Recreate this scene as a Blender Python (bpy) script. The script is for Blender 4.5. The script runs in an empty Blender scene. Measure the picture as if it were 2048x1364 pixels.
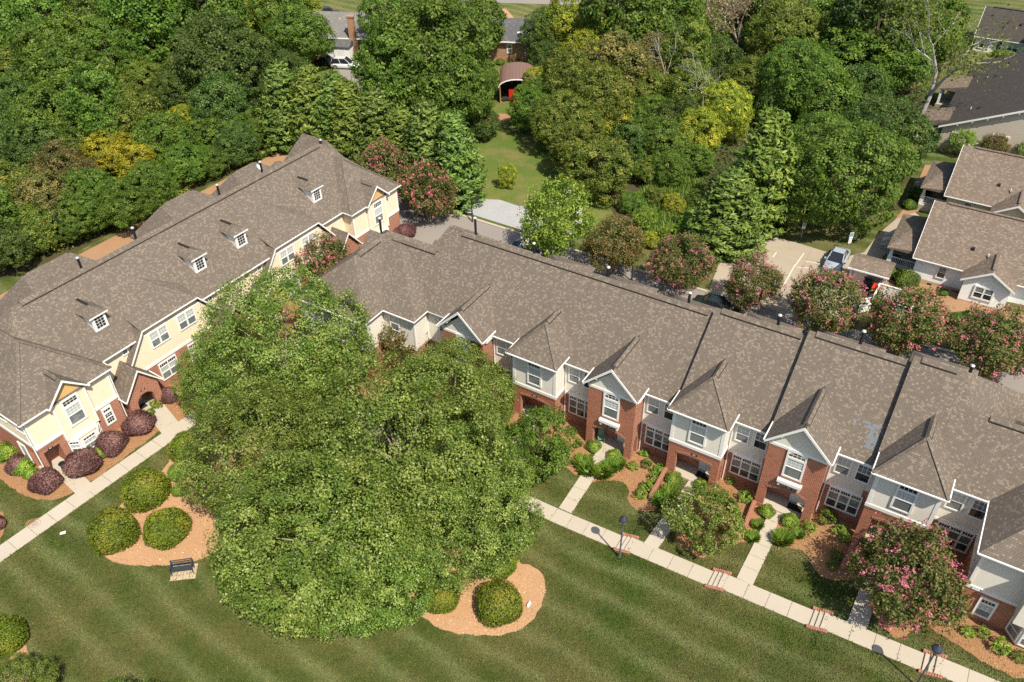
import bpy, bmesh, math, random
import numpy as np
from mathutils import Vector, Matrix
from mathutils.geometry import delaunay_2d_cdt

# ------------------------------------------------------------------ camera, sky, sun, exposure
R = math.radians
SC = bpy.context.scene
COL = SC.collection
H = 48.0                                   # camera height above the lawn, metres
FPX = 1641.9                               # focal length in photo pixels (2048 wide)
PITCH, ROLL = R(38.833), R(-1.0214)
AZ = R(-32.394)                            # direction of the brick row
LA = R(55.75)                              # direction of the cream row
cf = np.array([0, math.cos(PITCH), -math.sin(PITCH)])
_u = np.array([0, math.sin(PITCH), math.cos(PITCH)])
_x = np.array([1., 0, 0])
cX = math.cos(ROLL)*_x + math.sin(ROLL)*_u
cU = -math.sin(ROLL)*_x + math.cos(ROLL)*_u
cam = bpy.data.cameras.new('camera')
cam.sensor_width = 36.0
cam.lens = FPX/2048*36
cam.clip_start = 0.5
cam.clip_end = 3000
camo = bpy.data.objects.new('camera', cam)
COL.objects.link(camo)
M = Matrix(((cX[0], cU[0], -cf[0], 0), (cX[1], cU[1], -cf[1], 0), (cX[2], cU[2], -cf[2], H), (0, 0, 0, 1)))
camo.matrix_world = M
SC.camera = camo

SUN_AZ, SUN_EL = R(-60), R(55.5)
world = bpy.data.worlds.new('World')
SC.world = world
world.use_nodes = True
wn = world.node_tree.nodes
sky = wn.new('ShaderNodeTexSky')
sky.sky_type = 'NISHITA'
sky.sun_disc = False
sky.sun_elevation = SUN_EL
sky.sun_rotation = R(90) - SUN_AZ
sky.air_density = 1.0
sky.dust_density = 1.6
sky.ozone_density = 1.0
wn['Background'].inputs[1].default_value = 0.115
world.node_tree.links.new(sky.outputs[0], wn['Background'].inputs[0])
sl = bpy.data.lights.new('sun', 'SUN')
sl.energy = 5.0
sl.angle = R(0.53)
sl.color = (1.0, 0.92, 0.77)
so = bpy.data.objects.new('sun', sl)
COL.objects.link(so)
sd = Vector((-math.cos(SUN_AZ)*math.cos(SUN_EL), -math.sin(SUN_AZ)*math.cos(SUN_EL), -math.sin(SUN_EL)))
so.rotation_euler = sd.to_track_quat('-Z', 'Y').to_euler()
so.location = (60, -110, 180)
vs = SC.view_settings
vs.view_transform = 'Standard'
vs.look = 'None'
vs.exposure = 0.42
vs.gamma = 1.0
vs.use_curve_mapping = False
SC.render.engine = 'CYCLES'
SC.cycles.use_denoising = False
SC.cycles.max_bounces = 6
SC.cycles.diffuse_bounces = 3
SC.cycles.transparent_max_bounces = 8
SC.cycles.caustics_reflective = False
SC.cycles.caustics_refractive = False

# ------------------------------------------------------------------ frames and terrain
ROW = np.array([math.cos(AZ), math.sin(AZ), 0]); PER = np.array([-math.sin(AZ), math.cos(AZ), 0])
LD = np.array([math.cos(LA), math.sin(LA), 0]); LI = np.array([-math.sin(LA), math.cos(LA), 0])
STEPS = (-12.75, -6.05, 0.55, 7.05)         # brick-edged steps on the front pavement, along the row
WALK_B0, WALK_SL = 34.55, 0.012             # pavement centre line in row coordinates


def sstep(x, a, b):
    t = np.clip((x-a)/(b-a), 0, 1)
    return t*t*(3-2*t)


def walk_b(a):
    return WALK_B0 + WALK_SL*(a+18)


def lin_z(a):
    t = a+18.0
    t = np.where(t < 0, 0.0, t)
    return 0.083*np.where(t < 3, t*t/6.0, t-1.5) - np.where(t > 45, (t-45)*0.06, 0.0)


def walk_z(a):
    """height of the front pavement: gently sloping runs with short flights between"""
    z = 0.045*np.maximum(a+18.0, 0)
    for s in STEPS:
        z = z + 0.27*sstep(a, s-0.45, s+0.45)
    return z


def ter(x, y):
    x = np.asarray(x, float); y = np.asarray(y, float)
    a = x*ROW[0]+y*ROW[1]; b = x*PER[0]+y*PER[1]
    z = lin_z(a)
    w = (1-sstep(np.abs(b-walk_b(a)), 1.2, 4.5))*sstep(a, -22, -17)
    z = z + w*(walk_z(a)-z)
    return z


def ray(px, py):
    return cf + cX*(px-1024)/FPX - cU*(py-682)/FPX


def at(px, py, dz=0.0, z=None):
    """photo pixel -> point on the ground (dz above it) or on the level z"""
    d = ray(px, py)
    if z is not None:
        return np.array([0, 0, H])+d*((z-H)/d[2])
    zz = 0.0
    for _ in range(12):
        p = np.array([0, 0, H])+d*((zz-H)/d[2])
        zz = float(ter(p[0], p[1]))+dz
    return np.array([p[0], p[1], zz])


def rowp(a, b, z=0.0):
    p = ROW*a+PER*b
    return np.array([p[0], p[1], z])


def leftp(a, b, z=0.0):
    p = LD*a+LI*b
    return np.array([p[0], p[1], z])


def gz(p):
    return float(ter(p[0], p[1]))


# ------------------------------------------------------------------ object helpers
def tag(o, label=None, cat=None, group=None, kind=None):
    if label: o['label'] = label
    if cat: o['category'] = cat
    if group: o['group'] = group
    if kind: o['kind'] = kind
    return o


def thing(name, label, cat, loc=(0, 0, 0), rz=0.0, group=None):
    o = bpy.data.objects.new(name, None)
    COL.objects.link(o)
    o.location = loc
    o.rotation_euler = (0, 0, rz)
    o.empty_display_size = 0.3
    return tag(o, label, cat, group)


def link(name, me, mat=None, parent=None, loc=None, rot=None, scale=None):
    if mat is not None and len(me.materials) == 0:
        for m in (mat if isinstance(mat, (list, tuple)) else [mat]):
            me.materials.append(m)
    o = bpy.data.objects.new(name, me)
    COL.objects.link(o)
    if parent is not None: o.parent = parent
    if loc is not None: o.location = loc
    if rot is not None: o.rotation_euler = rot
    if scale is not None: o.scale = scale
    return o


def copy_tree(o, parent=None):
    c = o.copy()
    COL.objects.link(c)
    c.parent = parent
    for ch in o.children:
        copy_tree(ch, c)
    return c


def add_uv(me):
    n = len(me.polygons)
    uv = me.uv_layers.new(name='UVMap')
    L = len(me.loops)
    vi = np.empty(L, int); me.loops.foreach_get('vertex_index', vi)
    co = np.empty(len(me.vertices)*3); me.vertices.foreach_get('co', co); co = co.reshape(-1, 3)
    nn = np.empty(n*3); me.polygons.foreach_get('normal', nn); nn = nn.reshape(-1, 3)
    tot = np.empty(n, int); me.polygons.foreach_get('loop_total', tot)
    pn = np.repeat(nn, tot, axis=0)
    u = np.stack([-pn[:, 1], pn[:, 0], np.zeros(L)], 1)
    ln = np.linalg.norm(u, axis=1)
    flat = ln < 0.02
    u[flat] = (1, 0, 0); ln[flat] = 1
    u /= ln[:, None]
    v = np.cross(pn, u)
    p = co[vi]
    out = np.stack([(p*u).sum(1), (p*v).sum(1)], 1).ravel()
    uv.data.foreach_set('uv', out)


class MB:
    def __init__(s):
        s.v = []; s.f = []; s.mi = []; s.cur = 0

    def face(s, pts):
        i = len(s.v); s.v += [tuple(map(float, p)) for p in pts]
        s.f.append(tuple(range(i, i+len(pts)))); s.mi.append(s.cur); return s

    def idx(s, pts, faces):
        i = len(s.v); s.v += [tuple(map(float, p)) for p in pts]
        for f in faces: s.f.append(tuple(i+k for k in f)); s.mi.append(s.cur)
        return s

    def box(s, x0, x1, y0, y1, z0, z1):
        if x0 > x1: x0, x1 = x1, x0
        if y0 > y1: y0, y1 = y1, y0
        if z0 > z1: z0, z1 = z1, z0
        P = [(x0, y0, z0), (x1, y0, z0), (x1, y1, z0), (x0, y1, z0), (x0, y0, z1), (x1, y0, z1), (x1, y1, z1), (x0, y1, z1)]
        return s.idx(P, [(0, 3, 2, 1), (4, 5, 6, 7), (0, 1, 5, 4), (1, 2, 6, 5), (2, 3, 7, 6), (3, 0, 4, 7)])

    def ext(s, poly, vec):
        """closed prism from a planar polygon (counter-clockwise seen against vec)"""
        poly = [np.array(p, float) for p in poly]; vec = np.array(vec, float)
        n = len(poly)
        nrm = np.zeros(3)
        for i in range(n): nrm += np.cross(poly[i]-poly[0], poly[(i+1) % n]-poly[0])
        if nrm@vec > 0: poly = poly[::-1]
        P = poly+[p+vec for p in poly]
        F = [tuple(range(n)), tuple(range(2*n-1, n-1, -1))]
        for i in range(n): j = (i+1) % n; F.append((j, i, n+i, n+j))
        return s.idx(P, F)

    def hull(s, pts):
        bm = bmesh.new()
        for p in pts: bm.verts.new(tuple(map(float, p)))
        r = bmesh.ops.convex_hull(bm, input=bm.verts)
        bmesh.ops.delete(bm, geom=[e for e in r['geom_interior'] if isinstance(e, bmesh.types.BMVert)], context='VERTS')
        bmesh.ops.dissolve_limit(bm, angle_limit=R(0.5), verts=bm.verts, edges=bm.edges)
        bmesh.ops.recalc_face_normals(bm, faces=bm.faces)
        bm.verts.index_update()
        s.idx([v.co for v in bm.verts], [tuple(v.index for v in f.verts) for f in bm.faces])
        bm.free(); return s

    def slab(s, q, t):
        """a quad (ccw from above) thickened downwards by t along its normal"""
        q = [np.array(p, float) for p in q]
        n = np.cross(q[1]-q[0], q[2]-q[0]); n /= np.linalg.norm(n)
        if n[2] < 0: n = -n
        return s.hull(q+[p-n*t for p in q])

    def beam(s, p0, p1, w, h):
        p0 = np.array(p0, float); p1 = np.array(p1, float)
        d = p1-p0; d /= np.linalg.norm(d)
        sd_ = np.cross(d, (0, 0, 1.0))
        if np.linalg.norm(sd_) < 1e-4: sd_ = np.array([1., 0, 0])
        sd_ /= np.linalg.norm(sd_); up = np.cross(sd_, d)
        P = []
        for c in (p0, p1):
            for a_, b_ in ((-1, -1), (1, -1), (1, 1), (-1, 1)):
                P.append(c+sd_*a_*w/2+up*b_*h/2)
        return s.idx(P, [(0, 1, 2, 3), (7, 6, 5, 4), (0, 4, 5, 1), (1, 5, 6, 2), (2, 6, 7, 3), (3, 7, 4, 0)])

    def cyl(s, p0, p1, r0, r1=None, n=10, cap=True):
        if r1 is None: r1 = r0
        p0 = np.array(p0, float); p1 = np.array(p1, float)
        d = p1-p0; d /= max(np.linalg.norm(d), 1e-9)
        a_ = np.cross(d, (0.3, 0.2, 1.0) if abs(d[2]) < 0.9 else (1.0, 0, 0)); a_ /= np.linalg.norm(a_)
        b_ = np.cross(d, a_)
        P = []
        for c, r in ((p0, r0), (p1, r1)):
            for i in range(n):
                t = 2*math.pi*i/n; P.append(c+(a_*math.cos(t)+b_*math.sin(t))*r)
        F = [(i, (i+1) % n, n+(i+1) % n, n+i) for i in range(n)]
        if cap: F += [tuple(range(n-1, -1, -1)), tuple(range(n, 2*n))]
        return s.idx(P, F)

    def lathe(s, prof, n=14, c=(0, 0, 0)):
        P = []
        for r, z in prof:
            for i in range(n):
                t = 2*math.pi*i/n; P.append((c[0]+r*math.cos(t), c[1]+r*math.sin(t), c[2]+z))
        F = []
        for k in range(len(prof)-1):
            for i in range(n):
                j = (i+1) % n; F.append((k*n+i, k*n+j, (k+1)*n+j, (k+1)*n+i))
        F.append(tuple(range(n-1, -1, -1))); F.append(tuple(range((len(prof)-1)*n, len(prof)*n)))
        return s.idx(P, F)

    def mesh(s, name, uv=True, smooth=False):
        me = bpy.data.meshes.new(name)
        me.from_pydata(s.v, [], s.f)
        if any(s.mi): me.polygons.foreach_set('material_index', s.mi)
        if smooth: me.polygons.foreach_set('use_smooth', [True]*len(me.polygons))
        me.update()
        if uv: add_uv(me)
        return me

    def build(s, name, mat, parent=None, smooth=False, **k):
        return link(name, s.mesh(name, smooth=smooth), mat, parent, **k)


NOGRASS = []
BEDS = []


def sheet(name, poly, off, mat, parent=None, step=1.5, kind='structure'):
    """a ground sheet: polygon in x,y laid over the terrain, off above it"""
    P = [np.array(p[:2], float) for p in poly]
    if name != 'meadow': NOGRASS.append(np.array(P))
    ring = []
    for i in range(len(P)):
        a_, b_ = P[i], P[(i+1) % len(P)]
        n = max(1, int(np.linalg.norm(b_-a_)/(0.3 if 'mulch' in name else step)))
        for k in range(n): ring.append(a_+(b_-a_)*k/n)
    if 'mulch' in name:
        BEDS.append((np.array(P), mat.name))
        ring = [q+np.array([math.sin(q[0]*7.3+q[1]*3.1), math.cos(q[1]*6.1-q[0]*4.7)])*0.07 for q in ring]
    xs = np.array(ring)
    pts = [Vector(p) for p in ring]
    edges = [(i, (i+1) % len(ring)) for i in range(len(ring))]
    x0, y0 = xs.min(0); x1, y1 = xs.max(0)
    g = max(step, math.sqrt((x1-x0)*(y1-y0)/6000))
    for gx in np.arange(x0+g/2, x1, g):
        for gy in np.arange(y0+g/2, y1, g):
            pts.append(Vector((gx, gy)))
    v, e, f, _, _, _ = delaunay_2d_cdt(pts, edges, [], 1, 1e-4)
    V = np.array([(q.x, q.y) for q in v])
    z = ter(V[:, 0], V[:, 1])+off
    me = bpy.data.meshes.new(name)
    me.from_pydata([(V[i, 0], V[i, 1], z[i]) for i in range(len(V))], [], [tuple(t) for t in f])
    me.update()
    if len(me.polygons) and me.polygons[0].normal.z < 0: me.flip_normals()
    add_uv(me)
    o = link(name, me, mat, parent)
    if parent is None: o['kind'] = kind
    return o


def smooth_ring(pts, it=2):
    P = [np.array(p[:2], float) for p in pts]
    for _ in range(it):
        Q = []
        for i in range(len(P)):
            a_, b_ = P[i], P[(i+1) % len(P)]
            Q += [a_*0.75+b_*0.25, a_*0.25+b_*0.75]
        P = Q
    return P
# ------------------------------------------------------------------ materials
class NT:
    def __init__(s, name):
        s.m = bpy.data.materials.new(name); s.m.use_nodes = True
        s.t = s.m.node_tree; s.n = s.t.nodes; s.l = s.t.links
        s.b = s.n['Principled BSDF']; s.out = s.n['Material Output']

    def add(s, typ, **k):
        n = s.n.new(typ)
        for a_, v in k.items(): setattr(n, a_, v)
        return n

    def set(s, sock, v):
        if isinstance(v, bpy.types.NodeSocket): s.l.new(v, sock)
        elif isinstance(v, (tuple, list)) and len(v) == 3 and sock.type == 'RGBA': sock.default_value = (*v, 1)
        else: sock.default_value = v
        return s

    def mix(s, f, a_, b_, mode='MIX'):
        n = s.add('ShaderNodeMix', data_type='RGBA', blend_type=mode)
        s.set(n.inputs[0], f); s.set(n.inputs[6], a_); s.set(n.inputs[7], b_)
        return n.outputs[2]

    def math(s, op, a_, b_=0.0, c=0.0):
        n = s.add('ShaderNodeMath', operation=op)
        s.set(n.inputs[0], a_); s.set(n.inputs[1], b_); s.set(n.inputs[2], c)
        return n.outputs[0]

    def noise(s, vec, scale, detail=4, rough=0.55, dist=0.0):
        n = s.add('ShaderNodeTexNoise'); s.set(n.inputs['Vector'], vec)
        n.inputs['Scale'].default_value = scale; n.inputs['Detail'].default_value = detail
        n.inputs['Roughness'].default_value = rough; n.inputs['Distortion'].default_value = dist
        return n.outputs['Fac']

    def ramp(s, f, stops, interp='LINEAR'):
        n = s.add('ShaderNodeValToRGB'); cr = n.color_ramp; cr.interpolation = interp
        while len(cr.elements) > 1: cr.elements.remove(cr.elements[-1])
        cr.elements[0].position = stops[0][0]; cr.elements[0].color = (*stops[0][1], 1)
        for p, c in stops[1:]:
            e = cr.elements.new(p); e.color = (*c, 1)
        s.set(n.inputs[0], f); return n.outputs[0]

    def coord(s, which='Object'):
        return s.add('ShaderNodeTexCoord').outputs[which]

    def uv(s):
        return s.coord('UV')

    def wpos(s):
        return s.add('ShaderNodeNewGeometry').outputs['Position']

    def bump(s, h, strength=0.3, dist=0.02):
        n = s.add('ShaderNodeBump'); n.inputs['Strength'].default_value = strength
        n.inputs['Distance'].default_value = dist; s.set(n.inputs['Height'], h)
        s.l.new(n.outputs[0], s.b.inputs['Normal']); return s

    def done(s, col, rough=0.7, spec=0.3, metal=0.0):
        s.set(s.b.inputs['Base Color'], col); s.set(s.b.inputs['Roughness'], rough)
        s.b.inputs['Specular IOR Level'].default_value = spec
        s.b.inputs['Metallic'].default_value = metal
        return s.m


def g3(v): return (v, v, v)


def plain(name, c, rough=0.55, spec=0.35, metal=0.0, var=0.12, sc=3.0):
    t = NT(name)
    f = t.noise(t.wpos(), sc, 5)
    col = t.mix(f, tuple(x*(1-var) for x in c), tuple(min(1, x*(1+var)) for x in c))
    return t.done(col, rough, spec, metal)


def shingle(name, dark, mid, tan, streak=0.25, row=0.145, wid=0.30, tanpos=0.80):
    t = NT(name); uv = t.uv()
    br = t.add('ShaderNodeTexBrick'); br.offset = 0.37; br.offset_frequency = 2
    t.set(br.inputs['Vector'], uv)
    for k, v in (('Scale', 1.0), ('Mortar Size', 0.010), ('Mortar Smooth', 0.6), ('Bias', 0.0), ('Brick Width', wid), ('Row Height', row)):
        br.inputs[k].default_value = v
    t.set(br.inputs['Color1'], g3(0.0)); t.set(br.inputs['Color2'], g3(1.0)); t.set(br.inputs['Mortar'], g3(0.4))
    col = t.ramp(br.outputs['Color'], [(0.0, dark), (0.35, mid), (0.62, tuple(0.5*(a_+b_) for a_, b_ in zip(dark, mid))), (tanpos, mid), (tanpos+0.1, tan), (1.0, tuple(x*1.12 for x in tan))])
    n1 = t.noise(t.wpos(), 0.35, 5, 0.6)
    mp = t.add('ShaderNodeMapping'); mp.inputs['Scale'].default_value = (1.3, 0.12, 1.0); t.set(mp.inputs[0], uv)
    st = t.ramp(t.noise(mp.outputs[0], 1.0, 5, 0.65), [(0.48, g3(0)), (0.75, g3(1))])
    col = t.mix(t.math('MULTIPLY', st, 0.30), col, tuple(x*0.62 for x in dark))
    col = t.mix(t.math('MULTIPLY', n1, streak*1.2), col, tuple(x*0.55 for x in dark))
    n2 = t.noise(t.wpos(), 9.0, 3)
    col = t.mix(0.30, col, t.mix(n2, dark, tan))
    col = t.mix(t.math('MULTIPLY', br.outputs['Fac'], 0.62), col, tuple(x*0.32 for x in dark))
    h = t.math('SUBTRACT', 1.0, br.outputs['Fac'])
    t.bump(h, 0.5, 0.02)
    return t.done(col, 0.88, 0.2)


def brickmat(name, c1, c2, mortar, row=0.085, wid=0.235, msize=0.011):
    t = NT(name); uv = t.uv()
    br = t.add('ShaderNodeTexBrick'); br.offset = 0.5
    t.set(br.inputs['Vector'], uv)
    for k, v in (('Scale', 1.0), ('Mortar Size', msize), ('Mortar Smooth', 0.2), ('Bias', 0.0), ('Brick Width', wid), ('Row Height', row)):
        br.inputs[k].default_value = v
    t.set(br.inputs['Color1'], c1); t.set(br.inputs['Color2'], c2); t.set(br.inputs['Mortar'], mortar)
    n = t.noise(t.wpos(), 1.1, 5)
    col = t.mix(t.math('MULTIPLY', n, 0.35), br.outputs['Color'], tuple(x*0.55 for x in c1))
    t.bump(t.math('SUBTRACT', 1.0, br.outputs['Fac']), 0.5, 0.012)
    return t.done(col, 0.85, 0.2)


def siding(name, c, exp_=0.125, line=0.45):
    t = NT(name)
    sx = t.add('ShaderNodeSeparateXYZ'); t.set(sx.inputs[0], t.uv())
    fr = t.math('FRACT', t.math('DIVIDE', sx.outputs[1], exp_))
    ln = t.math('LESS_THAN', fr, 0.13)
    n = t.noise(t.wpos(), 1.5, 4)
    col = t.mix(n, tuple(x*0.93 for x in c), tuple(min(1, x*1.05) for x in c))
    col = t.mix(t.math('MULTIPLY', ln, line), col, tuple(x*0.45 for x in c))
    t.bump(t.math('SUBTRACT', 1.0, fr), 0.5, 0.02)
    return t.done(col, 0.6, 0.3)


MAT = {}
MAT['roof'] = shingle('roof_shingle_taupe', (0.118, 0.096, 0.078), (0.162, 0.133, 0.108), (0.255, 0.210, 0.165), wid=0.17, row=0.14, tanpos=0.72)
MAT['roof_brown'] = shingle('roof_shingle_brown', (0.135, 0.103, 0.080), (0.190, 0.147, 0.114), (0.27, 0.215, 0.165), 0.2, 0.15, 0.22, 0.7)
MAT['roof_dark'] = shingle('roof_shingle_dark', (0.050, 0.043, 0.040), (0.075, 0.064, 0.058), (0.11, 0.095, 0.085), 0.4, 0.15, 0.33, 0.85)
MAT['roof_grey'] = shingle('roof_shingle_grey', (0.15, 0.145, 0.14), (0.2, 0.195, 0.185), (0.26, 0.25, 0.235), 0.3, 0.2, 0.4, 0.8)
MAT['roof_slate'] = shingle('roof_shingle_slate', (0.085, 0.088, 0.094), (0.12, 0.122, 0.128), (0.17, 0.17, 0.175), 0.4, 0.2, 0.4, 0.8)
MAT['shingle_blue'] = plain('bluish_shingle', (0.155, 0.172, 0.195), 0.85, 0.2, var=0.3, sc=6)
MAT['brick'] = brickmat('red_brick', (0.28, 0.068, 0.032), (0.42, 0.120, 0.055), (0.60, 0.46, 0.35))
MAT['brick_tan'] = brickmat('tan_brick', (0.33, 0.155, 0.075), (0.42, 0.215, 0.11), (0.48, 0.40, 0.32))
MAT['brick_cap'] = brickmat('brick_cap', (0.30, 0.080, 0.042), (0.40, 0.125, 0.065), (0.48, 0.36, 0.27), row=0.21, wid=0.075, msize=0.012)
MAT['siding'] = siding('greige_siding', (0.72, 0.685, 0.61))
MAT['cream'] = siding('cream_siding', (0.82, 0.69, 0.515))
MAT['ochre'] = siding('ochre_siding', (0.66, 0.41, 0.17))
MAT['white_siding'] = siding('white_siding', (0.82, 0.82, 0.80), 0.13, 0.3)
MAT['tan_siding'] = siding('tan_siding', (0.50, 0.44, 0.36))
MAT['pale_yellow'] = siding('pale_yellow_siding', (0.72, 0.66, 0.44))
MAT['trim'] = plain('white_trim', (0.80, 0.79, 0.76), 0.45, 0.4, var=0.04)
MAT['black'] = plain('black_metal', (0.018, 0.018, 0.02), 0.4, 0.5)
MAT['dark_vent'] = plain('dark_vent', (0.02, 0.018, 0.016), 0.8)
MAT['blueblack'] = plain('bench_metal', (0.035, 0.045, 0.06), 0.4, 0.5)
MAT['pole_grey'] = plain('lamp_pole_paint', (0.10, 0.115, 0.135), 0.35, 0.5)
MAT['cap'] = plain('flue_cap', (0.62, 0.62, 0.6), 0.4, 0.5, 0.4)
MAT['door'] = plain('door_paint', (0.74, 0.73, 0.70), 0.4, 0.4, var=0.05)
MAT['mat_black'] = plain('door_mat', (0.02, 0.018, 0.017), 0.95)
MAT['plaque'] = plain('plaque', (0.035, 0.028, 0.022), 0.4)
MAT['bark'] = plain('bark', (0.12, 0.085, 0.06), 0.9, 0.2, var=0.4, sc=8)
MAT['bark_pale'] = plain('pale_bark', (0.34, 0.27, 0.21), 0.85, 0.2, var=0.35, sc=8)
MAT['bark_grey'] = plain('grey_bark', (0.36, 0.34, 0.31), 0.85, 0.2, var=0.25, sc=4)
MAT['found'] = plain('foundation', (0.50, 0.37, 0.25), 0.85, 0.2, var=0.2, sc=2)
MAT['red'] = plain('red_paint', (0.55, 0.02, 0.015), 0.4)
MAT['redlid'] = plain('red_lid', (0.75, 0.03, 0.01), 0.5)
MAT['sage'] = plain('sage_plastic', (0.19, 0.30, 0.20), 0.5)
MAT['util_green'] = plain('utility_green', (0.33, 0.42, 0.36), 0.5)
MAT['pvc'] = plain('white_sign', (0.78, 0.78, 0.76), 0.5, var=0.05)
MAT['signblue'] = plain('sign_blue', (0.03, 0.20, 0.33), 0.4)
MAT['galv'] = plain('galvanised', (0.42, 0.43, 0.43), 0.4, 0.5, 0.6)
MAT['iron'] = plain('rusted_iron', (0.20, 0.115, 0.08), 0.7, var=0.35, sc=20)
MAT['brownmetal'] = plain('brown_metal_roof', (0.20, 0.12, 0.095), 0.5, 0.4, var=0.2)
MAT['globe'] = plain('lamp_globe', (0.035, 0.04, 0.05), 0.15, 0.6)
MAT['globe_glass'] = plain('lamp_glass', (0.55, 0.58, 0.60), 0.1, 0.6)
MAT['tyre'] = plain('tyre', (0.018, 0.018, 0.018), 0.85)
MAT['rim'] = plain('wheel_rim', (0.45, 0.46, 0.47), 0.3, 0.5, 0.8)
MAT['stepriser'] = plain('step_riser', (0.30, 0.27, 0.24), 0.85)
MAT['bin'] = plain('bin_plastic', (0.035, 0.037, 0.04), 0.5)


def carpaint(name, c):
    t = NT(name)
    t.b.inputs['Coat Weight'].default_value = 0.6
    t.b.inputs['Coat Roughness'].default_value = 0.05
    return t.done(c, 0.35, 0.5, 0.25)


MAT['silver'] = carpaint('silver_paint', (0.42, 0.47, 0.53))
MAT['carwhite'] = carpaint('white_paint', (0.75, 0.76, 0.77))
MAT['cargreen'] = carpaint('dark_green_paint', (0.02, 0.035, 0.04))
MAT['carblue'] = carpaint('dark_blue_paint', (0.015, 0.05, 0.10))
MAT['carblack'] = carpaint('black_paint', (0.015, 0.016, 0.018))
MAT['carglass'] = plain('car_glass', (0.018, 0.022, 0.027), 0.05, 0.6)


def glassmat(name, c, c2):
    t = NT(name)
    f = t.noise(t.wpos(), 0.9, 2)
    return t.done(t.mix(t.math('GREATER_THAN', f, 0.52), c, c2), 0.06, 0.6)


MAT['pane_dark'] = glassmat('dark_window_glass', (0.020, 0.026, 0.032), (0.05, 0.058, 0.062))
MAT['pane_mid'] = glassmat('mid_grey_window_glass', (0.14, 0.16, 0.165), (0.20, 0.215, 0.21))  # mid grey glass in two patchy tones


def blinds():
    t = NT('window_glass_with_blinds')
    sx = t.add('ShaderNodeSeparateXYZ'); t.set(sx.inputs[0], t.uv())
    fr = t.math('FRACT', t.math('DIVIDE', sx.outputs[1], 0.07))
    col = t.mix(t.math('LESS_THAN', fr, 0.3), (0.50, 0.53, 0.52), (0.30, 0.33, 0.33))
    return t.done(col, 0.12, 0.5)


MAT['pane_blind'] = blinds()


def lawn(name='lawn_grass', blades=False):
    t = NT(name); p = t.wpos()
    # mower stripes along the open lawn: sheen of bent grass put into the colour
    mp = t.add('ShaderNodeMapping'); mp.inputs['Rotation'].default_value = (0, 0, R(37))
    t.set(mp.inputs[0], p)
    wob = t.noise(p, 0.16, 2)
    sx = t.add('ShaderNodeSeparateXYZ'); t.set(sx.inputs[0], mp.outputs[0])
    yy = t.math('ADD', sx.outputs[1], t.math('MULTIPLY', wob, 2.2))
    s1 = t.math('SINE', t.math('MULTIPLY', yy, 2*math.pi/2.45))
    s1 = t.math('MULTIPLY_ADD', s1, 0.5, 0.5)
    s1 = t.math('POWER', s1, 2.2)
    patch = t.noise(p, 0.22, 5, 0.65)
    big = t.noise(p, 0.06, 3, 0.6)
    fine = t.ramp(t.noise(p, 2.2, 8, 0.82), [(0.36, g3(0.0)), (0.64, g3(1.0))])
    xf = t.ramp(t.noise(p, 9.0, 6, 0.85), [(0.38, g3(0.0)), (0.62, g3(1.0))])
    c = t.mix(fine, (0.060, 0.106, 0.016), (0.125, 0.172, 0.032))
    amp = t.ramp(t.noise(p, 0.13, 3, 0.6), [(0.32, g3(0.5)), (0.60, g3(1.0))])
    c = t.mix(t.math('MULTIPLY', t.math('MULTIPLY', s1, amp), t.math('MULTIPLY_ADD', fine, 0.40, 0.60)), c, (0.265, 0.305, 0.115))
    dry = t.ramp(t.math('ADD', t.math('MULTIPLY', patch, 0.66), t.math('MULTIPLY', big, 0.46)), [(0.46, g3(0.0)), (0.66, g3(1.0))])
    c = t.mix(t.math('MULTIPLY', dry, t.math('MULTIPLY_ADD', xf, 0.70, 0.18)), c, (0.31, 0.245, 0.105))
    c = t.mix(t.math('MULTIPLY', xf, 0.36), c, (0.036, 0.058, 0.010))
    if blades:
        a_ = t.add('ShaderNodeAttribute', attribute_name='tint').outputs['Fac']
        c = t.mix(1.0, c, t.ramp(a_, [(0.0, g3(0.75)), (0.8, g3(1.35)), (1.0, (1.75, 1.6, 1.3))]), 'MULTIPLY')
    t.bump(t.math('ADD', fine, xf), 0.9, 0.07)
    return t.done(c, 0.9, 0.15)


def grassrough():
    t = NT('meadow_grass'); p = t.wpos()
    a_ = t.noise(p, 0.25, 5, 0.65); f = t.noise(p, 4.0, 5, 0.7); b_ = t.noise(p, 0.07, 3)
    c = t.mix(f, (0.060, 0.105, 0.018), (0.120, 0.165, 0.035))
    c = t.mix(t.ramp(a_, [(0.45, g3(0)), (0.72, g3(0.9))]), c, (0.21, 0.165, 0.07))
    c = t.mix(t.ramp(b_, [(0.5, g3(0)), (0.75, g3(0.6))]), c, (0.16, 0.19, 0.04))
    t.bump(f, 0.9, 0.12)
    return t.done(c, 0.95, 0.1)


def mulchmat(name, c1, c2, c3):
    t = NT(name); p = t.wpos()
    f = t.noise(p, 9.0, 5, 0.8); g = t.noise(p, 0.5, 3); x = t.noise(p, 34.0, 2, 0.6)
    c = t.mix(f, c1, c2)
    c = t.mix(t.ramp(x, [(0.52, g3(0)), (0.68, g3(1))]), c, c3)
    c = t.mix(t.math('MULTIPLY', g, 0.4), c, tuple(v*0.7 for v in c1))
    t.bump(f, 1.0, 0.05)
    return t.done(c, 0.95, 0.1)


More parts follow.
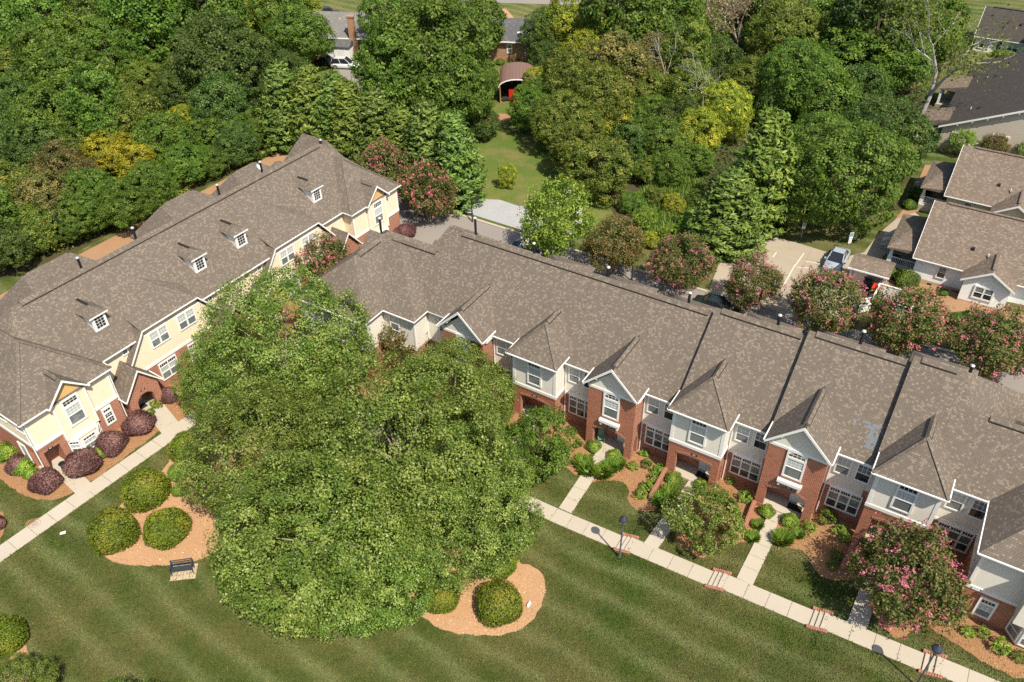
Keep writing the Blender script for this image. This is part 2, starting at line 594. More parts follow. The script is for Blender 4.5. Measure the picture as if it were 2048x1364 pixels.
def concrete(name, c, stain=0.3):
    t = NT(name); p = t.wpos()
    f = t.noise(p, 6.0, 6, 0.7); g = t.noise(p, 0.6, 4, 0.6)
    info = t.add('ShaderNodeObjectInfo')
    col = t.mix(f, tuple(x*0.90 for x in c), tuple(x*1.07 for x in c))
    col = t.mix(t.math('MULTIPLY', g, stain), col, (c[0]*0.62, c[1]*0.56, c[2]*0.47))
    col = t.mix(t.math('MULTIPLY', info.outputs['Random'], 0.16), col, (c[0]*0.72, c[1]*0.68, c[2]*0.6))
    t.bump(f, 0.15, 0.01)
    return t.done(col, 0.85, 0.25)


def asphalt(name, c):
    t = NT(name); p = t.wpos()
    f = t.noise(p, 14.0, 5, 0.8); g = t.noise(p, 0.25, 5, 0.65)
    col = t.mix(f, tuple(x*0.8 for x in c), tuple(x*1.25 for x in c))
    col = t.mix(t.math('MULTIPLY', g, 0.45), col, (c[0]*1.35, c[1]*1.25, c[2]*1.1))
    t.bump(f, 0.4, 0.01)
    return t.done(col, 0.9, 0.25)


MAT['lawn'] = lawn()
MAT['blades'] = lawn('grass_blades', True)
MAT['meadow'] = grassrough()
MAT['mulch'] = mulchmat('pine_mulch', (0.235, 0.110, 0.050), (0.40, 0.215, 0.105), (0.62, 0.42, 0.24))
MAT['mulch_pale'] = mulchmat('chip_mulch', (0.36, 0.19, 0.095), (0.52, 0.31, 0.17), (0.74, 0.53, 0.33))
MAT['dirt'] = mulchmat('red_clay', (0.30, 0.165, 0.088), (0.42, 0.255, 0.15), (0.50, 0.34, 0.21))
MAT['litter'] = mulchmat('forest_litter', (0.050, 0.045, 0.022), (0.085, 0.085, 0.032), (0.16, 0.11, 0.06))
MAT['gravel'] = mulchmat('grey_gravel', (0.30, 0.30, 0.305), (0.42, 0.42, 0.42), (0.60, 0.60, 0.59))
MAT['concrete'] = concrete('pale_concrete', (0.47, 0.42, 0.345))
MAT['concrete_old'] = concrete('worn_concrete', (0.42, 0.365, 0.29), 0.6)
MAT['paver'] = concrete('paver_stone', (0.52, 0.42, 0.30), 0.4)
MAT['asphalt'] = asphalt('grey_asphalt', (0.225, 0.205, 0.19))
MAT['asphalt_dark'] = asphalt('dark_asphalt', (0.13, 0.13, 0.135))
MAT['paint_line'] = plain('road_paint', (0.66, 0.62, 0.55), 0.7, var=0.15)


LEAFGAIN = 1.6


def leafmat(name, c1, c2, c3=None, trans=0.35, rough=0.5, hue=0.0):
    """c1 darker, c2 lighter leaf colour; 'tint' per leaf, clump tone in 'clump'"""
    t = NT(name)
    gn = 1.0 if 'blossom' in name or 'plume' in name or 'straw' in name or 'spray' in name else LEAFGAIN
    c1 = tuple(min(0.9, x*gn) for x in c1); c2 = tuple(min(0.9, x*gn) for x in c2)
    if c3: c3 = tuple(min(0.9, x*gn) for x in c3)
    a_ = t.add('ShaderNodeAttribute', attribute_name='tint').outputs['Fac']
    k = t.add('ShaderNodeAttribute', attribute_name='clump').outputs['Fac']
    info = t.add('ShaderNodeObjectInfo').outputs['Random']
    c = t.mix(a_, c1, c2)
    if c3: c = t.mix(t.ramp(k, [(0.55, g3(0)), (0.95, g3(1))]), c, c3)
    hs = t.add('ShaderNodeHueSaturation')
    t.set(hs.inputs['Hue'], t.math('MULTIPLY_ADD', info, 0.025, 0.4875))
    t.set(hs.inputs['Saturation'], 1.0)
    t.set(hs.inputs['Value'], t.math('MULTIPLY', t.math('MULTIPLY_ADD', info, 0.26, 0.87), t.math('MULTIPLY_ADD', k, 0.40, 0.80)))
    t.set(hs.inputs['Color'], c)
    c = hs.outputs[0]
    t.done(c, rough, 0.28)
    tr = t.add('ShaderNodeBsdfTranslucent')
    t.set(tr.inputs['Color'], t.mix(1.0, c, (1.15, 1.2, 0.65), 'MULTIPLY'))
    mx = t.add('ShaderNodeMixShader'); mx.inputs[0].default_value = trans
    t.l.new(t.b.outputs[0], mx.inputs[1]); t.l.new(tr.outputs[0], mx.inputs[2])
    t.l.new(mx.outputs[0], t.out.inputs['Surface'])
    return t.m


MAT['lf_birch'] = leafmat('birch_leaf', (0.040, 0.076, 0.010), (0.140, 0.196, 0.034), (0.170, 0.205, 0.050), rough=0.36)
MAT['lf_green'] = leafmat('green_leaf', (0.034, 0.074, 0.009), (0.088, 0.142, 0.018), (0.105, 0.155, 0.024))
MAT['lf_dark'] = leafmat('dark_leaf', (0.026, 0.056, 0.010), (0.066, 0.108, 0.020), (0.085, 0.120, 0.028))
MAT['lf_olive'] = leafmat('olive_leaf', (0.048, 0.080, 0.010), (0.115, 0.150, 0.022), (0.145, 0.155, 0.030))
MAT['lf_lime'] = leafmat('lime_leaf', (0.090, 0.130, 0.012), (0.210, 0.250, 0.025), (0.30, 0.27, 0.03))
MAT['lf_yellow'] = leafmat('yellow_leaf', (0.120, 0.140, 0.010), (0.250, 0.250, 0.020), (0.30, 0.27, 0.02))
MAT['lf_rust'] = leafmat('rusty_leaf', (0.056, 0.068, 0.016), (0.125, 0.120, 0.032), (0.17, 0.125, 0.045))
MAT['lf_conifer'] = leafmat('conifer_leaf', (0.032, 0.068, 0.012), (0.092, 0.140, 0.026), (0.12, 0.165, 0.034), trans=0.2)
MAT['lf_cedar'] = leafmat('cedar_leaf', (0.036, 0.068, 0.010), (0.105, 0.145, 0.022), (0.135, 0.155, 0.028), trans=0.2)
MAT['lf_rustspray'] = leafmat('rust_spray', (0.25, 0.10, 0.04), (0.42, 0.19, 0.07), None)
MAT['lf_crepe'] = leafmat('crepe_leaf', (0.036, 0.062, 0.012), (0.088, 0.112, 0.024), (0.135, 0.092, 0.040))
MAT['lf_crepe_red'] = leafmat('crepe_leaf_red', (0.044, 0.058, 0.014), (0.105, 0.100, 0.026), (0.155, 0.085, 0.040))
MAT['lf_box'] = leafmat('clipped_leaf', (0.052, 0.090, 0.007), (0.130, 0.170, 0.014), (0.165, 0.165, 0.020))
MAT['lf_bright'] = leafmat('bright_shrub_leaf', (0.060, 0.120, 0.014), (0.150, 0.230, 0.030), (0.20, 0.26, 0.04))
MAT['lf_purple'] = leafmat('plum_leaf', (0.040, 0.016, 0.018), (0.110, 0.052, 0.050), (0.14, 0.075, 0.065), trans=0.15)
MAT['lf_silver'] = leafmat('silver_juniper', (0.10, 0.14, 0.10), (0.22, 0.27, 0.19), None, trans=0.15)
MAT['lf_pink'] = leafmat('pink_blossom', (0.58, 0.13, 0.20), (0.78, 0.28, 0.34), None, trans=0.2)
MAT['lf_white'] = leafmat('white_blossom', (0.66, 0.60, 0.58), (0.82, 0.78, 0.74), None, trans=0.2)
MAT['lf_reed'] = leafmat('reed_leaf', (0.070, 0.120, 0.020), (0.170, 0.220, 0.050), None)
MAT['lf_plume'] = leafmat('pampas_plume', (0.60, 0.54, 0.40), (0.74, 0.68, 0.54), None)
MAT['lf_straw'] = leafmat('straw', (0.30, 0.20, 0.12), (0.44, 0.32, 0.20), None)
MAT['chip_dark'] = leafmat('blossom_free_chip', (0.15, 0.065, 0.03), (0.46, 0.26, 0.13), None, trans=0.0, rough=0.9)
MAT['chip_pale'] = leafmat('blossom_free_pale_chip', (0.30, 0.15, 0.075), (0.68, 0.46, 0.27), None, trans=0.0, rough=0.9)
# ------------------------------------------------------------------ ground
def axis(lo, hi, fine_lo, fine_hi, fine, grow=1.25):
    xs = list(np.arange(fine_lo, fine_hi+1e-6, fine))
    s = fine
    while xs[-1] < hi: s *= grow; xs.append(min(hi, xs[-1]+s))
    s = fine
    pre = []
    x = fine_lo
    while x > lo: s *= grow; x = max(lo, x-s); pre.append(x)
    return np.array(pre[::-1]+xs)


gx = axis(-900, 900, -50, 45, 0.6); gy = axis(-300, 1400, 10, 66, 0.6)
XX, YY = np.meshgrid(gx, gy)
ZZ = ter(XX, YY)
me = bpy.data.meshes.new('lawn')
nx, ny = len(gx), len(gy)
V = np.stack([XX.ravel(), YY.ravel(), ZZ.ravel()], 1)
I = np.arange(nx*ny).reshape(ny, nx)
Fq = np.stack([I[:-1, :-1], I[:-1, 1:], I[1:, 1:], I[1:, :-1]], -1).reshape(-1, 4)
me.from_pydata(V.tolist(), [], Fq.tolist()); me.update()
tag(link('ground', me, MAT['lawn']), 'mown lawn in stripes with drier patches, reaching to the horizon', 'lawn', kind='structure')


def pix(*pts): return [at(x, y)[:2] for x, y in pts]


sheet('woodland_floor', [(-170, 62), (-64, 62)]+pix((150, 505), (300, 425), (470, 345), (570, 285), (572, 140), (580, 0))+[(-60, 210), (-170, 210)], 0.02, MAT['litter'], step=5)
sheet('wood_floor', pix((1030, 120), (1130, 0), (1900, 0), (1880, 150), (1830, 330), (1800, 420), (1560, 445), (1490, 440), (1400, 500), (1300, 500), (1190, 400), (1130, 300), (1000, 180)), 0.025, MAT['litter'], step=4)
sheet('meadow', pix((940, 240), (1080, 240), (1130, 300), (1200, 380), (1250, 470), (1060, 420), (930, 400), (920, 300)), 0.03, MAT['meadow'], step=3)
sheet('back_garden', pix((880, 60), (1130, 40), (1130, 150), (1060, 235), (940, 240), (800, 240), (560, 150), (560, 40)), 0.03, MAT['meadow'], step=4)


def strip(a0, a1, b0, b1): return [rowp(a0, b0)[:2], rowp(a1, b0)[:2], rowp(a1, b1)[:2], rowp(a0, b1)[:2]]


sheet('road', strip(-60, 60, 58.5, 67.0), 0.02, MAT['asphalt'], step=2.5)
sheet('rear_drive', strip(-32, 40, 57.6, 61.0), 0.026, MAT['asphalt_dark'], step=2.5)
sheet('front_verge_soil', strip(-34, 24, 54.4, 57.7), 0.026, MAT['mulch'], step=2.5)
# kerbs
kb = MB()
for b0 in (66.95, 58.45):
    for a_ in np.arange(-52, 40, 2.0):
        if b0 > 60 and -20 < a_ < 0: continue
        p0 = rowp(a_+0.01, b0); p1 = rowp(a_+1.99, b0)
        kb.beam((p0[0], p0[1], gz(p0)+0.03), (p1[0], p1[1], gz(p1)+0.03), 0.32, 0.26)
tag(kb.build('kerb', MAT['concrete']), kind='structure')
sheet('gravel_patch', pix((927, 424), (955, 398), (1000, 400), (1075, 425), (1100, 470), (1062, 466), (1000, 447)), 0.035, MAT['gravel'], step=1.5)
sheet('clay_verge', pix((905, 420), (940, 400), (957, 400), (925, 426)), 0.03, MAT['dirt'])
# parking court of concrete slabs
PARK = pix((1416, 585), (1437, 530), (1470, 470), (1478, 458), (1540, 470), (1600, 488), (1665, 508), (1700, 512), (1728, 505), (1755, 470), (1790, 440), (1830, 425), (1842, 436), (1812, 470), (1780, 505), (1764, 540), (1738, 560), (1715, 620), (1690, 660), (1640, 650), (1600, 640), (1500, 605))
pk = sheet('parking_court', PARK, 0.04, MAT['concrete_old'], step=1.5)
sheet('sandy_apron', pix((1285, 530), (1330, 510), (1345, 545), (1300, 560)), 0.04, MAT['mulch_pale'])
lines = [((1535, 480), (1485, 545)), ((1560, 495), (1542, 520)), ((1608, 507), (1588, 535)), ((1590, 530), (1565, 575)), ((1515, 470), (1495, 505)), ((1593, 535), (1622, 537)), ((1610, 523), (1640, 528))]
lb = MB()
for p, q in lines:
    p0, p1 = at(*p), at(*q)
    d = (p1-p0)/np.linalg.norm(p1-p0); s = np.array([-d[1], d[0], 0])*0.055
    n = 6
    for i in range(n):
        u, v = p0+(p1-p0)*i/n, p0+(p1-p0)*(i+1)/n
        Q = [u+s, u-s, v-s, v+s]
        lb.face([(w[0], w[1], gz(w)+0.047) for w in Q][::1])
o = lb.build('parking_lines', MAT['paint_line'], pk)
jb = MB()
for p, q in (((1437, 530), (1600, 580)), ((1470, 480), (1660, 530)), ((1500, 462), (1440, 580)), ((1560, 478), (1500, 600)), ((1625, 495), (1565, 620)), ((1690, 515), (1630, 640)), ((1728, 545), (1688, 655)), ((1760, 470), (1795, 490)), ((1730, 515), (1765, 530))):
    p0, p1 = at(*p), at(*q); d = (p1-p0)/np.linalg.norm(p1-p0); s = np.array([-d[1], d[0], 0])*0.018
    for i in range(8):
        u, v = p0+(p1-p0)*i/8, p0+(p1-p0)*(i+1)/8
        jb.face([(w[0], w[1], gz(w)+0.044) for w in (u+s, u-s, v-s, v+s)])
jb.build('slab_joints', MAT['dirt'], pk)
sheet('bare_earth', pix((1790, 590), (1760, 560), (1860, 560), (1920, 590), (2048, 630), (2060, 660), (1960, 620), (1900, 625)), 0.03, MAT['dirt'])
sheet('cottage_soil', pix((1790, 440), (1870, 410), (1900, 330), (1850, 330), (1820, 400)), 0.028, MAT['dirt'])
# lane and clay bank behind the cream row
def lstrip(a0, a1, b0, b1): return [leftp(a0, b0)[:2], leftp(a1, b0)[:2], leftp(a1, b1)[:2], leftp(a0, b1)[:2]]


sheet('rear_lane', lstrip(5, 62, 72, 78.2), 0.035, MAT['asphalt'], step=3)
sheet('clay_bank', lstrip(0, 66, 78.4, 81.5), 0.03, MAT['dirt'], step=3)
kb = MB()
for a_ in np.arange(6, 60, 3.0):
    p0 = leftp(a_, 78.2); p1 = leftp(a_+2.98, 78.2)
    kb.beam((p0[0], p0[1], gz(p0)+0.03), (p1[0], p1[1], gz(p1)+0.03), 0.3, 0.24)
tag(kb.build('lane_kerb', MAT['concrete']), kind='structure')
# far roads at the head of the picture
sheet('far_street', pix((880, 2), (1300, 16), (1300, -20), (880, -22)), 0.04, MAT['asphalt'], step=6)
sheet('garden_drive', pix((655, 130), (740, 150), (800, 190), (770, 215), (690, 160)), 0.04, MAT['asphalt'], step=3)
sheet('grass_track', pix((1003, 18), (1012, 18), (1040, 50), (1062, 75), (1050, 78), (1020, 45)), 0.04, MAT['mulch_pale'], step=2)
sheet('straw_patch', pix((965, 238), (975, 228), (1020, 228), (1022, 240), (990, 246)), 0.04, MAT['dirt'], step=2)

# ------------------------------------------------------------------ pavements of separate slabs
def slab_run(name, pts, width, length, mat, label=None, zoff=0.045, thick=0.2, zf=None, gap=0.012):
    root = bpy.data.objects.new(name, None); COL.objects.link(root); root['kind'] = 'structure'
    p0 = np.array(pts[0][:2], float)
    root.location = (p0[0], p0[1], gz(p0))
    n = 0
    for i in range(len(pts)-1):
        a_, b_ = np.array(pts[i][:2], float), np.array(pts[i+1][:2], float)
        L = np.linalg.norm(b_-a_); k = max(1, round(L/length)); d = (b_-a_)/L; s = np.array([-d[1], d[0]])
        for q in range(k):
            u, v = a_+d*(L*q/k+gap), a_+d*(L*(q+1)/k-gap)
            C = [u-s*width/2, v-s*width/2, v+s*width/2, u+s*width/2]
            z0 = (zf(u) if zf else gz(u))+zoff; z1 = (zf(v) if zf else gz(v))+zoff
            cen = (u+v)/2
            T = [(C[0][0]-cen[0], C[0][1]-cen[1], z0), (C[1][0]-cen[0], C[1][1]-cen[1], z1), (C[2][0]-cen[0], C[2][1]-cen[1], z1), (C[3][0]-cen[0], C[3][1]-cen[1], z0)]
            NOGRASS.append(np.array([q*1.0 for q in C]))
            mb = MB().idx(T+[(x, y, z-thick) for x, y, z in T], [(0, 1, 2, 3), (7, 6, 5, 4), (0, 4, 5, 1), (1, 5, 6, 2), (2, 6, 7, 3), (3, 7, 4, 0)])
            mb.build('slab', mat, root, loc=(cen[0]-root.location.x, cen[1]-root.location.y, -root.location.z))
    return root


W1 = 1.28
runs = [-40.0] + list(STEPS) + [16.0]
segs = []
for i in range(len(runs)-1):
    s0 = runs[i]+(0.46 if i > 0 else 0); s1 = runs[i+1]-(0.46 if i < len(runs)-2 else 0)
    segs.append((rowp(s0, walk_b(s0)), rowp(s1, walk_b(s1))))
for k, (u, v) in enumerate(segs):
    slab_run('front_pavement', [u, v], W1, 1.36, MAT['concrete'], zf=lambda p: float(walk_z(p[0]*ROW[0]+p[1]*ROW[1])) if (p[0]*ROW[0]+p[1]*ROW[1]) > -18 else gz(p))
# flights of two treads with brick cheeks
for k, s in enumerate(STEPS):
    c = rowp(s, walk_b(s))
    z0 = float(walk_z(np.array(s-0.46)))+0.045; z1 = float(walk_z(np.array(s+0.46)))+0.045
    lab = ['under the lamp post where the pavement meets the third garden path', 'between the white-flowered tree and the open lawn', 'near the pink crepe myrtle, with the lamp post beyond it', 'right at the foot of the lamp post by the end townhouse'][k]
    st = thing('garden_steps', ['short brick-edged concrete steps at the foot of the lamp post in mid lawn', 'brick-edged concrete steps between the two lamp posts, nearer the round leafy tree', 'brick-edged concrete steps just below the pink crepe myrtle in the front garden', 'brick-edged concrete steps crossed by the lamp post beside the pink crepe myrtle'][k], 'steps', (c[0], c[1], z0), AZ, 'brick-edged steps on the front pavement')
    rise = (z1-z0)/3
    for q in range(3):
        x0 = -0.46+q*0.306
        MB().box(x0, -0.46+(q+1)*0.306+(0.01 if q == 2 else -0.002), -W1/2, W1/2, -0.3, rise*(q+1)).build('tread', MAT['concrete'], st)
        MB().box(x0-0.02, x0-0.002, -W1/2+0.002, W1/2-0.002, rise*q-0.1, rise*(q+0.82)).build('riser', MAT['stepriser'], st)
    for sgn in (-1, 1):
        b = MB()
        for q in range(9):
            x0 = -0.62+q*0.138
            zc = 0.05+max(0, min(1, (x0+0.46)/0.92))*(z1-z0)
            b.box(x0, x0+0.128, sgn*W1/2, sgn*(W1/2+0.21), -0.35, zc+0.09)
        b.build('brick_edging', MAT['brick_cap'], st)

# cream row pavement and its branch to the portal
LP0, LP1 = at(-60, 1150), at(372, 848)
e1 = LP1+(LP1-LP0)/np.linalg.norm(LP1-LP0)*0.2
LPd = (LP1-LP0)/np.linalg.norm(LP1-LP0)
slab_run('cream_row_pavement', [LP0, LP1+LPd*14], 1.42, 1.5, MAT['concrete'])


def path_to(name, p_top, p_bot, w=1.15, ln=1.25):
    return slab_run(name, [at(*p_top), at(*p_bot)], w, ln, MAT['concrete'], zoff=0.055)


path_to('garden_path', (1213, 897), (1130, 1022), 1.05)
path_to('garden_path', (1392, 965), (1300, 1095), 1.05)
path_to('garden_path', (1558, 1022), (1489, 1164), 1.1)
path_to('garden_path', (1778, 1075), (1712, 1255), 1.15)
path_to('garden_path', (1072, 838), (1000, 940), 1.05)
path_to('portal_path', (296, 800), (350, 868), 1.6)
path_to('porch_path', (118, 930), (175, 985), 1.3, 2.0)

# mulch beds
sheet('mulch_bed', smooth_ring(pix((180, 1062), (196, 1105), (230, 1128), (290, 1133), (350, 1130), (420, 1115), (470, 1080), (520, 1000), (560, 900), (500, 830), (420, 850), (380, 880), (345, 910), (325, 945), (300, 960), (240, 1010), (230, 1030))), 0.03, MAT['mulch_pale'])
sheet('mulch_bed', smooth_ring(pix((800, 1165), (835, 1230), (890, 1265), (960, 1272), (1025, 1270), (1075, 1235), (1095, 1175), (1085, 1140), (1040, 1125), (1000, 1110), (900, 1080))), 0.03, MAT['mulch_pale'])
sheet('mulch_bed', smooth_ring(pix((-30, 1230), (30, 1240), (58, 1290), (62, 1364), (20, 1420), (-40, 1420))), 0.03, MAT['mulch_pale'])
sheet('mulch_bed', smooth_ring(pix((-40, 1010), (5, 1020), (14, 1050), (0, 1080), (-40, 1100))), 0.03, MAT['mulch'])
sheet('mulch_bed', smooth_ring(pix((-60, 900), (0, 960), (60, 1000), (120, 1000), (158, 980), (150, 962), (120, 940), (60, 900), (0, 860)), 1), 0.03, MAT['mulch'])
sheet('mulch_bed', smooth_ring(pix((160, 950), (178, 968), (230, 930), (290, 885), (332, 852), (318, 835), (260, 780), (120, 880)), 1), 0.03, MAT['mulch'])
sheet('mulch_bed', smooth_ring(pix((310, 790), (350, 850), (380, 830), (480, 760), (650, 640), (600, 560), (450, 650)), 1), 0.03, MAT['mulch'])
sheet('mulch_bed', smooth_ring(pix((1040, 870), (1066, 860), (1150, 960), (1166, 930), (1190, 895), (1160, 830), (1040, 800)), 1), 0.03, MAT['mulch'])
sheet('mulch_bed', smooth_ring(pix((1180, 965), (1200, 962), (1240, 960), (1257, 975), (1256, 1005), (1280, 1025), (1315, 1020), (1335, 990), (1330, 870), (1270, 830), (1200, 900)), 1), 0.03, MAT['mulch'])
sheet('mulch_bed', smooth_ring(pix((1335, 1070), (1400, 1123), (1430, 1100), (1465, 1090), (1510, 1080), (1525, 1010), (1470, 880), (1420, 900), (1390, 990)), 1), 0.03, MAT['mulch'])
sheet('mulch_bed', smooth_ring(pix((1545, 1100), (1580, 1095), (1615, 1105), (1632, 1150), (1680, 1165), (1735, 1150), (1740, 1100), (1720, 960), (1640, 920), (1560, 1000)), 1), 0.03, MAT['mulch'])
sheet('mulch_bed', smooth_ring(pix((1735, 1195), (1752, 1240), (1790, 1282), (1825, 1270), (1835, 1220), (1800, 1130), (1750, 1130))), 0.03, MAT['mulch'])
sheet('mulch_bed', smooth_ring(pix((1850, 1245), (1885, 1272), (1960, 1322), (2060, 1372), (2100, 1310), (1990, 1150), (1890, 1100), (1830, 1120)), 1), 0.03, MAT['mulch'])
sheet('mulch_bed', smooth_ring(strip(-48, -23.5, 37.4, 44)), 0.024, MAT['mulch'])
# ------------------------------------------------------------------ building parts
_cache = {}


def pane_mesh(w, h, mk):
    k = ('pane', round(w, 2), round(h, 2), mk)
    if k not in _cache:
        b = MB().box(0, w, 0, 0.02, 0, h)
        me = b.mesh('pane'); me.materials.append(MAT[mk]); _cache[k] = me
    return _cache[k]


def frame_mesh(w, h, cells, arch=0.0, depth=0.09, key=None):
    """white casing w x h with glazed cells (x, z, w, h, cols, rows); front at y=-depth"""
    k = ('frame', round(w, 2), round(h, 2), tuple(tuple(round(q, 2) for q in c[:6]) for c in cells), round(arch, 2))
    if k in _cache: return _cache[k]
    b = MB()
    xs = sorted(set([0, w]+[c[0] for c in cells]+[c[0]+c[2] for c in cells]))
    zs = sorted(set([0, h]+[c[1] for c in cells]+[c[1]+c[3] for c in cells]))
    for i in range(len(xs)-1):
        for j in range(len(zs)-1):
            mx, mz = (xs[i]+xs[i+1])/2, (zs[j]+zs[j+1])/2
            if not any(c[0] < mx < c[0]+c[2] and c[1] < mz < c[1]+c[3] for c in cells):
                b.box(xs[i], xs[i+1], -depth, 0, zs[j], zs[j+1])
    for c in cells:
        x, z, cw, ch, nc, nr = c[:6]
        for q in range(1, nc): b.box(x+cw*q/nc-0.014, x+cw*q/nc+0.014, -depth*0.6, -0.02, z, z+ch)
        for q in range(1, nr): b.box(x, x+cw, -depth*0.6+0.003, -0.021, z+ch*q/nr-0.014, z+ch*q/nr+0.014)
    if arch > 0:   # curved head over the casing, with the corner blanks of the fanlight
        n = 10
        P = [(0, -depth, h)]+[(w/2-w/2*math.cos(math.pi*q/n), -depth, h+arch*math.sin(math.pi*q/n)) for q in range(1, n)]+[(w, -depth, h)]
        b.ext(P, (0, depth, 0))
        c = cells[-1]; x, z, cw, ch = c[:4]
        for s in (0, 1):
            Q = [(x+(cw if s else 0), -depth*0.75, z+ch)]
            for q in range(0, 6):
                u = q/5*0.5
                px = x+(1-u)*cw if s else x+u*cw
                Q.append((px, -depth*0.75, z+ch*(0.45+0.55*math.sin(math.pi*(u)))))
            b.ext(Q, (0, 0.04, 0))
    me = b.mesh('window_frame'); me.materials.append(MAT['trim']); _cache[k] = me
    return me


def window(parent, O, ang, w, h, cells, arch=0.0, name='window'):
    """O: lower left corner on the wall (seen from outside), ang: direction of the wall's width"""
    o = link(name, frame_mesh(w, h, cells, arch), None, parent, loc=tuple(map(float, O)), rot=(0, 0, ang))
    for c in cells:
        p = link('pane', pane_mesh(c[2], c[3], c[6]), None, o, loc=(c[0], -0.045, c[1]))
    return o


def dh(x, z, w, h, mu='pane_blind', ml='pane_mid', cols=3, rows=2, t=0.05, lc=1, lr=1):
    """double-hung: two cells"""
    return [(x+t, z+t, w-2*t, h/2-t*1.3, lc, lr, ml), (x+t, z+h/2+t*0.3, w-2*t, h/2-t*1.3, cols, rows, mu)]


def door(parent, O, ang, w=0.95, h=2.05, lite=False):
    b = MB().box(-0.09, 0, -0.05, 0, 0, h+0.09).box(w, w+0.09, -0.05, 0, 0, h+0.09).box(0, w, -0.05, 0, h, h+0.09).box(0, w, -0.02, 0.0, 0, h)
    for (x0, x1, z0, z1) in ((0.13, 0.43, 0.15, 0.85), (0.52, 0.82, 0.15, 0.85), (0.13, 0.43, 1.0, 1.85), (0.52, 0.82, 1.0, 1.85)):
        b.box(x0*w/0.95, x1*w/0.95, -0.035, -0.018, z0, z1)
    o = b.build('door', MAT['door'], parent, loc=tuple(map(float, O)), rot=(0, 0, ang))
    MB().lathe([(0.02, 0), (0.035, 0.02), (0.03, 0.05), (0.0, 0.06)], 8, (0, 0, 0)).build('door_knob', MAT['galv'], o, loc=(w-0.1, -0.05, 1.0), rot=(R(90), 0, 0))
    return o


def number_plaque(parent, O, ang, txt, w=0.46, h=0.17):
    b = MB().box(0, w, -0.035, 0, 0, h)
    o = b.build('number_plaque', MAT['plaque'], parent, loc=tuple(map(float, O)), rot=(0, 0, ang))
    cu = bpy.data.curves.new('digits', 'FONT'); cu.body = txt; cu.size = h*1.05; cu.extrude = 0.004
    cu.align_x = 'CENTER'; cu.align_y = 'CENTER'
    tmp = bpy.data.objects.new('digits', cu)
    me = bpy.data.meshes.new_from_object(tmp)
    bpy.data.objects.remove(tmp)
    d = link('digits', me, MAT['pvc'], o, loc=(w/2, -0.042, h/2), rot=(R(90), 0, 0))
    return o


def gutter(parent, pts, w=0.085, h=0.085, name='gutter', mat='trim'):
    b = MB()
    for p, q in zip(pts[:-1], pts[1:]): b.beam(p, q, w, h)
    return b.build(name, MAT[mat], parent)


def ridge_vent(parent, p0, p1, w=0.32, t=0.07, slope=0.79):
    """raised vent along a ridge from p0 to p1 (level), with its dark slot"""
    p0 = np.array(p0, float); p1 = np.array(p1, float)
    d = p1-p0; d /= np.linalg.norm(d); s = np.array([-d[1], d[0], 0])
    up = np.array([0, 0, 1.0])
    b = MB()
    P = []
    for c in (p0, p1):
        for k in (-1, 1):
            e = c+s*k*w-up*w*slope
            P += [e+up*0.035, e+up*(0.035+t)]
        P += [c+up*0.03, c+up*(0.04+t)]
    b.hull(P)
    o = b.build('ridge_vent', MAT['roof'], parent)
    b = MB()
    for k in (-1, 1):
        q = s*k*(w+0.012)-up*((w+0.012)*slope-0.03)
        b.beam(p0+q, p1+q, 0.03, 0.06)
    b.build('vent_slot', MAT['dark_vent'], o)
    return o


def flue(parent, p, h=1.0, r=0.11):
    o = MB().cyl((0, 0, -0.4), (0, 0, h), r, n=12).build('flue_pipe', MAT['black'], parent, loc=tuple(map(float, p)))
    MB().lathe([(r*1.0, 0), (r*1.35, 0.03), (r*1.35, 0.1), (r*0.7, 0.16)], 12).build('flue_cap', MAT['cap'], o, loc=(0, 0, h))
    MB().lathe([(r*2.2, -0.35), (r*1.05, 0.05)], 12).build('flue_collar', MAT['dark_vent'], o)
    return o


def gable_roof(parent, x0, x1, y0, y1, ze, zr, t=0.14, over=0.0, name='roof', mat='roof', face=None):
    """ridge along y at mid x: two slabs"""
    xm = (x0+x1)/2
    b = MB()
    b.slab([(x0, y0, ze), (xm, y0, zr), (xm, y1, zr), (x0, y1, ze)], t)
    b.slab([(xm, y0, zr), (x1, y0, ze), (x1, y1, ze), (xm, y1, zr)], t)
    return b.build(name, MAT[mat], parent)


def rake_boards(parent, x0, x1, y, ze, zr, w=0.2):
    xm = (x0+x1)/2
    b = MB()
    for xa in (x0, x1):
        b.ext([(xa, y, ze-w*0.95), (xa, y, ze+0.02), (xm, y, zr+0.02), (xm, y, zr-w*1.2)], (0, -0.04, 0))
    return b.build('rake_board', MAT['trim'], parent)


TWIN_CELLS = {}
# windows of the brick row --------------------------------------------------
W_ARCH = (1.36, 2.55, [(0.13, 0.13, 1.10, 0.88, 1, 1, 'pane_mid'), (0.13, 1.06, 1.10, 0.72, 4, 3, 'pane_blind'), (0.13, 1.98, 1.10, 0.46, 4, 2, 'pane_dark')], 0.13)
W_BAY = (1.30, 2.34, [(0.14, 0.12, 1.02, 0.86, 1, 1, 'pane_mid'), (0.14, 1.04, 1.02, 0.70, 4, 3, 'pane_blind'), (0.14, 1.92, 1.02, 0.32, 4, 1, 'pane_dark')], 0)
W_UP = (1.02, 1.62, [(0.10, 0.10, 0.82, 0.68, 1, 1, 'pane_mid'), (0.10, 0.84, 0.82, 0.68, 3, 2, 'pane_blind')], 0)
W_UP_D = (1.02, 1.62, [(0.10, 0.10, 0.82, 0.68, 1, 1, 'pane_dark'), (0.10, 0.84, 0.82, 0.68, 3, 2, 'pane_mid')], 0)


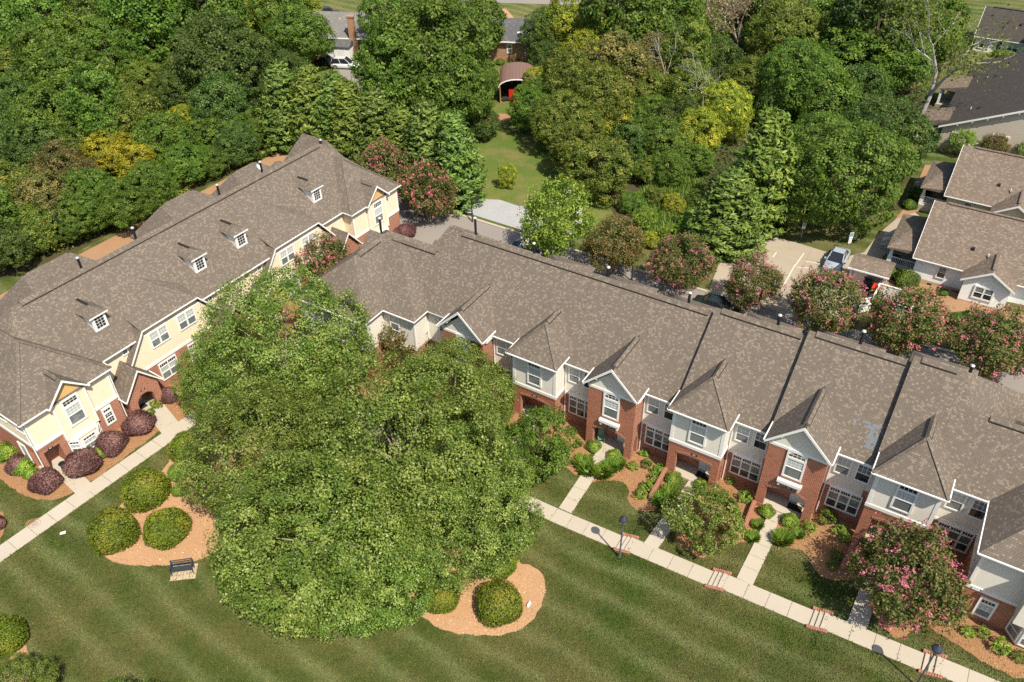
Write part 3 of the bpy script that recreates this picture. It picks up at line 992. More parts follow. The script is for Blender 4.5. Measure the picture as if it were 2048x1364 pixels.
def trip(n=3):
    c = []
    for i in range(n):
        x = 0.10+i*0.71
        c += [(x, 0.10, 0.60, 0.66, 1, 1, 'pane_dark'), (x, 0.83, 0.60, 0.66, 1, 1, 'pane_mid'), (x, 1.60, 0.60, 0.28, 4, 1, 'pane_dark')]
    return (0.10+n*0.71, 1.98, c, 0)


W_TRIP = trip(3)
W_TWIN = trip(2)


def tower_shell(sec, x, opening, ztop, depth, seg=True, side=True):
    """brick entrance bay: front wall with an arched opening, side walls, ceiling"""
    w = 1.97
    l, r, zs, zc = opening
    n = 9
    P = [(x-w, 0, -1.0), (x+l, 0, -1.0), (x+l, 0, zs)]
    for q in range(1, n):
        u = q/n
        P.append((x+l+(r-l)*u, 0, zs+(zc-zs)*math.sin(math.pi*u)))
    P += [(x+r, 0, zs), (x+r, 0, -1.0), (x+w, 0, -1.0), (x+w, 0, ztop), (x-w, 0, ztop)]
    b = MB().ext(P, (0, 0.32, 0))
    for s in (-1, 1):
        xa = x+s*w
        Q = [(xa, 0.321, -1.0), (xa, 0.50, -1.0), (xa, 0.50, 1.75), (xa, 0.78, 2.05), (xa, 1.05, 1.75), (xa, 1.05, -1.0), (xa, depth, -1.0), (xa, depth, ztop), (xa, 0.321, ztop)]
        b.ext(Q, (-s*0.32, 0, 0))
    b.box(x-w+0.321, x+w-0.321, 0.321, depth-0.01, 2.62, ztop-0.01)
    o = b.build('brick_wall', MAT['brick'], sec)
    # soldier course round the opening head, standing proud of the wall
    n2 = 22
    for k in (0,):
        c = MB()
        for q in range(n2):
            u0, u1 = (q+0.06)/n2, (q+0.94)/n2
            x0, x1 = x+l-0.05+(r-l+0.1)*u0, x+l-0.05+(r-l+0.1)*u1
            um = (u0+u1)/2
            zz = zs+(zc-zs)*math.sin(math.pi*min(1, max(0, um)))
            c.box(x0, x1, -0.035, 0.05, zz+0.0, zz+0.2)
        c.build('arch_bricks', MAT['brick_cap'], o)
    # brick plinth foot
    for a_, b_ in ((x-w-0.03, x+l+0.03), (x+r-0.03, x+w+0.03)):
        MB().box(a_, b_, -0.03, 0.35, -1, 0.14).build('plinth', MAT['brick_cap'], o)
    return o


def porch(sec, x, dep, num, zn, chair=False, mat_=True):
    MB().box(x-1.62, x+1.62, 0.02, dep, -0.6, 0.06).build('porch_floor', MAT['concrete'], sec)
    door(sec, (x+0.25, dep, 0.08), 0)
    window(sec, (x-0.62, dep, 1.35), 0, 0.5, 0.72, [(0.08, 0.08, 0.34, 0.56, 1, 1, 'pane_mid')], name='side_window')
    number_plaque(sec, (x-0.18, -0.002, zn), 0, num)


def gable_tower(sec, x, num):
    D = 1.46
    tower_shell(sec, x, (-1.36, 1.38, 2.02, 2.42), 6.15, D)
    porch(sec, x, D, num, 2.66)
    # frieze band and gable
    MB().box(x-1.99, x+1.99, -0.03, 0.3, 6.152, 6.38).build('frieze', MAT['trim'], sec)
    MB().ext([(x-1.97, 0.012, 6.382), (x+1.97, 0.012, 6.382), (x, 0.012, 8.36)], (0, 0.22, 0)).build('gable_siding', MAT['siding'], sec)
    r = gable_roof(sec, x-2.24, x+2.24, -0.48, 4.45, 6.74, 8.98, name='gable_roof')
    rake_boards(sec, x-2.24, x+2.24, -0.485, 6.74, 8.98)
    MB().box(x-2.2, x+2.2, 0.2, 1.5, 6.15, 6.42).build('soffit', MAT['trim'], sec)
    gutter(sec, [(x-2.30, -0.48, 6.70), (x-2.30, 1.55, 6.70)]); gutter(sec, [(x+2.30, -0.48, 6.70), (x+2.30, 1.55, 6.70)])
    for s in (-1, 1): MB().box(x+s*1.2-0.05, x+s*1.2+0.05, -0.46, 0.0, 7.42, 7.56).build('bracket', MAT['trim'], sec)
    ridge_vent(sec, (x, 0.0, 9.02), (x, 3.9, 9.02), 0.2, 0.05, 1.0)
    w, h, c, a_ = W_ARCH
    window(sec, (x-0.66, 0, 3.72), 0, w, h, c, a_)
    MB().box(x-0.70, x+0.74, -0.06, 0.02, 3.50, 3.71).build('brick_sill', MAT['brick_cap'], sec)
    MB().box(x-0.82, x+0.86, -0.30, 0.0, 3.20, 3.44).box(x-0.76, x+0.80, -0.20, 0.0, 3.02, 3.20).box(x-0.74, x-0.6, -0.22, 0, 2.86, 3.02).box(x+0.64, x+0.78, -0.22, 0, 2.86, 3.02).build('window_ledge', MAT['trim'], sec)
    downspout(sec, x+2.12, 1.40, 6.6)


def downspout(sec, x, y, z):
    b = MB().beam((x, y, -0.3), (x, y, z), 0.075, 0.075).beam((x, y, 0.1), (x, y-0.25, -0.02), 0.075, 0.06)
    b.build('downspout', MAT['trim'], sec)


def hip_tower(sec, x, num):
    D = 1.46
    tower_shell(sec, x, (-1.28, 1.42, 2.36, 2.52), 3.34, D)
    porch(sec, x, D, num, 2.74)
    MB().box(x-2.02, x+2.02, -0.05, 0.28, 3.342, 3.62).box(x-2.02, x-1.72, 0.28, D, 3.342, 3.62).box(x+1.72, x+2.02, 0.28, D, 3.342, 3.62).build('band_board', MAT['trim'], sec)
    b = MB()
    for q in range(34):
        xx = x-1.97+q*3.94/34
        b.box(xx+0.008, xx+0.108, -0.03, 0.02, 3.15, 3.34)
    b.build('soldier_course', MAT['brick_cap'], sec)
    MB().box(x-1.96, x+1.96, 0.0, D, 3.622, 6.72).build('siding_wall', MAT['siding'], sec)
    for s in (-1, 1): MB().box(x+s*1.87-0.12, x+s*1.87+0.12, -0.03, 0.10, 3.622, 6.70).build('corner_board', MAT['trim'], sec)
    e = 2.26; ze, zr = 6.82, 9.08
    b = MB().hull([(x-e, -0.5, ze), (x+e, -0.5, ze), (x-e, -0.5, ze-0.1), (x+e, -0.5, ze-0.1), (x-e, 2.6, ze), (x+e, 2.6, ze), (x-e, 2.6, ze-0.1), (x+e, 2.6, ze-0.1), (x, 1.75, zr), (x, 4.5, zr)])
    b.build('hip_roof', MAT['roof'], sec)
    b = MB()
    for s in (-1, 1): b.beam((x+s*e, -0.5, ze+0.03), (x, 1.75, zr+0.03), 0.22, 0.04)
    b.build('hip_cap', MAT['roof'], sec)
    gutter(sec, [(x-e-0.03, 1.75, ze-0.05), (x-e-0.03, -0.55, ze-0.05), (x+e+0.03, -0.55, ze-0.05), (x+e+0.03, 1.75, ze-0.05)])
    ridge_vent(sec, (x, 2.0, zr+0.02), (x, 3.9, zr+0.02), 0.2, 0.05, 1.0)
    w, h, c, a_ = W_BAY
    window(sec, (x-0.62, 0, 4.02), 0, w, h, c, a_)
    downspout(sec, x+2.10, 1.40, 6.6)


def bay_gap(sec, x0, x1, left_dark=False):
    """main wall between two entrance bays, its windows"""
    yw = 1.46
    xm = (x0+x1)/2
    MB().box(x0, x1, yw-0.035, yw+0.1, 3.03, 3.24).build('band_board', MAT['trim'], sec)
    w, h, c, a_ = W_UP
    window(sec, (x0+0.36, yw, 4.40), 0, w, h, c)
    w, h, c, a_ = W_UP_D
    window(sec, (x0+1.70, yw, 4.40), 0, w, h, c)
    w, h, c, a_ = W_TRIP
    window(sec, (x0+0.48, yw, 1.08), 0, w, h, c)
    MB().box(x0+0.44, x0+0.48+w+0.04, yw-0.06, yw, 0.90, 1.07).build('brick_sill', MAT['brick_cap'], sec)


def main_block(sec, x0, x1, ze=6.47, y1=12.8, steps=True):
    yw = 1.46
    MB().box(x0, x1, yw, y1-0.5, -1.2, 3.10).build('brick_wall', MAT['brick'], sec)
    MB().box(x0, x1, yw+0.004, y1-0.504, 3.102, 6.36).build('siding_wall', MAT['siding'], sec)
    zr = 11.1; yr = 6.95
    e0 = 1.1
    P = []
    for x in (x0-0.02, x1-0.03):
        P += [(x, e0, ze), (x, e0, ze-0.13), (x, yr, zr), (x, y1, ze), (x, y1, ze-0.13)]
    MB().hull(P).build('main_roof', MAT['roof'], sec)
    gutter(sec, [(x0, e0-0.05, ze-0.05), (x1-0.05, e0-0.05, ze-0.05)])
    gutter(sec, [(x0, e0+0.06, ze-0.16), (x1-0.05, e0+0.06, ze-0.16)], 0.2, 0.04, 'soffit')


def rear_cap(sec, x, y, z, w=2.4, d=3.0):
    """roof of a rear porch that shows over the ridge"""
    MB().hull([(x-w, y-6, z-w*0.8), (x+w, y-6, z-w*0.8), (x, y-6, z), (x, y-0.4, z), (x-w, y+d, z-w*0.8), (x+w, y+d, z-w*0.8), (x-w, y+d, z-w*0.8-0.1), (x+w, y+d, z-w*0.8-0.1)]).build('rear_roof', MAT['roof'], sec)
    MB().box(x-w+0.3, x+w-0.3, y-3, y+d-0.4, -1.2, z-w*0.8-0.05).build('rear_wall', MAT['brick'], sec)


GRP = 'attached houses of the brick row'


def section(label, a0, z0):
    p = rowp(a0, 42.3, z0)
    return thing('townhouse', label, 'townhouse', tuple(p), AZ, GRP)


# --- the left, long part of the brick row (three entrance bays and the stepped end)
A0 = -18.03
sa = section('long brick and siding townhouse with hipped left end beside the large birch trees', A0, 0.0)
main_block(sa, -19.2, 4.72)
gable_tower(sa, 0, '449'); hip_tower(sa, -6.78, '447'); gable_tower(sa, -13.57, '445')
bay_gap(sa, 1.97, 4.72); bay_gap(sa, -6.78+1.97, -1.97); bay_gap(sa, -13.57+1.97, -6.78-1.97)
bx = -17.9                                             # gap left of the first gable bay
window(sa, (-17.1, 1.46, 4.40), 0, *W_UP[:3])
ridge_vent(sa, (-18.0, 6.95, 11.12), (4.3, 6.95, 11.12))


def loc_a(a, b, a0=A0, b0=42.3): return a-a0, b-b0


# stepped hipped end: low ridge block, middle hip, end wing
def L_(a, b, z): return (a-A0, b-42.3, z)


MB().hull([L_(-37.6, 43.42, 6.46), L_(-37.6, 43.42, 6.33), L_(-37.2, 47.35, 9.62), L_(-37.2, 51.4, 6.4), L_(-45, 43.42, 6.46), L_(-45, 43.42, 6.33), L_(-45, 47.35, 9.62), L_(-45, 51.4, 6.4),
           L_(-34.2, 43.42, 6.46), L_(-34.2, 43.42, 6.33), L_(-34.2, 47.35, 9.62), L_(-34.2, 51.4, 6.4)]).build('low_roof', MAT['roof'], sa)
MB().hull([L_(-35.95, 41.5, 6.5), L_(-35.95, 41.5, 6.38), L_(-46.4, 41.5, 6.5), L_(-46.4, 41.5, 6.38), L_(-41.2, 46.9, 9.62), L_(-43, 46.9, 9.62), L_(-35.95, 48.5, 6.5), L_(-35.95, 48.5, 6.38), L_(-46.4, 48.5, 6.5), L_(-46.4, 48.5, 6.38)]).build('middle_hip_roof', MAT['roof'], sa)
MB().hull([L_(-39.27, 39.07, 6.5), L_(-39.27, 39.07, 6.38), L_(-47.33, 39.07, 6.5), L_(-47.33, 39.07, 6.38), L_(-43.3, 43.1, 9.66), L_(-43.3, 48.0, 9.66), L_(-39.27, 52.0, 6.5), L_(-39.27, 52.0, 6.38), L_(-47.33, 52.0, 6.5), L_(-47.33, 52.0, 6.38)]).build('end_hip_roof', MAT['roof'], sa)
ridge_vent(sa, L_(-43.3, 43.6, 9.68), L_(-43.3, 46.4, 9.68))
ridge_vent(sa, L_(-42.3, 47.35, 9.66), L_(-37.6, 47.35, 9.66), 0.25)
gutter(sa, [L_(-34.2, 43.38, 6.42), L_(-35.93, 43.38, 6.42), L_(-35.93, 41.46, 6.44), L_(-39.25, 41.46, 6.44), L_(-39.25, 39.03, 6.44), L_(-47.3, 39.03, 6.44), L_(-47.3, 52, 6.44)])
for nm, a1, a2, b1 in (('low', -47, -34, 43.78), ('middle', -46.0, -36.3, 41.85), ('end', -46.95, -39.62, 39.45)):
    MB().box(a1-A0, a2-A0, b1-42.3, 51.2-42.3, -1.2, 3.05).build('brick_wall', MAT['brick'], sa)
    MB().box(a1-A0+0.004, a2-A0-0.004, b1-42.3+0.004, 51.19-42.3, 3.052, 6.4).build('siding_wall', MAT['siding'], sa)
    MB().box(a1-A0-0.02, a2-A0+0.02, b1-42.3-0.03, b1-42.3+0.05, 3.0, 3.22).build('band_board', MAT['trim'], sa)
MB().box(-36.3-A0-0.1, -36.3-A0+0.03, 41.82-42.3, 41.95-42.3, 3.2, 6.35).build('corner_board', MAT['trim'], sa)
MB().box(-39.62-A0-0.1, -39.62-A0+0.03, 39.42-42.3, 39.55-42.3, 3.2, 6.35).build('corner_board', MAT['trim'], sa)
window(sa, L_(-38.9, 41.85, 4.4), 0, *W_UP[:3]); window(sa, L_(-44.5, 39.45, 4.2), 0, *W_BAY[:3]); window(sa, L_(-38.6, 41.85, 1.1), 0, *W_TWIN[:3])
# rear wing seen over the low ridge
MB().hull([L_(-41.5, 49.5, 6.0), L_(-35.5, 49.5, 6.0), L_(-41.5, 49.5, 5.9), L_(-35.5, 49.5, 5.9), L_(-40.2, 53.0, 8.6), L_(-36.8, 53.0, 8.6), L_(-41.5, 57.5, 5.2), L_(-33.0, 57.5, 5.2), L_(-41.5, 57.5, 5.1), L_(-33, 57.5, 5.1)]).build('rear_wing_roof', MAT['roof'], sa)
MB().box(-41.2-A0, -33.5-A0, 50-42.3, 57-42.3, -1, 5.3).build('rear_wing_wall', MAT['siding'], sa)
ridge_vent(sa, L_(-39.9, 53.0, 8.62), L_(-37.2, 53.0, 8.62), 0.25, slope=0.75)
MB().hull([L_(-44.8, 55.2, 3.1), L_(-42.6, 55.2, 3.1), L_(-44.8, 57.4, 3.1), L_(-42.6, 57.4, 3.1), L_(-44.8, 56.3, 3.8), L_(-42.6, 56.3, 3.8)]).build('storage_roof', MAT['roof'], sa)
MB().box(-44.6-A0, -42.8-A0, 55.4-42.3, 57.2-42.3, -0.5, 3.12).build('storage_wall', MAT['white_siding'], sa)


def flue_at(sec, a0, z0, px, py, a_off, hgt=1.15):
    """flue whose cap shows at a photo pixel, standing on the rear slope 1 m behind the ridge"""
    d = ray(px, py)
    yb = 42.3+6.95+1.3
    t = yb/(d@PER)
    p = np.array([0, 0, H])+d*t
    a_, z = p@ROW, p[2]
    zr = 11.1-0.79*1.3
    flue(sec, (a_-a0, 6.95+1.3, zr), max(0.5, z-z0-zr))


for px, py in ((1068, 488), (1217, 536), (1380, 587)): flue_at(sa, A0, 0, px, py, 0)
flue(sa, L_(-36.5, 51.8, 9.4), 1.6); flue(sa, L_(-43.9, 47.6, 8.9), 2.0)
for px, py in ((1117.8, 517.5), (1244.3, 560.2), (1381, 604.6)):
    p = at(px, py, z=6.35); rear_cap(sa, p@ROW-A0, p@PER-42.3, 6.35)

# --- the three stepped sections to the right
B0, ZB = -11.17, 0.55
sb = section('hip-roofed brick townhouse one roof step above the long townhouse', B0, ZB)
main_block(sb, -13.3-B0, -6.53-B0)
hip_tower(sb, 0, '451'); bay_gap(sb, 1.97, -6.53-B0)
ridge_vent(sb, (-13.0-B0+0.2, 6.95, 11.12), (-6.9-B0, 6.95, 11.12)); flue_at(sb, B0, ZB, 1560, 632, 0)
C0, ZC = -4.25, 1.12
sc_ = section('gable-fronted brick townhouse whose roof has a patch of bluish shingles', C0, ZC)
main_block(sc_, -6.52-C0, 0.28-C0)
gable_tower(sc_, 0, '453'); bay_gap(sc_, 1.97, 0.28-C0)
ridge_vent(sc_, (-6.2-C0+0.2, 6.95, 11.12), (0.0-C0, 6.95, 11.12)); flue_at(sc_, C0, ZC, 1728, 664, 0)
D0, ZD = 2.65, 1.72
sdn = section('brick end townhouse with hipped bay and projecting right wing', D0, ZD)
main_block(sdn, 0.29-D0, 3.6-D0)
hip_tower(sdn, 0, '455'); bay_gap(sdn, 1.97, 7.4-D0)
for (sx_, s0, zz, px, py) in ((sb, B0, ZB, 1537, 641), (sc_, C0, ZC, 1705, 683.6), (sdn, D0, ZD, 1893, 726)):
    p = at(px, py, z=6.35+zz); rear_cap(sx_, p@ROW-s0, p@PER-42.3, 6.35)


def D_(a, b, z): return (a-D0, b-42.3, z)


# right end: low-ridge block and the projecting hipped wing
MB().box(3.6-D0, 15-D0, 1.462, 9.2, -1.2, 3.1).build('brick_wall', MAT['brick'], sdn)
MB().box(3.6-D0, 15-D0, 1.466, 9.19, 3.102, 6.36).build('siding_wall', MAT['siding'], sdn)
MB().hull([D_(3.3, 43.42, 6.46), D_(3.3, 43.42, 6.33), D_(3.5, 47.35, 9.62), D_(3.3, 51.4, 6.4), D_(15, 43.42, 6.46), D_(15, 43.42, 6.33), D_(15, 47.35, 9.62), D_(15, 51.4, 6.4)]).build('low_roof', MAT['roof'], sdn)
MB().hull([D_(3.5, 49.25, 11.1), D_(3.5, 43.42, 6.47), D_(3.5, 55.1, 6.47), D_(4.6, 47.3, 9.5), D_(9.0, 55.1, 6.47), D_(7.6, 51.4, 6.5), D_(5.2, 49.6, 9.4)]).build('hip_end_roof', MAT['roof'], sdn)
gutter(sdn, [D_(3.0, 43.35, 6.42), D_(7.2, 43.35, 6.42)])
ridge_vent(sdn, D_(5.6, 47.35, 9.66), D_(10, 47.35, 9.66), 0.25)
ridge_vent(sdn, D_(0.8, 49.25, 11.12), D_(3.0, 49.25, 11.12))
MB().hull([D_(7.08, 38.95, 6.5), D_(7.08, 38.95, 6.38), D_(15.1, 38.95, 6.5), D_(15.1, 38.95, 6.38), D_(11.1, 43.0, 9.66), D_(11.1, 48.0, 9.66), D_(7.08, 52.0, 6.5), D_(7.08, 52, 6.38), D_(15.1, 52, 6.5), D_(15.1, 52, 6.38)]).build('wing_hip_roof', MAT['roof'], sdn)
gutter(sdn, [D_(7.05, 44.4, 6.44), D_(7.05, 38.9, 6.44), D_(15.1, 38.9, 6.44)])
MB().box(7.42-D0, 14.8-D0, 39.35-42.3, 5, -1.5, 3.05).build('brick_wall', MAT['brick'], sdn)
MB().box(7.424-D0, 14.79-D0, 39.354-42.3, 4.99, 3.052, 6.4).build('siding_wall', MAT['siding'], sdn)
MB().box(7.40-D0, 14.82-D0, 39.30-42.3, 39.45-42.3, 3.0, 3.28).box(7.38-D0, 7.5-D0, 39.45-42.3, 1.46, 3.0, 3.28).build('band_board', MAT['trim'], sdn)
MB().box(7.39-D0, 7.55-D0, 39.31-42.3, 39.45-42.3, 3.28, 6.36).build('corner_board', MAT['trim'], sdn)
window(sdn, D_(8.35, 39.35, 0.95), 0, 1.0, 1.75, [(0.13, 0.12, 0.74, 0.55, 1, 1, 'pane_mid'), (0.13, 0.70, 0.74, 0.5, 3, 1, 'pane_blind'), (0.13, 1.3, 0.74, 0.3, 4, 1, 'pane_dark')])
MB().box(8.3-D0, 9.4-D0, 39.29-42.3, 39.35-42.3, 0.8, 0.94).build('brick_sill', MAT['brick_cap'], sdn)
# two-storey window bay of the wing
bayp = [(10.3, 39.36), (10.95, 38.55), (13.0, 38.55), (13.65, 39.36)]
MB().ext([D_(a_, b_, -1.4) for a_, b_ in bayp], (0, 0, 2.1)).build('bay_base', MAT['brick'], sdn)
MB().ext([D_(a_, b_, 0.702) for a_, b_ in bayp], (0, 0, 1.9)).build('bay_frame', MAT['trim'], sdn)
MB().box(10.2-D0, 13.75-D0, 38.35-42.3, 39.36-42.3, 2.604, 6.0).build('bay_siding', MAT['siding'], sdn)
gable_roof(sdn, 9.9-D0, 14.05-D0, 37.95-42.3, 42.5-42.3, 5.95, 8.0, name='bay_roof')
ang = math.atan2(38.55-39.36, 10.95-10.3)
window(sdn, D_(10.33, 39.33, 0.85), ang, 0.98, 1.65, [(0.1, 0.1, 0.78, 0.6, 1, 1, 'pane_mid'), (0.1, 0.75, 0.78, 0.5, 1, 1, 'pane_mid'), (0.1, 1.3, 0.78, 0.26, 4, 1, 'pane_dark')])
window(sdn, D_(11.0, 38.55, 0.85), 0, 1.95, 1.65, [(0.1, 0.1, 0.82, 0.6, 1, 1, 'pane_mid'), (0.1, 0.75, 0.82, 0.5, 1, 1, 'pane_mid'), (1.02, 0.1, 0.82, 0.6, 1, 1, 'pane_mid'), (1.02, 0.75, 0.82, 0.5, 1, 1, 'pane_mid')])
fd = ray(1945, 733); tt = 52.0/(fd@PER); fp = np.array([0, 0, H])+fd*tt
flue(sdn, D_(fp@ROW, 52.0, 8.2), fp[2]-ZD-8.2)
# the patch of newer bluish shingles on the gable-fronted section
random.seed(3)
b = MB()
for j in range(12):
    for i in range(12):
        y = 1.85+j*0.112; x = 2.40+i*0.172+(0.08 if j % 2 else 0)
        if (y > 2.82 and x < 3.9 and random.random() < 0.5) or (3.3+(3.1-y)*0.2 < x < 4.25 and random.random() < 0.8):
            z = 6.47+0.7915*(y-1.1)+0.014
            b.slab([(x, y, z), (x+0.16, y, z), (x+0.16, y+0.105, z+0.083), (x, y+0.105, z+0.083)], 0.012)
b.build('replaced_shingles', MAT['shingle_blue'], sc_)['kind'] = 'stuff'
# ------------------------------------------------------------------ the cream row
LX0, LY0 = 19.3, 54.65
cr = thing('townhouse_row', 'cream siding and brick townhouse row with small white window dormers on a long brown roof', 'townhouse', tuple(leftp(LX0, LY0)), LA)


def K(a, b, z): return (a-LX0, b-LY0, z)


def kbox(mb, a0, a1, b0, b1, z0, z1): return mb.box(a0-LX0, a1-LX0, b0-LY0, b1-LY0, z0, z1)


SL = 0.82
# main roof and body
P = []
for a_ in (15.6, 58.8):
    P += [K(a_, 55.6, 5.95), K(a_, 55.6, 5.82), K(a_, 66.9, 5.95), K(a_, 66.9, 5.82)]
P += [K(21.0, 61.25, 10.58), K(55.0, 61.25, 10.58)]
MB().hull(P).build('main_roof', MAT['roof'], cr)
kbox(MB(), 16, 58.5, 55.95, 66.5, -0.5, 2.9).build('brick_wall', MAT['brick'], cr)
kbox(MB(), 16.004, 58.496, 55.954, 66.49, 2.902, 5.85).build('siding_wall', MAT['cream'], cr)
ridge_vent(cr, K(21.6, 61.25, 10.62), K(54.6, 61.25, 10.62), 0.3, 0.08, SL)
gutter(cr, [K(23.2, 55.55, 5.90), K(51.3, 55.55, 5.90)])
kbox(MB(), 23.2, 51.3, 55.6, 55.96, 5.74, 5.80).build('soffit', MAT['trim'], cr)
kbox(MB(), 23.2, 51.3, 55.91, 56.0, 2.9, 3.12).build('band_board', MAT['trim'], cr)


def hip_wing(a0, a1, flip=1):
    """two-storey hipped end wing with a small gabled window bay"""
    am = (a0+a1)/2
    MB().hull([K(a0, 54.3, 5.95), K(a0, 54.3, 5.82), K(a1, 54.3, 5.95), K(a1, 54.3, 5.82), K(am, 58.46, 9.5), K(am, 61.5, 9.5), K(a0, 63, 5.95), K(a0, 63, 5.82), K(a1, 63, 5.95), K(a1, 63, 5.82)]).build('hip_roof', MAT['roof'], cr)
    b = MB()
    for a_ in (a0, a1): b.beam(K(a_, 54.3, 5.98), K(am, 58.46, 9.53), 0.24, 0.04)
    b.build('hip_cap', MAT['roof'], cr)
    if a0 < 20:     # the left wing has an open corner porch
        b = MB()
        kbox(b, 17.42, a1-0.35, 54.65, 62, -0.5, 2.9); kbox(b, a0+0.35, 17.42, 56.3, 62, -0.5, 2.9)
        b.build('brick_wall', MAT['brick'], cr)
        kbox(MB(), a0+0.35, 16.12, 54.65, 55.0, -0.5, 2.25).build('porch_pier', MAT['brick'], cr)
        b = MB(); kbox(b, a0+0.35, 17.42, 54.65, 55.0, 2.25, 2.9); kbox(b, a0+0.35, a0+0.65, 55.0, 56.3, 2.25, 2.9)
        b.build('porch_lintel', MAT['brick'], cr)
        door(cr, K(16.2, 56.3, 0.08), 0)
    else:
        kbox(MB(), a0+0.35, a1-0.35, 54.65, 62, -0.5, 2.9).build('brick_wall', MAT['brick'], cr)
    kbox(MB(), a0+0.354, a1-0.354, 54.654, 61.9, 2.902, 5.84).build('siding_wall', MAT['cream'], cr)
    b = MB()
    kbox(b, a0+0.32, a1-0.32, 54.60, 54.75, 2.86, 3.16); kbox(b, a0+0.31, a0+0.45, 54.75, 62, 2.86, 3.16); kbox(b, a1-0.45, a1-0.31, 54.75, 56, 2.86, 3.16)
    b.build('band_board', MAT['trim'], cr)
    for a_ in (a0+0.34, a1-0.50): kbox(MB(), a_, a_+0.16, 54.615, 54.72, 3.16, 5.80).build('corner_board', MAT['trim'], cr)
    gutter(cr, [K(a0-0.03, 62, 5.9), K(a0-0.03, 54.26, 5.9), K(am-1.7, 54.26, 5.9)])
    gutter(cr, [K(am+1.75, 54.26, 5.9), K(a1+0.03, 54.26, 5.9), K(a1+0.03, 55.6, 5.9)])
    kbox(MB(), a0+0.05, a1-0.05, 54.32, 54.66, 5.76, 5.815).build('soffit', MAT['trim'], cr)
    # gabled bay
    g0, g1 = am-1.40, am+1.42
    kbox(MB(), g0, g1, 54.38, 56, 2.15, 6.0).build('bay_siding', MAT['cream'], cr)
    for a_ in (g0-0.02, g1-0.12): kbox(MB(), a_, a_+0.14, 54.34, 54.46, 2.15, 5.9).build('bay_corner_board', MAT['trim'], cr)
    MB().ext([K(g0, 54.36, 6.002), K(g1, 54.36, 6.002), K((g0+g1)/2, 54.36, 7.42)], (0, 0.3, 0)).build('bay_gable', MAT['ochre'], cr)
    gm = (g0+g1)/2
    gable_roof(cr, g0-0.3-LX0, g1+0.3-LX0, 54.05-LY0, 58.2-LY0, 5.93, 7.62, name='bay_roof')
    rake_boards(cr, g0-0.3-LX0, g1+0.3-LX0, 54.045-LY0, 5.93, 7.62, 0.17)
    ridge_vent(cr, K(gm, 54.6, 7.65), K(gm, 57.2, 7.65), 0.2, 0.05, 1.0)
    for s in (g0-0.33, g1+0.33): gutter(cr, [K(s, 54.05, 5.9), K(s, 55.3, 5.9)], 0.08, 0.09)
    window(cr, K(gm-0.72, 54.38, 3.12), 0, 1.44, 2.72, [(0.16, 0.14, 1.12, 0.86, 1, 1, 'pane_mid'), (0.16, 1.06, 1.12, 0.72, 4, 3, 'pane_blind'), (0.16, 2.04, 1.12, 0.46, 4, 2, 'pane_dark')])
    # ground-floor canted window bay under it
    bp = [(gm-1.35, 54.64), (gm-0.75, 53.95), (gm+0.75, 53.95), (gm+1.35, 54.64)]
    MB().ext([K(p, q, -0.4) for p, q in bp], (0, 0, 2.56)).build('bay_frame', MAT['trim'], cr)
    MB().ext([K(gm-0.8, 53.94, 1.98), K(gm+0.8, 53.94, 1.98), K(gm+0.8, 53.94, 2.14), K(gm-0.8, 53.94, 2.14)], (0, 0.02, 0)).build('bay_panel', MAT['ochre'], cr)
    window(cr, K(gm-0.6, 53.95, 0.55), 0, 1.2, 1.4, [(0.12, 0.1, 0.96, 0.5, 3, 1, 'pane_mid'), (0.12, 0.66, 0.96, 0.36, 3, 1, 'pane_blind'), (0.12, 1.1, 0.96, 0.22, 4, 1, 'pane_dark')])
    an = math.atan2(53.95-54.64, 0.6)
    window(cr, K(gm-1.32, 54.60, 0.55), an, 0.86, 1.4, [(0.1, 0.1, 0.66, 0.5, 2, 1, 'pane_mid'), (0.1, 0.66, 0.66, 0.36, 2, 1, 'pane_blind'), (0.1, 1.1, 0.66, 0.22, 3, 1, 'pane_dark')])
    window(cr, K(gm+0.78, 53.97, 0.55), -an, 0.86, 1.4, [(0.1, 0.1, 0.66, 0.5, 2, 1, 'pane_mid'), (0.1, 0.66, 0.66, 0.36, 2, 1, 'pane_mid'), (0.1, 1.1, 0.66, 0.22, 3, 1, 'pane_dark')])
    return am


am = hip_wing(15.43, 23.24)
hip_wing(51.31, 59.01)
# brick ground-floor window and corner porch of the left wing
window(cr, K(21.25, 54.65, 0.95), 0, 0.86, 1.78, [(0.14, 0.15, 0.58, 0.52, 3, 2, 'pane_dark'), (0.14, 0.75, 0.58, 0.40, 3, 2, 'pane_dark'), (0.14, 1.32, 0.58, 0.26, 3, 1, 'pane_dark')])
b = MB()
for q in range(20): kbox(b, 15.78+q*0.1, 15.868+q*0.1, 54.61, 54.66, 2.62, 2.85)
b.build('soldier_course', MAT['brick_cap'], cr)
kbox(MB(), 15.8, 17.4, 53.6, 56.3, -0.3, 0.07).build('porch_floor', MAT['concrete'], cr)
number_plaque(cr, K(16.5, 54.645, 2.3), 0, '433', 0.4, 0.15)
# end wall windows of the left wing (faces along the row)
window(cr, K(15.785, 58.6, 4.3), R(-90), 1.0, 1.35, dh(0.05, 0.05, 0.9, 1.25, 'pane_mid', 'pane_mid', 1, 1))
window(cr, K(15.785, 56.2, 4.3), R(-90), 1.0, 1.35, dh(0.05, 0.05, 0.9, 1.25, 'pane_mid', 'pane_mid', 1, 1))
window(cr, K(15.785, 57.6, 0.2), R(-90), 1.0, 2.1, [(0.1, 0.1, 0.8, 1.9, 1, 1, 'pane_blind')])
downspout(cr, 15.68-LX0, 54.72-LY0, 5.8); downspout(cr, 23.0-LX0, 54.66-LY0, 5.8)


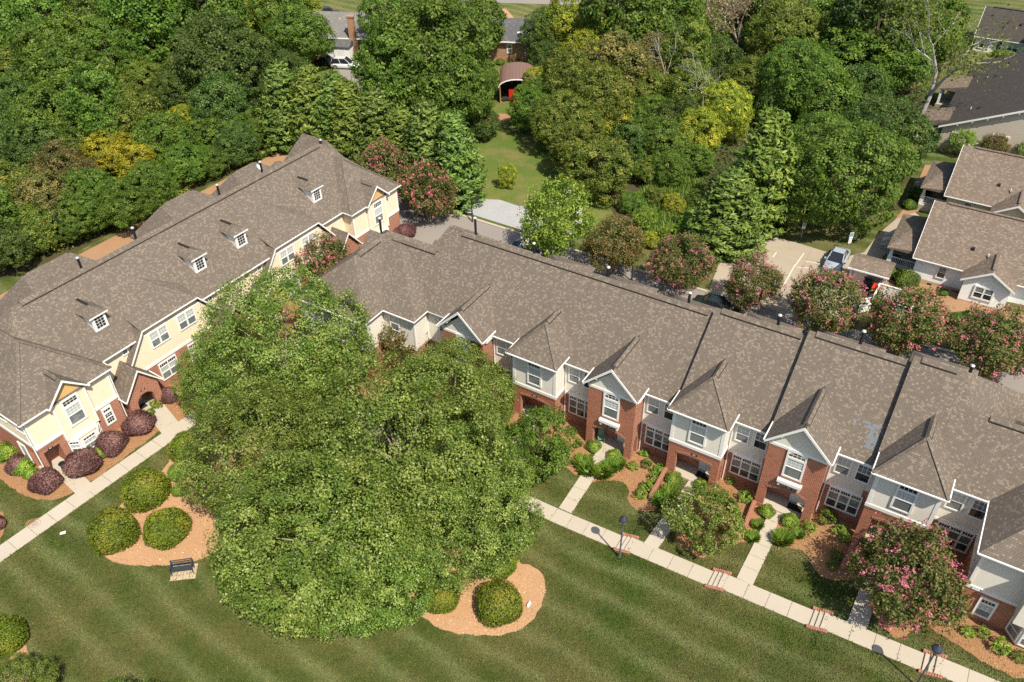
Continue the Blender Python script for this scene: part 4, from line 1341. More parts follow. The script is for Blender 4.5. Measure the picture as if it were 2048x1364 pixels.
def wing(a0, a1, hid=False):
    """projecting upper storey with clipped gable between two porch roofs"""
    bw = 55.52
    zt = 6.70
    aL, aR = a0-2.15, a1+2.15
    # trapezoid wall
    MB().ext([K(aL+0.35, bw, 3.85), K(a0+0.25, bw, zt-0.16), K(a1-0.25, bw, zt-0.16), K(aR-0.35, bw, 3.85), K(aR-1.0, bw, 2.9), K(aL+1.0, bw, 2.9)], (0, 0.5, 0)).build('wing_siding', MAT['cream'], cr)
    kbox(MB(), aL+1.0, aR-1.0, bw+0.01, 56, -0.5, 2.88).build('wing_brick', MAT['brick'], cr)
    kbox(MB(), aL+1.0, aR-1.0, bw-0.04, bw+0.02, 2.82, 3.08).build('band_board', MAT['trim'], cr)
    am_ = (a0+a1)/2
    MB().hull([K(a0, 55.25, zt), K(a1, 55.25, zt), K(a0, 55.25, zt-0.12), K(a1, 55.25, zt-0.12), K(am_, 59.3, 9.06), K(a0, 57.5, zt+0.7), K(a1, 57.5, zt+0.7), K(a0+0.2, 57.6, zt-0.3), K(a1-0.2, 57.6, zt-0.3)]).build('clipped_gable_roof', MAT['roof'], cr)
    MB().slab([K(aL, 55.2, 3.9), K(a0, 55.2, zt), K(a0, 56.6, zt), K(aL, 56.6, 3.9)], 0.14).build('side_slope_roof', MAT['roof'], cr)
    MB().slab([K(a1, 55.2, zt), K(aR, 55.2, 3.9), K(aR, 56.6, 3.9), K(a1, 56.6, zt)], 0.14).build('side_slope_roof', MAT['roof'], cr)
    b = MB()
    b.ext([K(aL, 55.19, 3.72), K(aL, 55.19, 3.94), K(a0, 55.19, zt+0.03), K(a0, 55.19, zt-0.2)], (0, -0.04, 0))
    b.ext([K(aR, 55.19, 3.72), K(aR, 55.19, 3.94), K(a1, 55.19, zt+0.03), K(a1, 55.19, zt-0.2)], (0, -0.04, 0))
    b.build('rake_board', MAT['trim'], cr)
    gutter(cr, [K(a0, 55.2, zt-0.05), K(a1, 55.2, zt-0.05)])
    tw = [(0.1, 0.1, 0.72, 0.66, 1, 1, 'pane_mid'), (0.1, 0.82, 0.72, 0.66, 3, 2, 'pane_blind'), (0.98, 0.1, 0.72, 0.66, 1, 1, 'pane_mid'), (0.98, 0.82, 0.72, 0.66, 3, 2, 'pane_blind')]
    for ax in (a0+0.55, a1-2.35):
        window(cr, K(ax, bw, 4.35), 0, 1.8, 1.58, tw)
    for ax in (a0+0.45, a1-2.2):
        window(cr, K(ax, bw+0.01, 0.8), 0, 1.8, 1.85, [(0.1, 0.1, 0.75, 0.66, 1, 1, 'pane_mid'), (0.1, 0.84, 0.75, 0.5, 1, 1, 'pane_blind'), (0.1, 1.42, 0.75, 0.3, 4, 1, 'pane_dark'), (0.95, 0.1, 0.75, 0.66, 1, 1, 'pane_mid'), (0.95, 0.84, 0.75, 0.5, 1, 1, 'pane_blind'), (0.95, 1.42, 0.75, 0.3, 4, 1, 'pane_dark')])
    return aL, aR


def portal(ac, num=None):
    """gabled brick entrance porch with a round arch"""
    w = 1.45
    y0 = 54.0
    n = 12
    P = [K(ac-w, y0, -0.5), K(ac-0.78, y0, -0.5), K(ac-0.78, y0, 1.45)]
    for q in range(1, n): P.append(K(ac-0.78*math.cos(math.pi*q/n), y0, 1.45+0.75*math.sin(math.pi*q/n)))
    P += [K(ac+0.78, y0, 1.45), K(ac+0.78, y0, -0.5), K(ac+w, y0, -0.5), K(ac+w, y0, 2.75), K(ac, y0, 4.55), K(ac-w, y0, 2.75)]
    b = MB().ext(P, (0, 0.35, 0))
    kbox(b, ac-w, ac-w+0.3, y0+0.351, 55.95, -0.5, 2.75); kbox(b, ac+w-0.3, ac+w, y0+0.351, 55.95, -0.5, 2.75)
    o = b.build('portal_wall', MAT['brick'], cr)
    c = MB()
    for q in range(26):
        t0, t1 = math.pi*(q+0.05)/26, math.pi*(q+0.95)/26
        pts = [(0.80, t0), (1.0, t0), (1.0, t1), (0.80, t1)]
        c.ext([K(ac-r*math.cos(t), y0-0.03, 1.45+r*0.95*math.sin(t)) for r, t in pts], (0, 0.06, 0))
    c.build('arch_bricks', MAT['brick_cap'], o)
    gable_roof(cr, ac-1.78-LX0, ac+1.78-LX0, y0-0.32-LY0, 56.2-LY0, 2.62, 4.85, name='portal_roof')
    rake_boards(cr, ac-1.78-LX0, ac+1.78-LX0, y0-0.325-LY0, 2.62, 4.85, 0.15)
    for s in (-1, 1): gutter(cr, [K(ac+s*1.82, y0-0.32, 2.58), K(ac+s*1.82, 55.9, 2.58)], 0.08, 0.09)
    kbox(MB(), ac-1.15, ac+1.15, y0+0.01, 55.95, -0.4, 0.06).build('porch_floor', MAT['concrete'], cr)
    door(cr, K(ac-0.5, 55.94, 0.06), 0)
    kbox(MB(), ac-0.5, ac+0.35, 54.9, 55.5, 0.065, 0.085).build('door_mat', MAT['mat_black'], cr)
    if num: number_plaque(cr, K(ac-0.2, y0-0.002, 2.52), 0, num, 0.42, 0.16)


for (w0, w1) in ((27.0, 32.75), (41.85, 47.65)):
    aL, aR = wing(w0, w1)
portal(24.75, '437'); portal(34.95, '439'); portal(39.5, '441'); portal(49.9, '443')
for ax in (25.15, 34.0, 39.85, 48.55):
    window(cr, K(ax, 55.95, 5.05), 0, 0.55, 0.62, [(0.09, 0.09, 0.37, 0.44, 2, 2, 'pane_dark')], name='small_window')
downspout(cr, 37.3-LX0, 55.9-LY0, 5.8); downspout(cr, 23.45-LX0, 55.9-LY0, 5.8)


def dormer(px, py):
    """small window dormer: pixel of the lower left corner of its window face"""
    d = ray(px, py)
    # on the main slope: z = 5.95 + SL*(b-55.6)
    A_ = d@LI; t = (5.95-SL*55.6-H)/(d[2]-SL*A_)
    p = np.array([0, 0, H])+d*t
    a_, b_, z_ = p@LD, p@LI, p[2]
    w = 1.22
    h = 1.42
    yb = b_+h/SL*1.0
    P = [K(a_, b_, z_-0.1), K(a_, b_, z_+h), K(a_, yb, z_+h)]
    mb = MB()
    mb.ext([K(a_, b_, z_-0.05), K(a_, b_, z_+h), K(a_, b_+h/SL+0.05, z_+h)], (0.06, 0, 0))
    mb.ext([K(a_+w, b_, z_-0.05), K(a_+w, b_, z_+h), K(a_+w, b_+h/SL+0.05, z_+h)], (-0.06, 0, 0))
    kbox(mb, a_+0.06, a_+w-0.06, b_+0.01, b_+0.05, z_-0.05, z_+h)
    o = mb.build('dormer', MAT['trim'], cr)
    window(cr, K(a_+0.02, b_+0.01, z_+0.02), 0, w-0.04, h-0.06, [(0.2, 0.16, 0.78, 1.08, 3, 4, 'pane_dark')], name='dormer_window')
    # low roof, ridge inwards, hipped to the front
    zt = z_+h
    MB().hull([K(a_-0.22, b_-0.22, zt-0.02), K(a_+w+0.22, b_-0.22, zt-0.02), K(a_-0.22, b_-0.22, zt+0.06), K(a_+w+0.22, b_-0.22, zt+0.06), K(a_-0.22, b_+2.1, zt+0.02), K(a_+w+0.22, b_+2.1, zt+0.02), K(a_+w/2, b_+0.75, zt+0.62), K(a_+w/2, b_+2.7, zt+0.62)]).build('dormer_roof', MAT['roof'], cr)
    mb = MB().beam(K(a_-0.24, b_-0.24, zt+0.02), K(a_+w+0.24, b_-0.24, zt+0.02), 0.05, 0.1)
    mb.build('dormer_fascia', MAT['trim'], cr)
    mb = MB().beam(K(a_+w/2, b_+0.9, zt+0.66), K(a_+w/2, b_+2.3, zt+0.66), 0.2, 0.05)
    mb.build('dormer_ridge', MAT['dark_vent'], cr)


for q in ((192, 665), (392, 547), (475, 498), (627, 407)): dormer(*q)
# rear wings seen over the ridge
def rear_wing(p0, p1, z, w=4.5, z2=None):
    """ridge parallel to the row between two photo pixels at height z"""
    A_, B_ = at(*p0, z=z), at(*p1, z=z)
    a0, a1 = A_@LD, B_@LD; bb = (A_@LI+B_@LI)/2
    zl = 3.2
    MB().hull([K(a0, bb, z), K(a1, bb, z), K(a0-2.6, bb+3.2, zl), K(a1+2.6, bb+3.2, zl), K(a0-2.6, 62, z-1.2), K(a1+2.6, 62, z-1.2), K(a0-2.6, bb+3.2, zl-0.12), K(a1+2.6, bb+3.2, zl-0.12), K(a0-2.6, 62, zl), K(a1+2.6, 62, zl)]).build('rear_roof', MAT['roof'], cr)
    kbox(MB(), a0-2.3, a1+2.3, 62, bb+2.9, -0.5, zl-0.05).build('rear_wall', MAT['brick'], cr)
    ridge_vent(cr, K(a0+0.3, bb, z+0.03), K(a1-0.3, bb, z+0.03), 0.25, 0.05, 0.9)


rear_wing((44, 553), (140, 505), 6.6); rear_wing((322, 412), (385, 380), 6.6); rear_wing((470, 350), (505, 322), 6.6); rear_wing((545, 326), (560, 322), 6.4)
MB().hull([K(55.2, 60.2, 6.0), K(59.0, 60.2, 5.95), K(57.2, 62.6, 9.7), K(57.2, 66.2, 9.7), K(54.5, 68, 6.2), K(59.2, 68, 5.95)]).build('rear_gable_roof', MAT['roof'], cr)


def flue_px(px, py, b_, z0):
    d = ray(px, py); t = b_/(d@LI); p = np.array([0, 0, H])+d*t
    flue(cr, K(p@LD, b_, z0), max(0.6, p[2]-z0))


for px, py in ((155, 517), (265, 457), (434, 371), (520, 325)): flue_px(px, py, 62.9, 9.25)
flue_px(641, 281, 63.2, 9.0)
dish = MB()
prof = [(0.02, 0.0), (0.18, 0.03), (0.30, 0.09), (0.36, 0.16)]
dish.lathe(prof+[(0.345, 0.165), (0.17, 0.05), (0.02, 0.02)], 16)
p = at(516, 336, z=9.6)
do = dish.build('satellite_dish', MAT['pvc'], cr, loc=K(p@LD, p@LI, 9.6), rot=(R(55), 0, R(40)))
MB().cyl((0, 0, 0.05), (0, 0.2, -0.7), 0.03).build('dish_mast', MAT['galv'], do)
# ------------------------------------------------------------------ cottages at the right
def cottage(label, a0, b0, z0, w, d, eh, rh, wall, roof, front=True, gcen=None, gw=3.4):
    """ridge parallel to the row; front wall at b0; gcen: centre of a front gable wing"""
    c = thing('cottage', label, 'house', tuple(rowp(a0, b0, z0)), AZ, 'cottages across the road')
    MB().box(0, w, 0, d, -0.6, 0.45).build('foundation', MAT['found'], c)
    MB().box(0, w, 0.003, d-0.003, 0.452, eh).build('siding_wall', MAT[wall], c)
    MB().hull([(-0.35, -0.4, eh), (w+0.35, -0.4, eh), (-0.35, -0.4, eh-0.12), (w+0.35, -0.4, eh-0.12), (-0.35, d/2, rh), (w+0.35, d/2, rh), (-0.35, d+0.4, eh), (w+0.35, d+0.4, eh), (-0.35, d+0.4, eh-0.12), (w+0.35, d+0.4, eh-0.12)]).build('roof', MAT[roof], c)
    MB().ext([(-0.352, -0.4, eh-0.2), (-0.352, -0.4, eh+0.02), (-0.352, d/2, rh+0.02), (-0.352, d+0.4, eh+0.02), (-0.352, d+0.4, eh-0.2), (-0.352, d/2, rh-0.22)], (-0.04, 0, 0)).build('rake_board', MAT['trim'], c)
    gutter(c, [(-0.35, -0.44, eh-0.06), (w+0.35, -0.44, eh-0.06)])
    b = MB().beam((0.8, d/2, rh+0.05), (w-0.3, d/2, rh+0.05), 0.3, 0.07)
    b.build('ridge_vent', MAT[roof], c)
    if gcen is not None:
        g0, g1 = gcen-gw/2, gcen+gw/2
        pr = 1.6
        zr = eh+(gw/2+0.35)*0.62
        MB().box(g0, g1, -pr, 0, -0.6, 0.45).build('foundation', MAT['found'], c)
        MB().box(g0, g1, -pr+0.003, 0.1, 0.452, eh).build('wing_siding', MAT[wall], c)
        MB().ext([(g0, -pr+0.003, eh), (g1, -pr+0.003, eh), (gcen, -pr+0.003, eh+gw/2*0.6)], (0, 1.0, 0)).build('gable_siding', MAT[wall], c)
        gable_roof(c, g0-0.35, g1+0.35, -pr-0.4, 3.4, eh-0.02, zr, 0.12, name='wing_roof', mat=roof)
        rake_boards(c, g0-0.35, g1+0.35, -pr-0.405, eh-0.02, zr, 0.16)
        b = MB().beam((gcen, -pr+0.2, zr+0.04), (gcen, 1.6, zr+0.04), 0.25, 0.06); b.build('ridge_vent', MAT[roof], c)
        for s in (-0.97, 0.97): MB().box(gcen+s*gw*0.46-0.05, gcen+s*gw*0.46+0.05, -pr-0.38, -pr, eh+0.05, eh+0.2).build('bracket', MAT['trim'], c)
        window(c, (gcen-0.95, -pr, 0.95), 0, 1.75, 1.4, dh(0.1, 0.1, 0.75, 1.2, 'pane_mid', 'pane_dark', 1, 1)+dh(0.9, 0.1, 0.75, 1.2, 'pane_mid', 'pane_dark', 1, 1))
        for k in (g0+0.8, g1-0.9): MB().box(k, k+0.4, -pr-0.02, -pr+0.02, 0.05, 0.22).build('foundation_vent', MAT['dark_vent'], c)
    return c


def porch_end(c, eh, d, w=2.6, roof='roof_brown', rail=True):
    """low porch roof at the left gable end, posts, steps and railing"""
    MB().hull([(-w-0.3, 0.6, eh-0.05), (-w-0.3, 0.6, eh-0.16), (0.0, 0.6, eh+0.28), (0, 0.6, eh-0.16), (-w-0.3, d-0.4, eh-0.05), (-w-0.3, d-0.4, eh-0.16), (0, d-0.4, eh+0.28), (0, d-0.4, eh-0.16), (-w*0.5, d/2, eh+0.75), (0, d/2, eh+0.95)]).build('porch_roof', MAT[roof], c)
    MB().box(-w, 0, 0.9, d-0.7, -0.3, 0.42).build('porch_floor', MAT['concrete'], c)
    for y in (1.1, d/2, d-0.95):
        MB().box(-w+0.02, -w+0.3, y, y+0.28, 0.42, eh-0.12).box(-w-0.04, -w+0.36, y-0.05, y+0.33, 0.42, 1.5).build('porch_post', MAT['trim'], c)
    def rails(pts, nm='railing'):
        b = MB()
        for p, q in zip(pts[:-1], pts[1:]):
            p = np.array(p, float); q = np.array(q, float)
            b.beam(p+(0, 0, 0.9), q+(0, 0, 0.9), 0.07, 0.07); b.beam(p+(0, 0, 0.12), q+(0, 0, 0.12), 0.05, 0.05)
            n = max(2, int(np.linalg.norm(q-p)/0.16))
            for i in range(n+1):
                r_ = p+(q-p)*i/n; b.beam(r_+(0, 0, 0.1), r_+(0, 0, 0.9), 0.035, 0.035)
        return b.build(nm, MAT['trim'], c)
    rails([(-w+0.1, 1.2, 0.42), (-0.05, 1.2, 0.42)])
    rails([(-w+0.1, 1.3, 0.42), (-w+0.1, d/2, 0.42)])
    rails([(-w+0.1, d/2+1.0, 0.42), (-w-1.3, d/2+1.0, -0.1)], 'stair_rail'); rails([(-w+0.1, d/2+2.1, 0.42), (-w-1.3, d/2+2.1, -0.1)], 'stair_rail')
    for k in range(3): MB().box(-w-0.35*(k+1), -w-0.35*k, d/2+1.05, d/2+2.05, -0.4, 0.30-0.15*k).build('step', MAT['concrete'], c)


c3 = cottage('white cottage with brown roof and double window in its front gable', -2.4, 77.2, 1.35, 16, 10.9, 2.75, 6.15, 'white_siding', 'roof_brown', gcen=6.45, gw=3.9)
porch_end(c3, 2.6, 8.5)
window(c3, (2.05, 0, 1.05), 0, 0.85, 1.35, dh(0.05, 0.05, 0.75, 1.25, 'pane_mid', 'pane_dark', 1, 1)); window(c3, (4.35, 0, 1.75), 0, 0.62, 0.65, [(0.07, 0.07, 0.48, 0.5, 1, 1, 'pane_dark')], name='small_window')
for x in (1.6, 4.9): MB().box(x, x+0.4, -0.02, 0.02, 0.05, 0.22).build('foundation_vent', MAT['dark_vent'], c3)
def box_vent(c, x, y, z, roofslope=0.62):
    MB().hull([(x-0.14, y-0.14, z-0.1), (x+0.14, y-0.14, z-0.1), (x-0.14, y+0.16, z), (x+0.14, y+0.16, z), (x-0.12, y-0.1, z+0.2), (x+0.12, y-0.1, z+0.2), (x-0.12, y+0.14, z+0.22), (x+0.12, y+0.14, z+0.22)]).build('roof_vent', MAT['black'], c)
def plumb_vent(c, x, y, z):
    o = MB().cyl((x, y, z-0.2), (x, y, z+0.32), 0.06, n=8).build('vent_pipe', MAT['pvc'], c)
    MB().lathe([(0.2, -0.12), (0.07, 0.06)], 8, (x, y, z)).build('vent_collar', MAT['black'], o)
s3 = (6.15-2.75)/(5.45+0.4)
for x, y, f in ((4.3, 1.7, box_vent), (5.7, 1.35, plumb_vent)): f(c3, x, y, 2.75+s3*(y+0.4)+0.02)
c4 = cottage('pale yellow cottage behind the white one, brown roof', -2.0, 91.6, 1.35, 15, 10.9, 2.75, 6.15, 'pale_yellow', 'roof_brown', gcen=6.6, gw=3.9)
porch_end(c4, 2.6, 8.5)
window(c4, (1.7, 0, 1.05), 0, 0.85, 1.35, dh(0.05, 0.05, 0.75, 1.25, 'pane_mid', 'pane_dark', 1, 1)); window(c4, (4.2, 0, 1.7), 0, 0.62, 0.65, [(0.07, 0.07, 0.48, 0.5, 1, 1, 'pane_dark')], name='small_window')
for x, y, f in ((4.3, 1.9, box_vent), (5.5, 1.5, plumb_vent)): f(c4, x, y, 2.75+s3*(y+0.4)+0.02)


def gable_cottage(label, pe, z0, w, d, eh, wall, sl=0.52, **k):
    """gable end towards the camera, ridge running away; pe = pixel of the left eave corner"""
    A_ = at(*pe, z=z0+eh)
    a0, b0 = A_@ROW+0.5, A_@PER+0.45
    c = thing('cottage', label, 'house', tuple(rowp(a0, b0, z0)), AZ, 'cottages across the road')
    zr = eh+sl*(w/2+0.5)
    MB().box(0, w, 0, d, -0.6, 0.4).build('foundation', MAT['found'], c)
    MB().box(0, w, 0.003, d, 0.402, eh+0.1).build('siding_wall', MAT[wall], c)
    MB().ext([(0, 0.003, eh+0.1), (w, 0.003, eh+0.1), (w/2, 0.003, zr-0.2)], (0, 0.3, 0)).build('gable_siding', MAT[wall], c)
    gable_roof(c, -0.5, w+0.5, -0.45, d+0.45, eh, zr, 0.14, mat='roof_dark')
    rake_boards(c, -0.5, w+0.5, -0.455, eh, zr, 0.2)
    for q in range(1, 8):
        u = q*1.5
        MB().box(u-0.07, u+0.07, -0.44, 0.02, eh+sl*(u+0.5)-0.42, eh+sl*(u+0.5)-0.12).build('bracket', MAT['trim'], c)
    MB().hull([(-3.0, 0.8, eh-0.35), (0.4, 0.8, eh+0.5), (-3.0, 5.4, eh-0.35), (0.4, 5.4, eh+0.5), (-3, 0.8, eh-0.45), (-3, 5.4, eh-0.45), (0.4, 0.8, eh-0.45), (0.4, 5.4, eh-0.45)]).build('porch_roof', MAT['roof_brown'], c)
    for y in (1.0, 5.0): MB().box(-2.8, -2.5, y, y+0.3, -0.3, eh-0.4).build('porch_post', MAT['trim'], c)
    MB().box(-2.9, 0, 0.9, 5.3, -0.4, 0.35).build('porch_floor', MAT['concrete_old'], c)
    for x, y in ((2.2, 3.6), (3.1, 3.4)):
        plumb_vent(c, x, y, eh+sl*(x+0.5)) if x < 3 else box_vent(c, x, y, eh+sl*(x+0.5))
    return c


c5 = gable_cottage('tan-sided cottage with dark roof and bracketed gable, white-flowered trees before it', (1877, 252), 1.0, 26, 12, 2.9, 'tan_siding', 0.457)
window(c5, (5.6, 0, 1.6), 0, 1.9, 1.5, dh(0.1, 0.1, 0.82, 1.3, 'pane_blind', 'pane_dark', 1, 1)+dh(0.98, 0.1, 0.82, 1.3, 'pane_blind', 'pane_dark', 1, 1))
window(c5, (1.2, 0, 1.2), 0, 1.5, 1.2, dh(0.08, 0.08, 0.66, 1.05, 'pane_mid', 'pane_blind', 1, 1)+dh(0.77, 0.08, 0.66, 1.05, 'pane_mid', 'pane_blind', 1, 1))
c6 = gable_cottage('dark-roofed cottage with white bracketed gable behind the tan one', (1916, 185), 0.8, 26, 12, 2.9, 'white_siding', 0.44)
pA = at(1958, 103); a7, b7 = pA@ROW, pA@PER
c7 = cottage('white cottage with dark grey roof behind a long clipped hedge', a7-1.0, b7, 0.5, 14, 9, 2.7, 6.0, 'white_siding', 'roof_dark')
for x in (0.6, 4.6): window(c7, (x, 0, 0.9), 0, 1.6, 1.5, dh(0.08, 0.08, 0.7, 1.3, 'pane_blind', 'pane_dark', 1, 1)+dh(0.82, 0.08, 0.7, 1.3, 'pane_blind', 'pane_dark', 1, 1))
window(c7, (3.0, 0, 0.6), 0, 0.9, 1.8, [(0.1, 0.1, 0.7, 1.6, 2, 4, 'pane_dark')], name='garden_door')
MB().box(7.2, 10.5, -2.2, 0, -0.4, 4.6).build('wing_wall', MAT['white_siding'], c7)
box_vent(c7, 5.4, 2.2, 4.6); plumb_vent(c7, 5.9, 2.5, 4.8)


# ------------------------------------------------------------------ brick ranch houses and sheds at the back
def ranch(label, pl, pr_, depth, eh, rh, wall, roof, over=0.5, grp='brick ranch houses beyond the wood'):
    A_, B_ = at(*pl), at(*pr_)
    v = B_-A_; w = math.hypot(v[0], v[1]); rz = math.atan2(v[1], v[0])
    c = thing('ranch_house', label, 'house', (A_[0], A_[1], gz(A_)), rz, grp)
    MB().box(0, w, 0, depth, -0.5, eh).build('brick_wall', MAT[wall], c)
    MB().hull([(-over, -over, eh), (w+over, -over, eh), (-over, -over, eh-0.12), (w+over, -over, eh-0.12), (-over, depth/2, rh), (w+over, depth/2, rh), (-over, depth+over, eh), (w+over, depth+over, eh)]).build('roof', MAT[roof], c)
    gutter(c, [(-over, -over-0.06, eh-0.06), (w+over, -over-0.06, eh-0.06)], 0.14, 0.16)
    return c, w


r1, w = ranch('tan brick ranch house with grey roof and drive of grass behind', (915, 118), (1052, 124), 8.0, 3.3, 5.6, 'brick_tan', 'roof_slate')
window(r1, (w-3.1, 0, 1.3), 0, 0.9, 1.5, dh(0.1, 0.1, 0.7, 1.3, 'pane_mid', 'pane_mid', 1, 1))
window(r1, (w-7.0, 0, 1.3), 0, 0.9, 1.5, dh(0.1, 0.1, 0.7, 1.3, 'pane_mid', 'pane_mid', 1, 1))
for x in (w-1.4, w-4.6): MB().box(x, x+0.4, -0.02, 0.02, 0.2, 0.4).build('foundation_vent', MAT['dark_vent'], r1)
downspout(r1, w-0.1, -0.06, 3.2)
r2, w = ranch('brick ranch house with tall chimney, white sheds before it', (560, 108), (760, 116), 9.0, 3.2, 5.8, 'brick_tan', 'roof_grey')
ch = MB().box(w-4.8, w-3.2, -0.9, 0, -0.5, 2.6).hull([(w-4.8, -0.9, 2.6), (w-3.2, -0.9, 2.6), (w-4.8, 0, 2.6), (w-3.2, 0, 2.6), (w-4.5, -0.8, 3.4), (w-3.5, -0.8, 3.4), (w-4.5, 0, 3.4), (w-3.5, 0, 3.4)]).box(w-4.5, w-3.5, -0.8, 0, 3.4, 6.6).box(w-4.6, w-3.4, -0.9, 0.1, 6.6, 6.8).build('chimney', MAT['brick_tan'], r2)
MB().box(w-11.5, w-5.2, -0.05, 0.05, 1.6, 3.0).build('screen_porch', MAT['pane_dark'], r2)
for x in (w-9.4, w-7.3): MB().box(x, x+0.12, -0.1, 0.05, 0.3, 3.05).build('porch_post', MAT['trim'], r2)
for x in (w-9, w-7): plumb_vent(r2, x, 3.0, 4.9)


def shed(label, px, w, d, h, rise, wall, roof, rz=R(-12), zz=0.0):
    p = at(*px)
    c = thing('shed', label, 'shed', (p[0], p[1], gz(p)), rz)
    MB().box(0, w, 0, d, -0.3, h).build('shed_wall', MAT[wall], c)
    MB().hull([(-0.2, -0.25, h), (w+0.2, -0.25, h), (-0.2, -0.25, h-0.1), (w+0.2, -0.25, h-0.1), (-0.2, d/2, h+rise), (w+0.2, d/2, h+rise), (-0.2, d+0.25, h), (w+0.2, d+0.25, h), (-0.2, d+0.25, h-0.1), (w+0.2, d+0.25, h-0.1)]).build('shed_roof', MAT[roof], c)
    return c


s1 = shed('white garden shed with slate roof beside the brick chimney', (671, 124), 2.6, 2.2, 2.6, 0.7, 'white_siding', 'roof_slate')
door(s1, (0.8, 0, 0.05), 0)
s2 = shed('small white shed with dark roof half behind leaves', (647, 122), 1.9, 1.8, 2.1, 0.6, 'white_siding', 'roof_dark')
# round-topped metal barn with red implements
p = at(1000, 207)
bn = thing('barn', 'brown metal barn with rounded roof, open at the front', 'barn', (p[0], p[1], gz(p)), R(-2), None)
bw_, bd, bh = 4.9, 7.0, 2.5
n = 10
prof = [(-0.15, bh-0.5)]+[(bw_/2-(bw_/2+0.15)*math.cos(math.pi*q/n), bh-0.1+1.15*math.sin(math.pi*q/n)) for q in range(0, n+1)]+[(bw_+0.15, bh-0.5)]
b = MB()
for q in range(len(prof)-1):
    (x0, z0), (x1, z1) = prof[q], prof[q+1]
    b.slab([(x0, 0, z0), (x1, 0, z1), (x1, bd, z1), (x0, bd, z0)], 0.06)
b.build('curved_roof', MAT['brownmetal'], bn)
MB().box(0, 0.1, 0, bd, -0.3, bh).box(bw_-0.1, bw_, 0, bd, -0.3, bh).box(0.1, bw_-0.1, bd-0.1, bd, -0.3, bh+0.3).build('barn_wall', MAT['brick_tan'], bn)
b = MB()
for q in range(1, len(prof)-2):
    (x0, z0), (x1, z1) = prof[q], prof[q+1]; b.beam((x0, -0.03, z0), (x1, -0.03, z1), 0.12, 0.12)
b.build('roof_edge', MAT['pvc'], bn)
for k in range(9):
    x = 0.5*k+0.35; u = x/bw_; z = bh-0.1+1.15*math.sin(math.acos(max(-1, min(1, 1-2*u))))
    MB().beam((x, 0.1, z+0.02), (x, bd-0.1, z+0.02), 0.05, 0.04).build('roof_rib', MAT['brownmetal'], bn)
pc = at(1018, 201); tc = thing('tool_cabinet', 'red metal tool cabinet standing in the barn mouth', 'cabinet', (pc[0], pc[1]-0.3, gz(pc)), 0.0)
MB().box(0, 0.9, 0, 0.6, 0.05, 1.7).build('cabinet_body', MAT['red'], tc)
for k in range(4): MB().box(0.95, 1.35, -0.02+0.1, 0.5, 0.15+k*0.4, 0.2+k*0.4).build('shelf', MAT['red'], tc)
MB().box(0.93, 0.97, 0.1, 0.5, 0, 1.6).box(1.33, 1.37, 0.1, 0.5, 0, 1.6).build('shelf_post', MAT['red'], tc)
pw = at(1006, 204); wb = thing('utility_cart', 'small black garden cart on the ground before the barn', 'cart', (pw[0], pw[1], gz(pw)), 0.2)
MB().box(0, 1.1, 0, 0.6, 0.25, 0.55).build('cart_tray', MAT['bin'], wb)
for x in (0.2, 0.9): MB().cyl((x, -0.05, 0.17), (x, 0.06, 0.17), 0.17, n=12).build('wheel', MAT['tyre'], wb)

# bin store and small kiosk by the parking court
p = at(1764, 600); a_, b_ = p@ROW, p@PER; zb = gz(p)
ks = thing('kiosk', 'shingle-roofed white letterbox shelter beside the parking court', 'shelter', (p[0], p[1], zb), AZ)
MB().hull([(-4.0, -0.2, 2.3), (-0.2, -0.2, 2.3), (-4.0, -0.2, 2.2), (-0.2, -0.2, 2.2), (-4.0, 1.3, 2.85), (-0.2, 1.3, 2.85), (-4.0, 2.8, 2.3), (-0.2, 2.8, 2.3), (-4, 2.8, 2.2), (-0.2, 2.8, 2.2)]).build('kiosk_roof', MAT['roof_brown'], ks, loc=(0.2, 0.6, 0))
MB().box(-3.3, -0.3, 1.5, 1.9, 0, 2.25).build('letterboxes', MAT['galv'], ks)
for x in (-3.6, -0.5):
    for y in (0.8, 2.9): MB().box(x, x+0.16, y, y+0.16, 0, 2.3).build('post', MAT['trim'], ks)
gutter(ks, [(-3.85, 0.35, 2.22), (-0.0, 0.35, 2.22)], 0.08, 0.14)
p = at(1738, 622); bs = thing('bin_enclosure', 'white slatted bin enclosure with open gate', 'enclosure', (p[0], p[1], gz(p)), AZ)
for (x0, y0, x1, y1, nm) in ((0, 0, 0, 2.6, 'side_fence'), (3.4, 0, 3.4, 2.6, 'side_fence'), (0, 2.6, 3.4, 2.6, 'back_fence'), (1.9, 0, 3.4, -0.1, 'gate'), (0, 0, -0.9, -1.0, 'gate')):
    L = math.hypot(x1-x0, y1-y0); n = max(2, int(L/0.22))
    f = bpy.data.objects.new(nm, None); COL.objects.link(f); f.parent = bs
    for i in range(n):
        u, v = i/n, (i+0.92)/n
        MB().beam((x0+(x1-x0)*u, y0+(y1-y0)*u, 0.8), (x0+(x1-x0)*v, y0+(y1-y0)*v, 0.8), 0.05, 1.5).build('board', MAT['trim'], f)
    MB().beam((x0, y0, 1.6), (x1, y1, 1.6), 0.14, 0.06).build('top_rail', MAT['trim'], f)


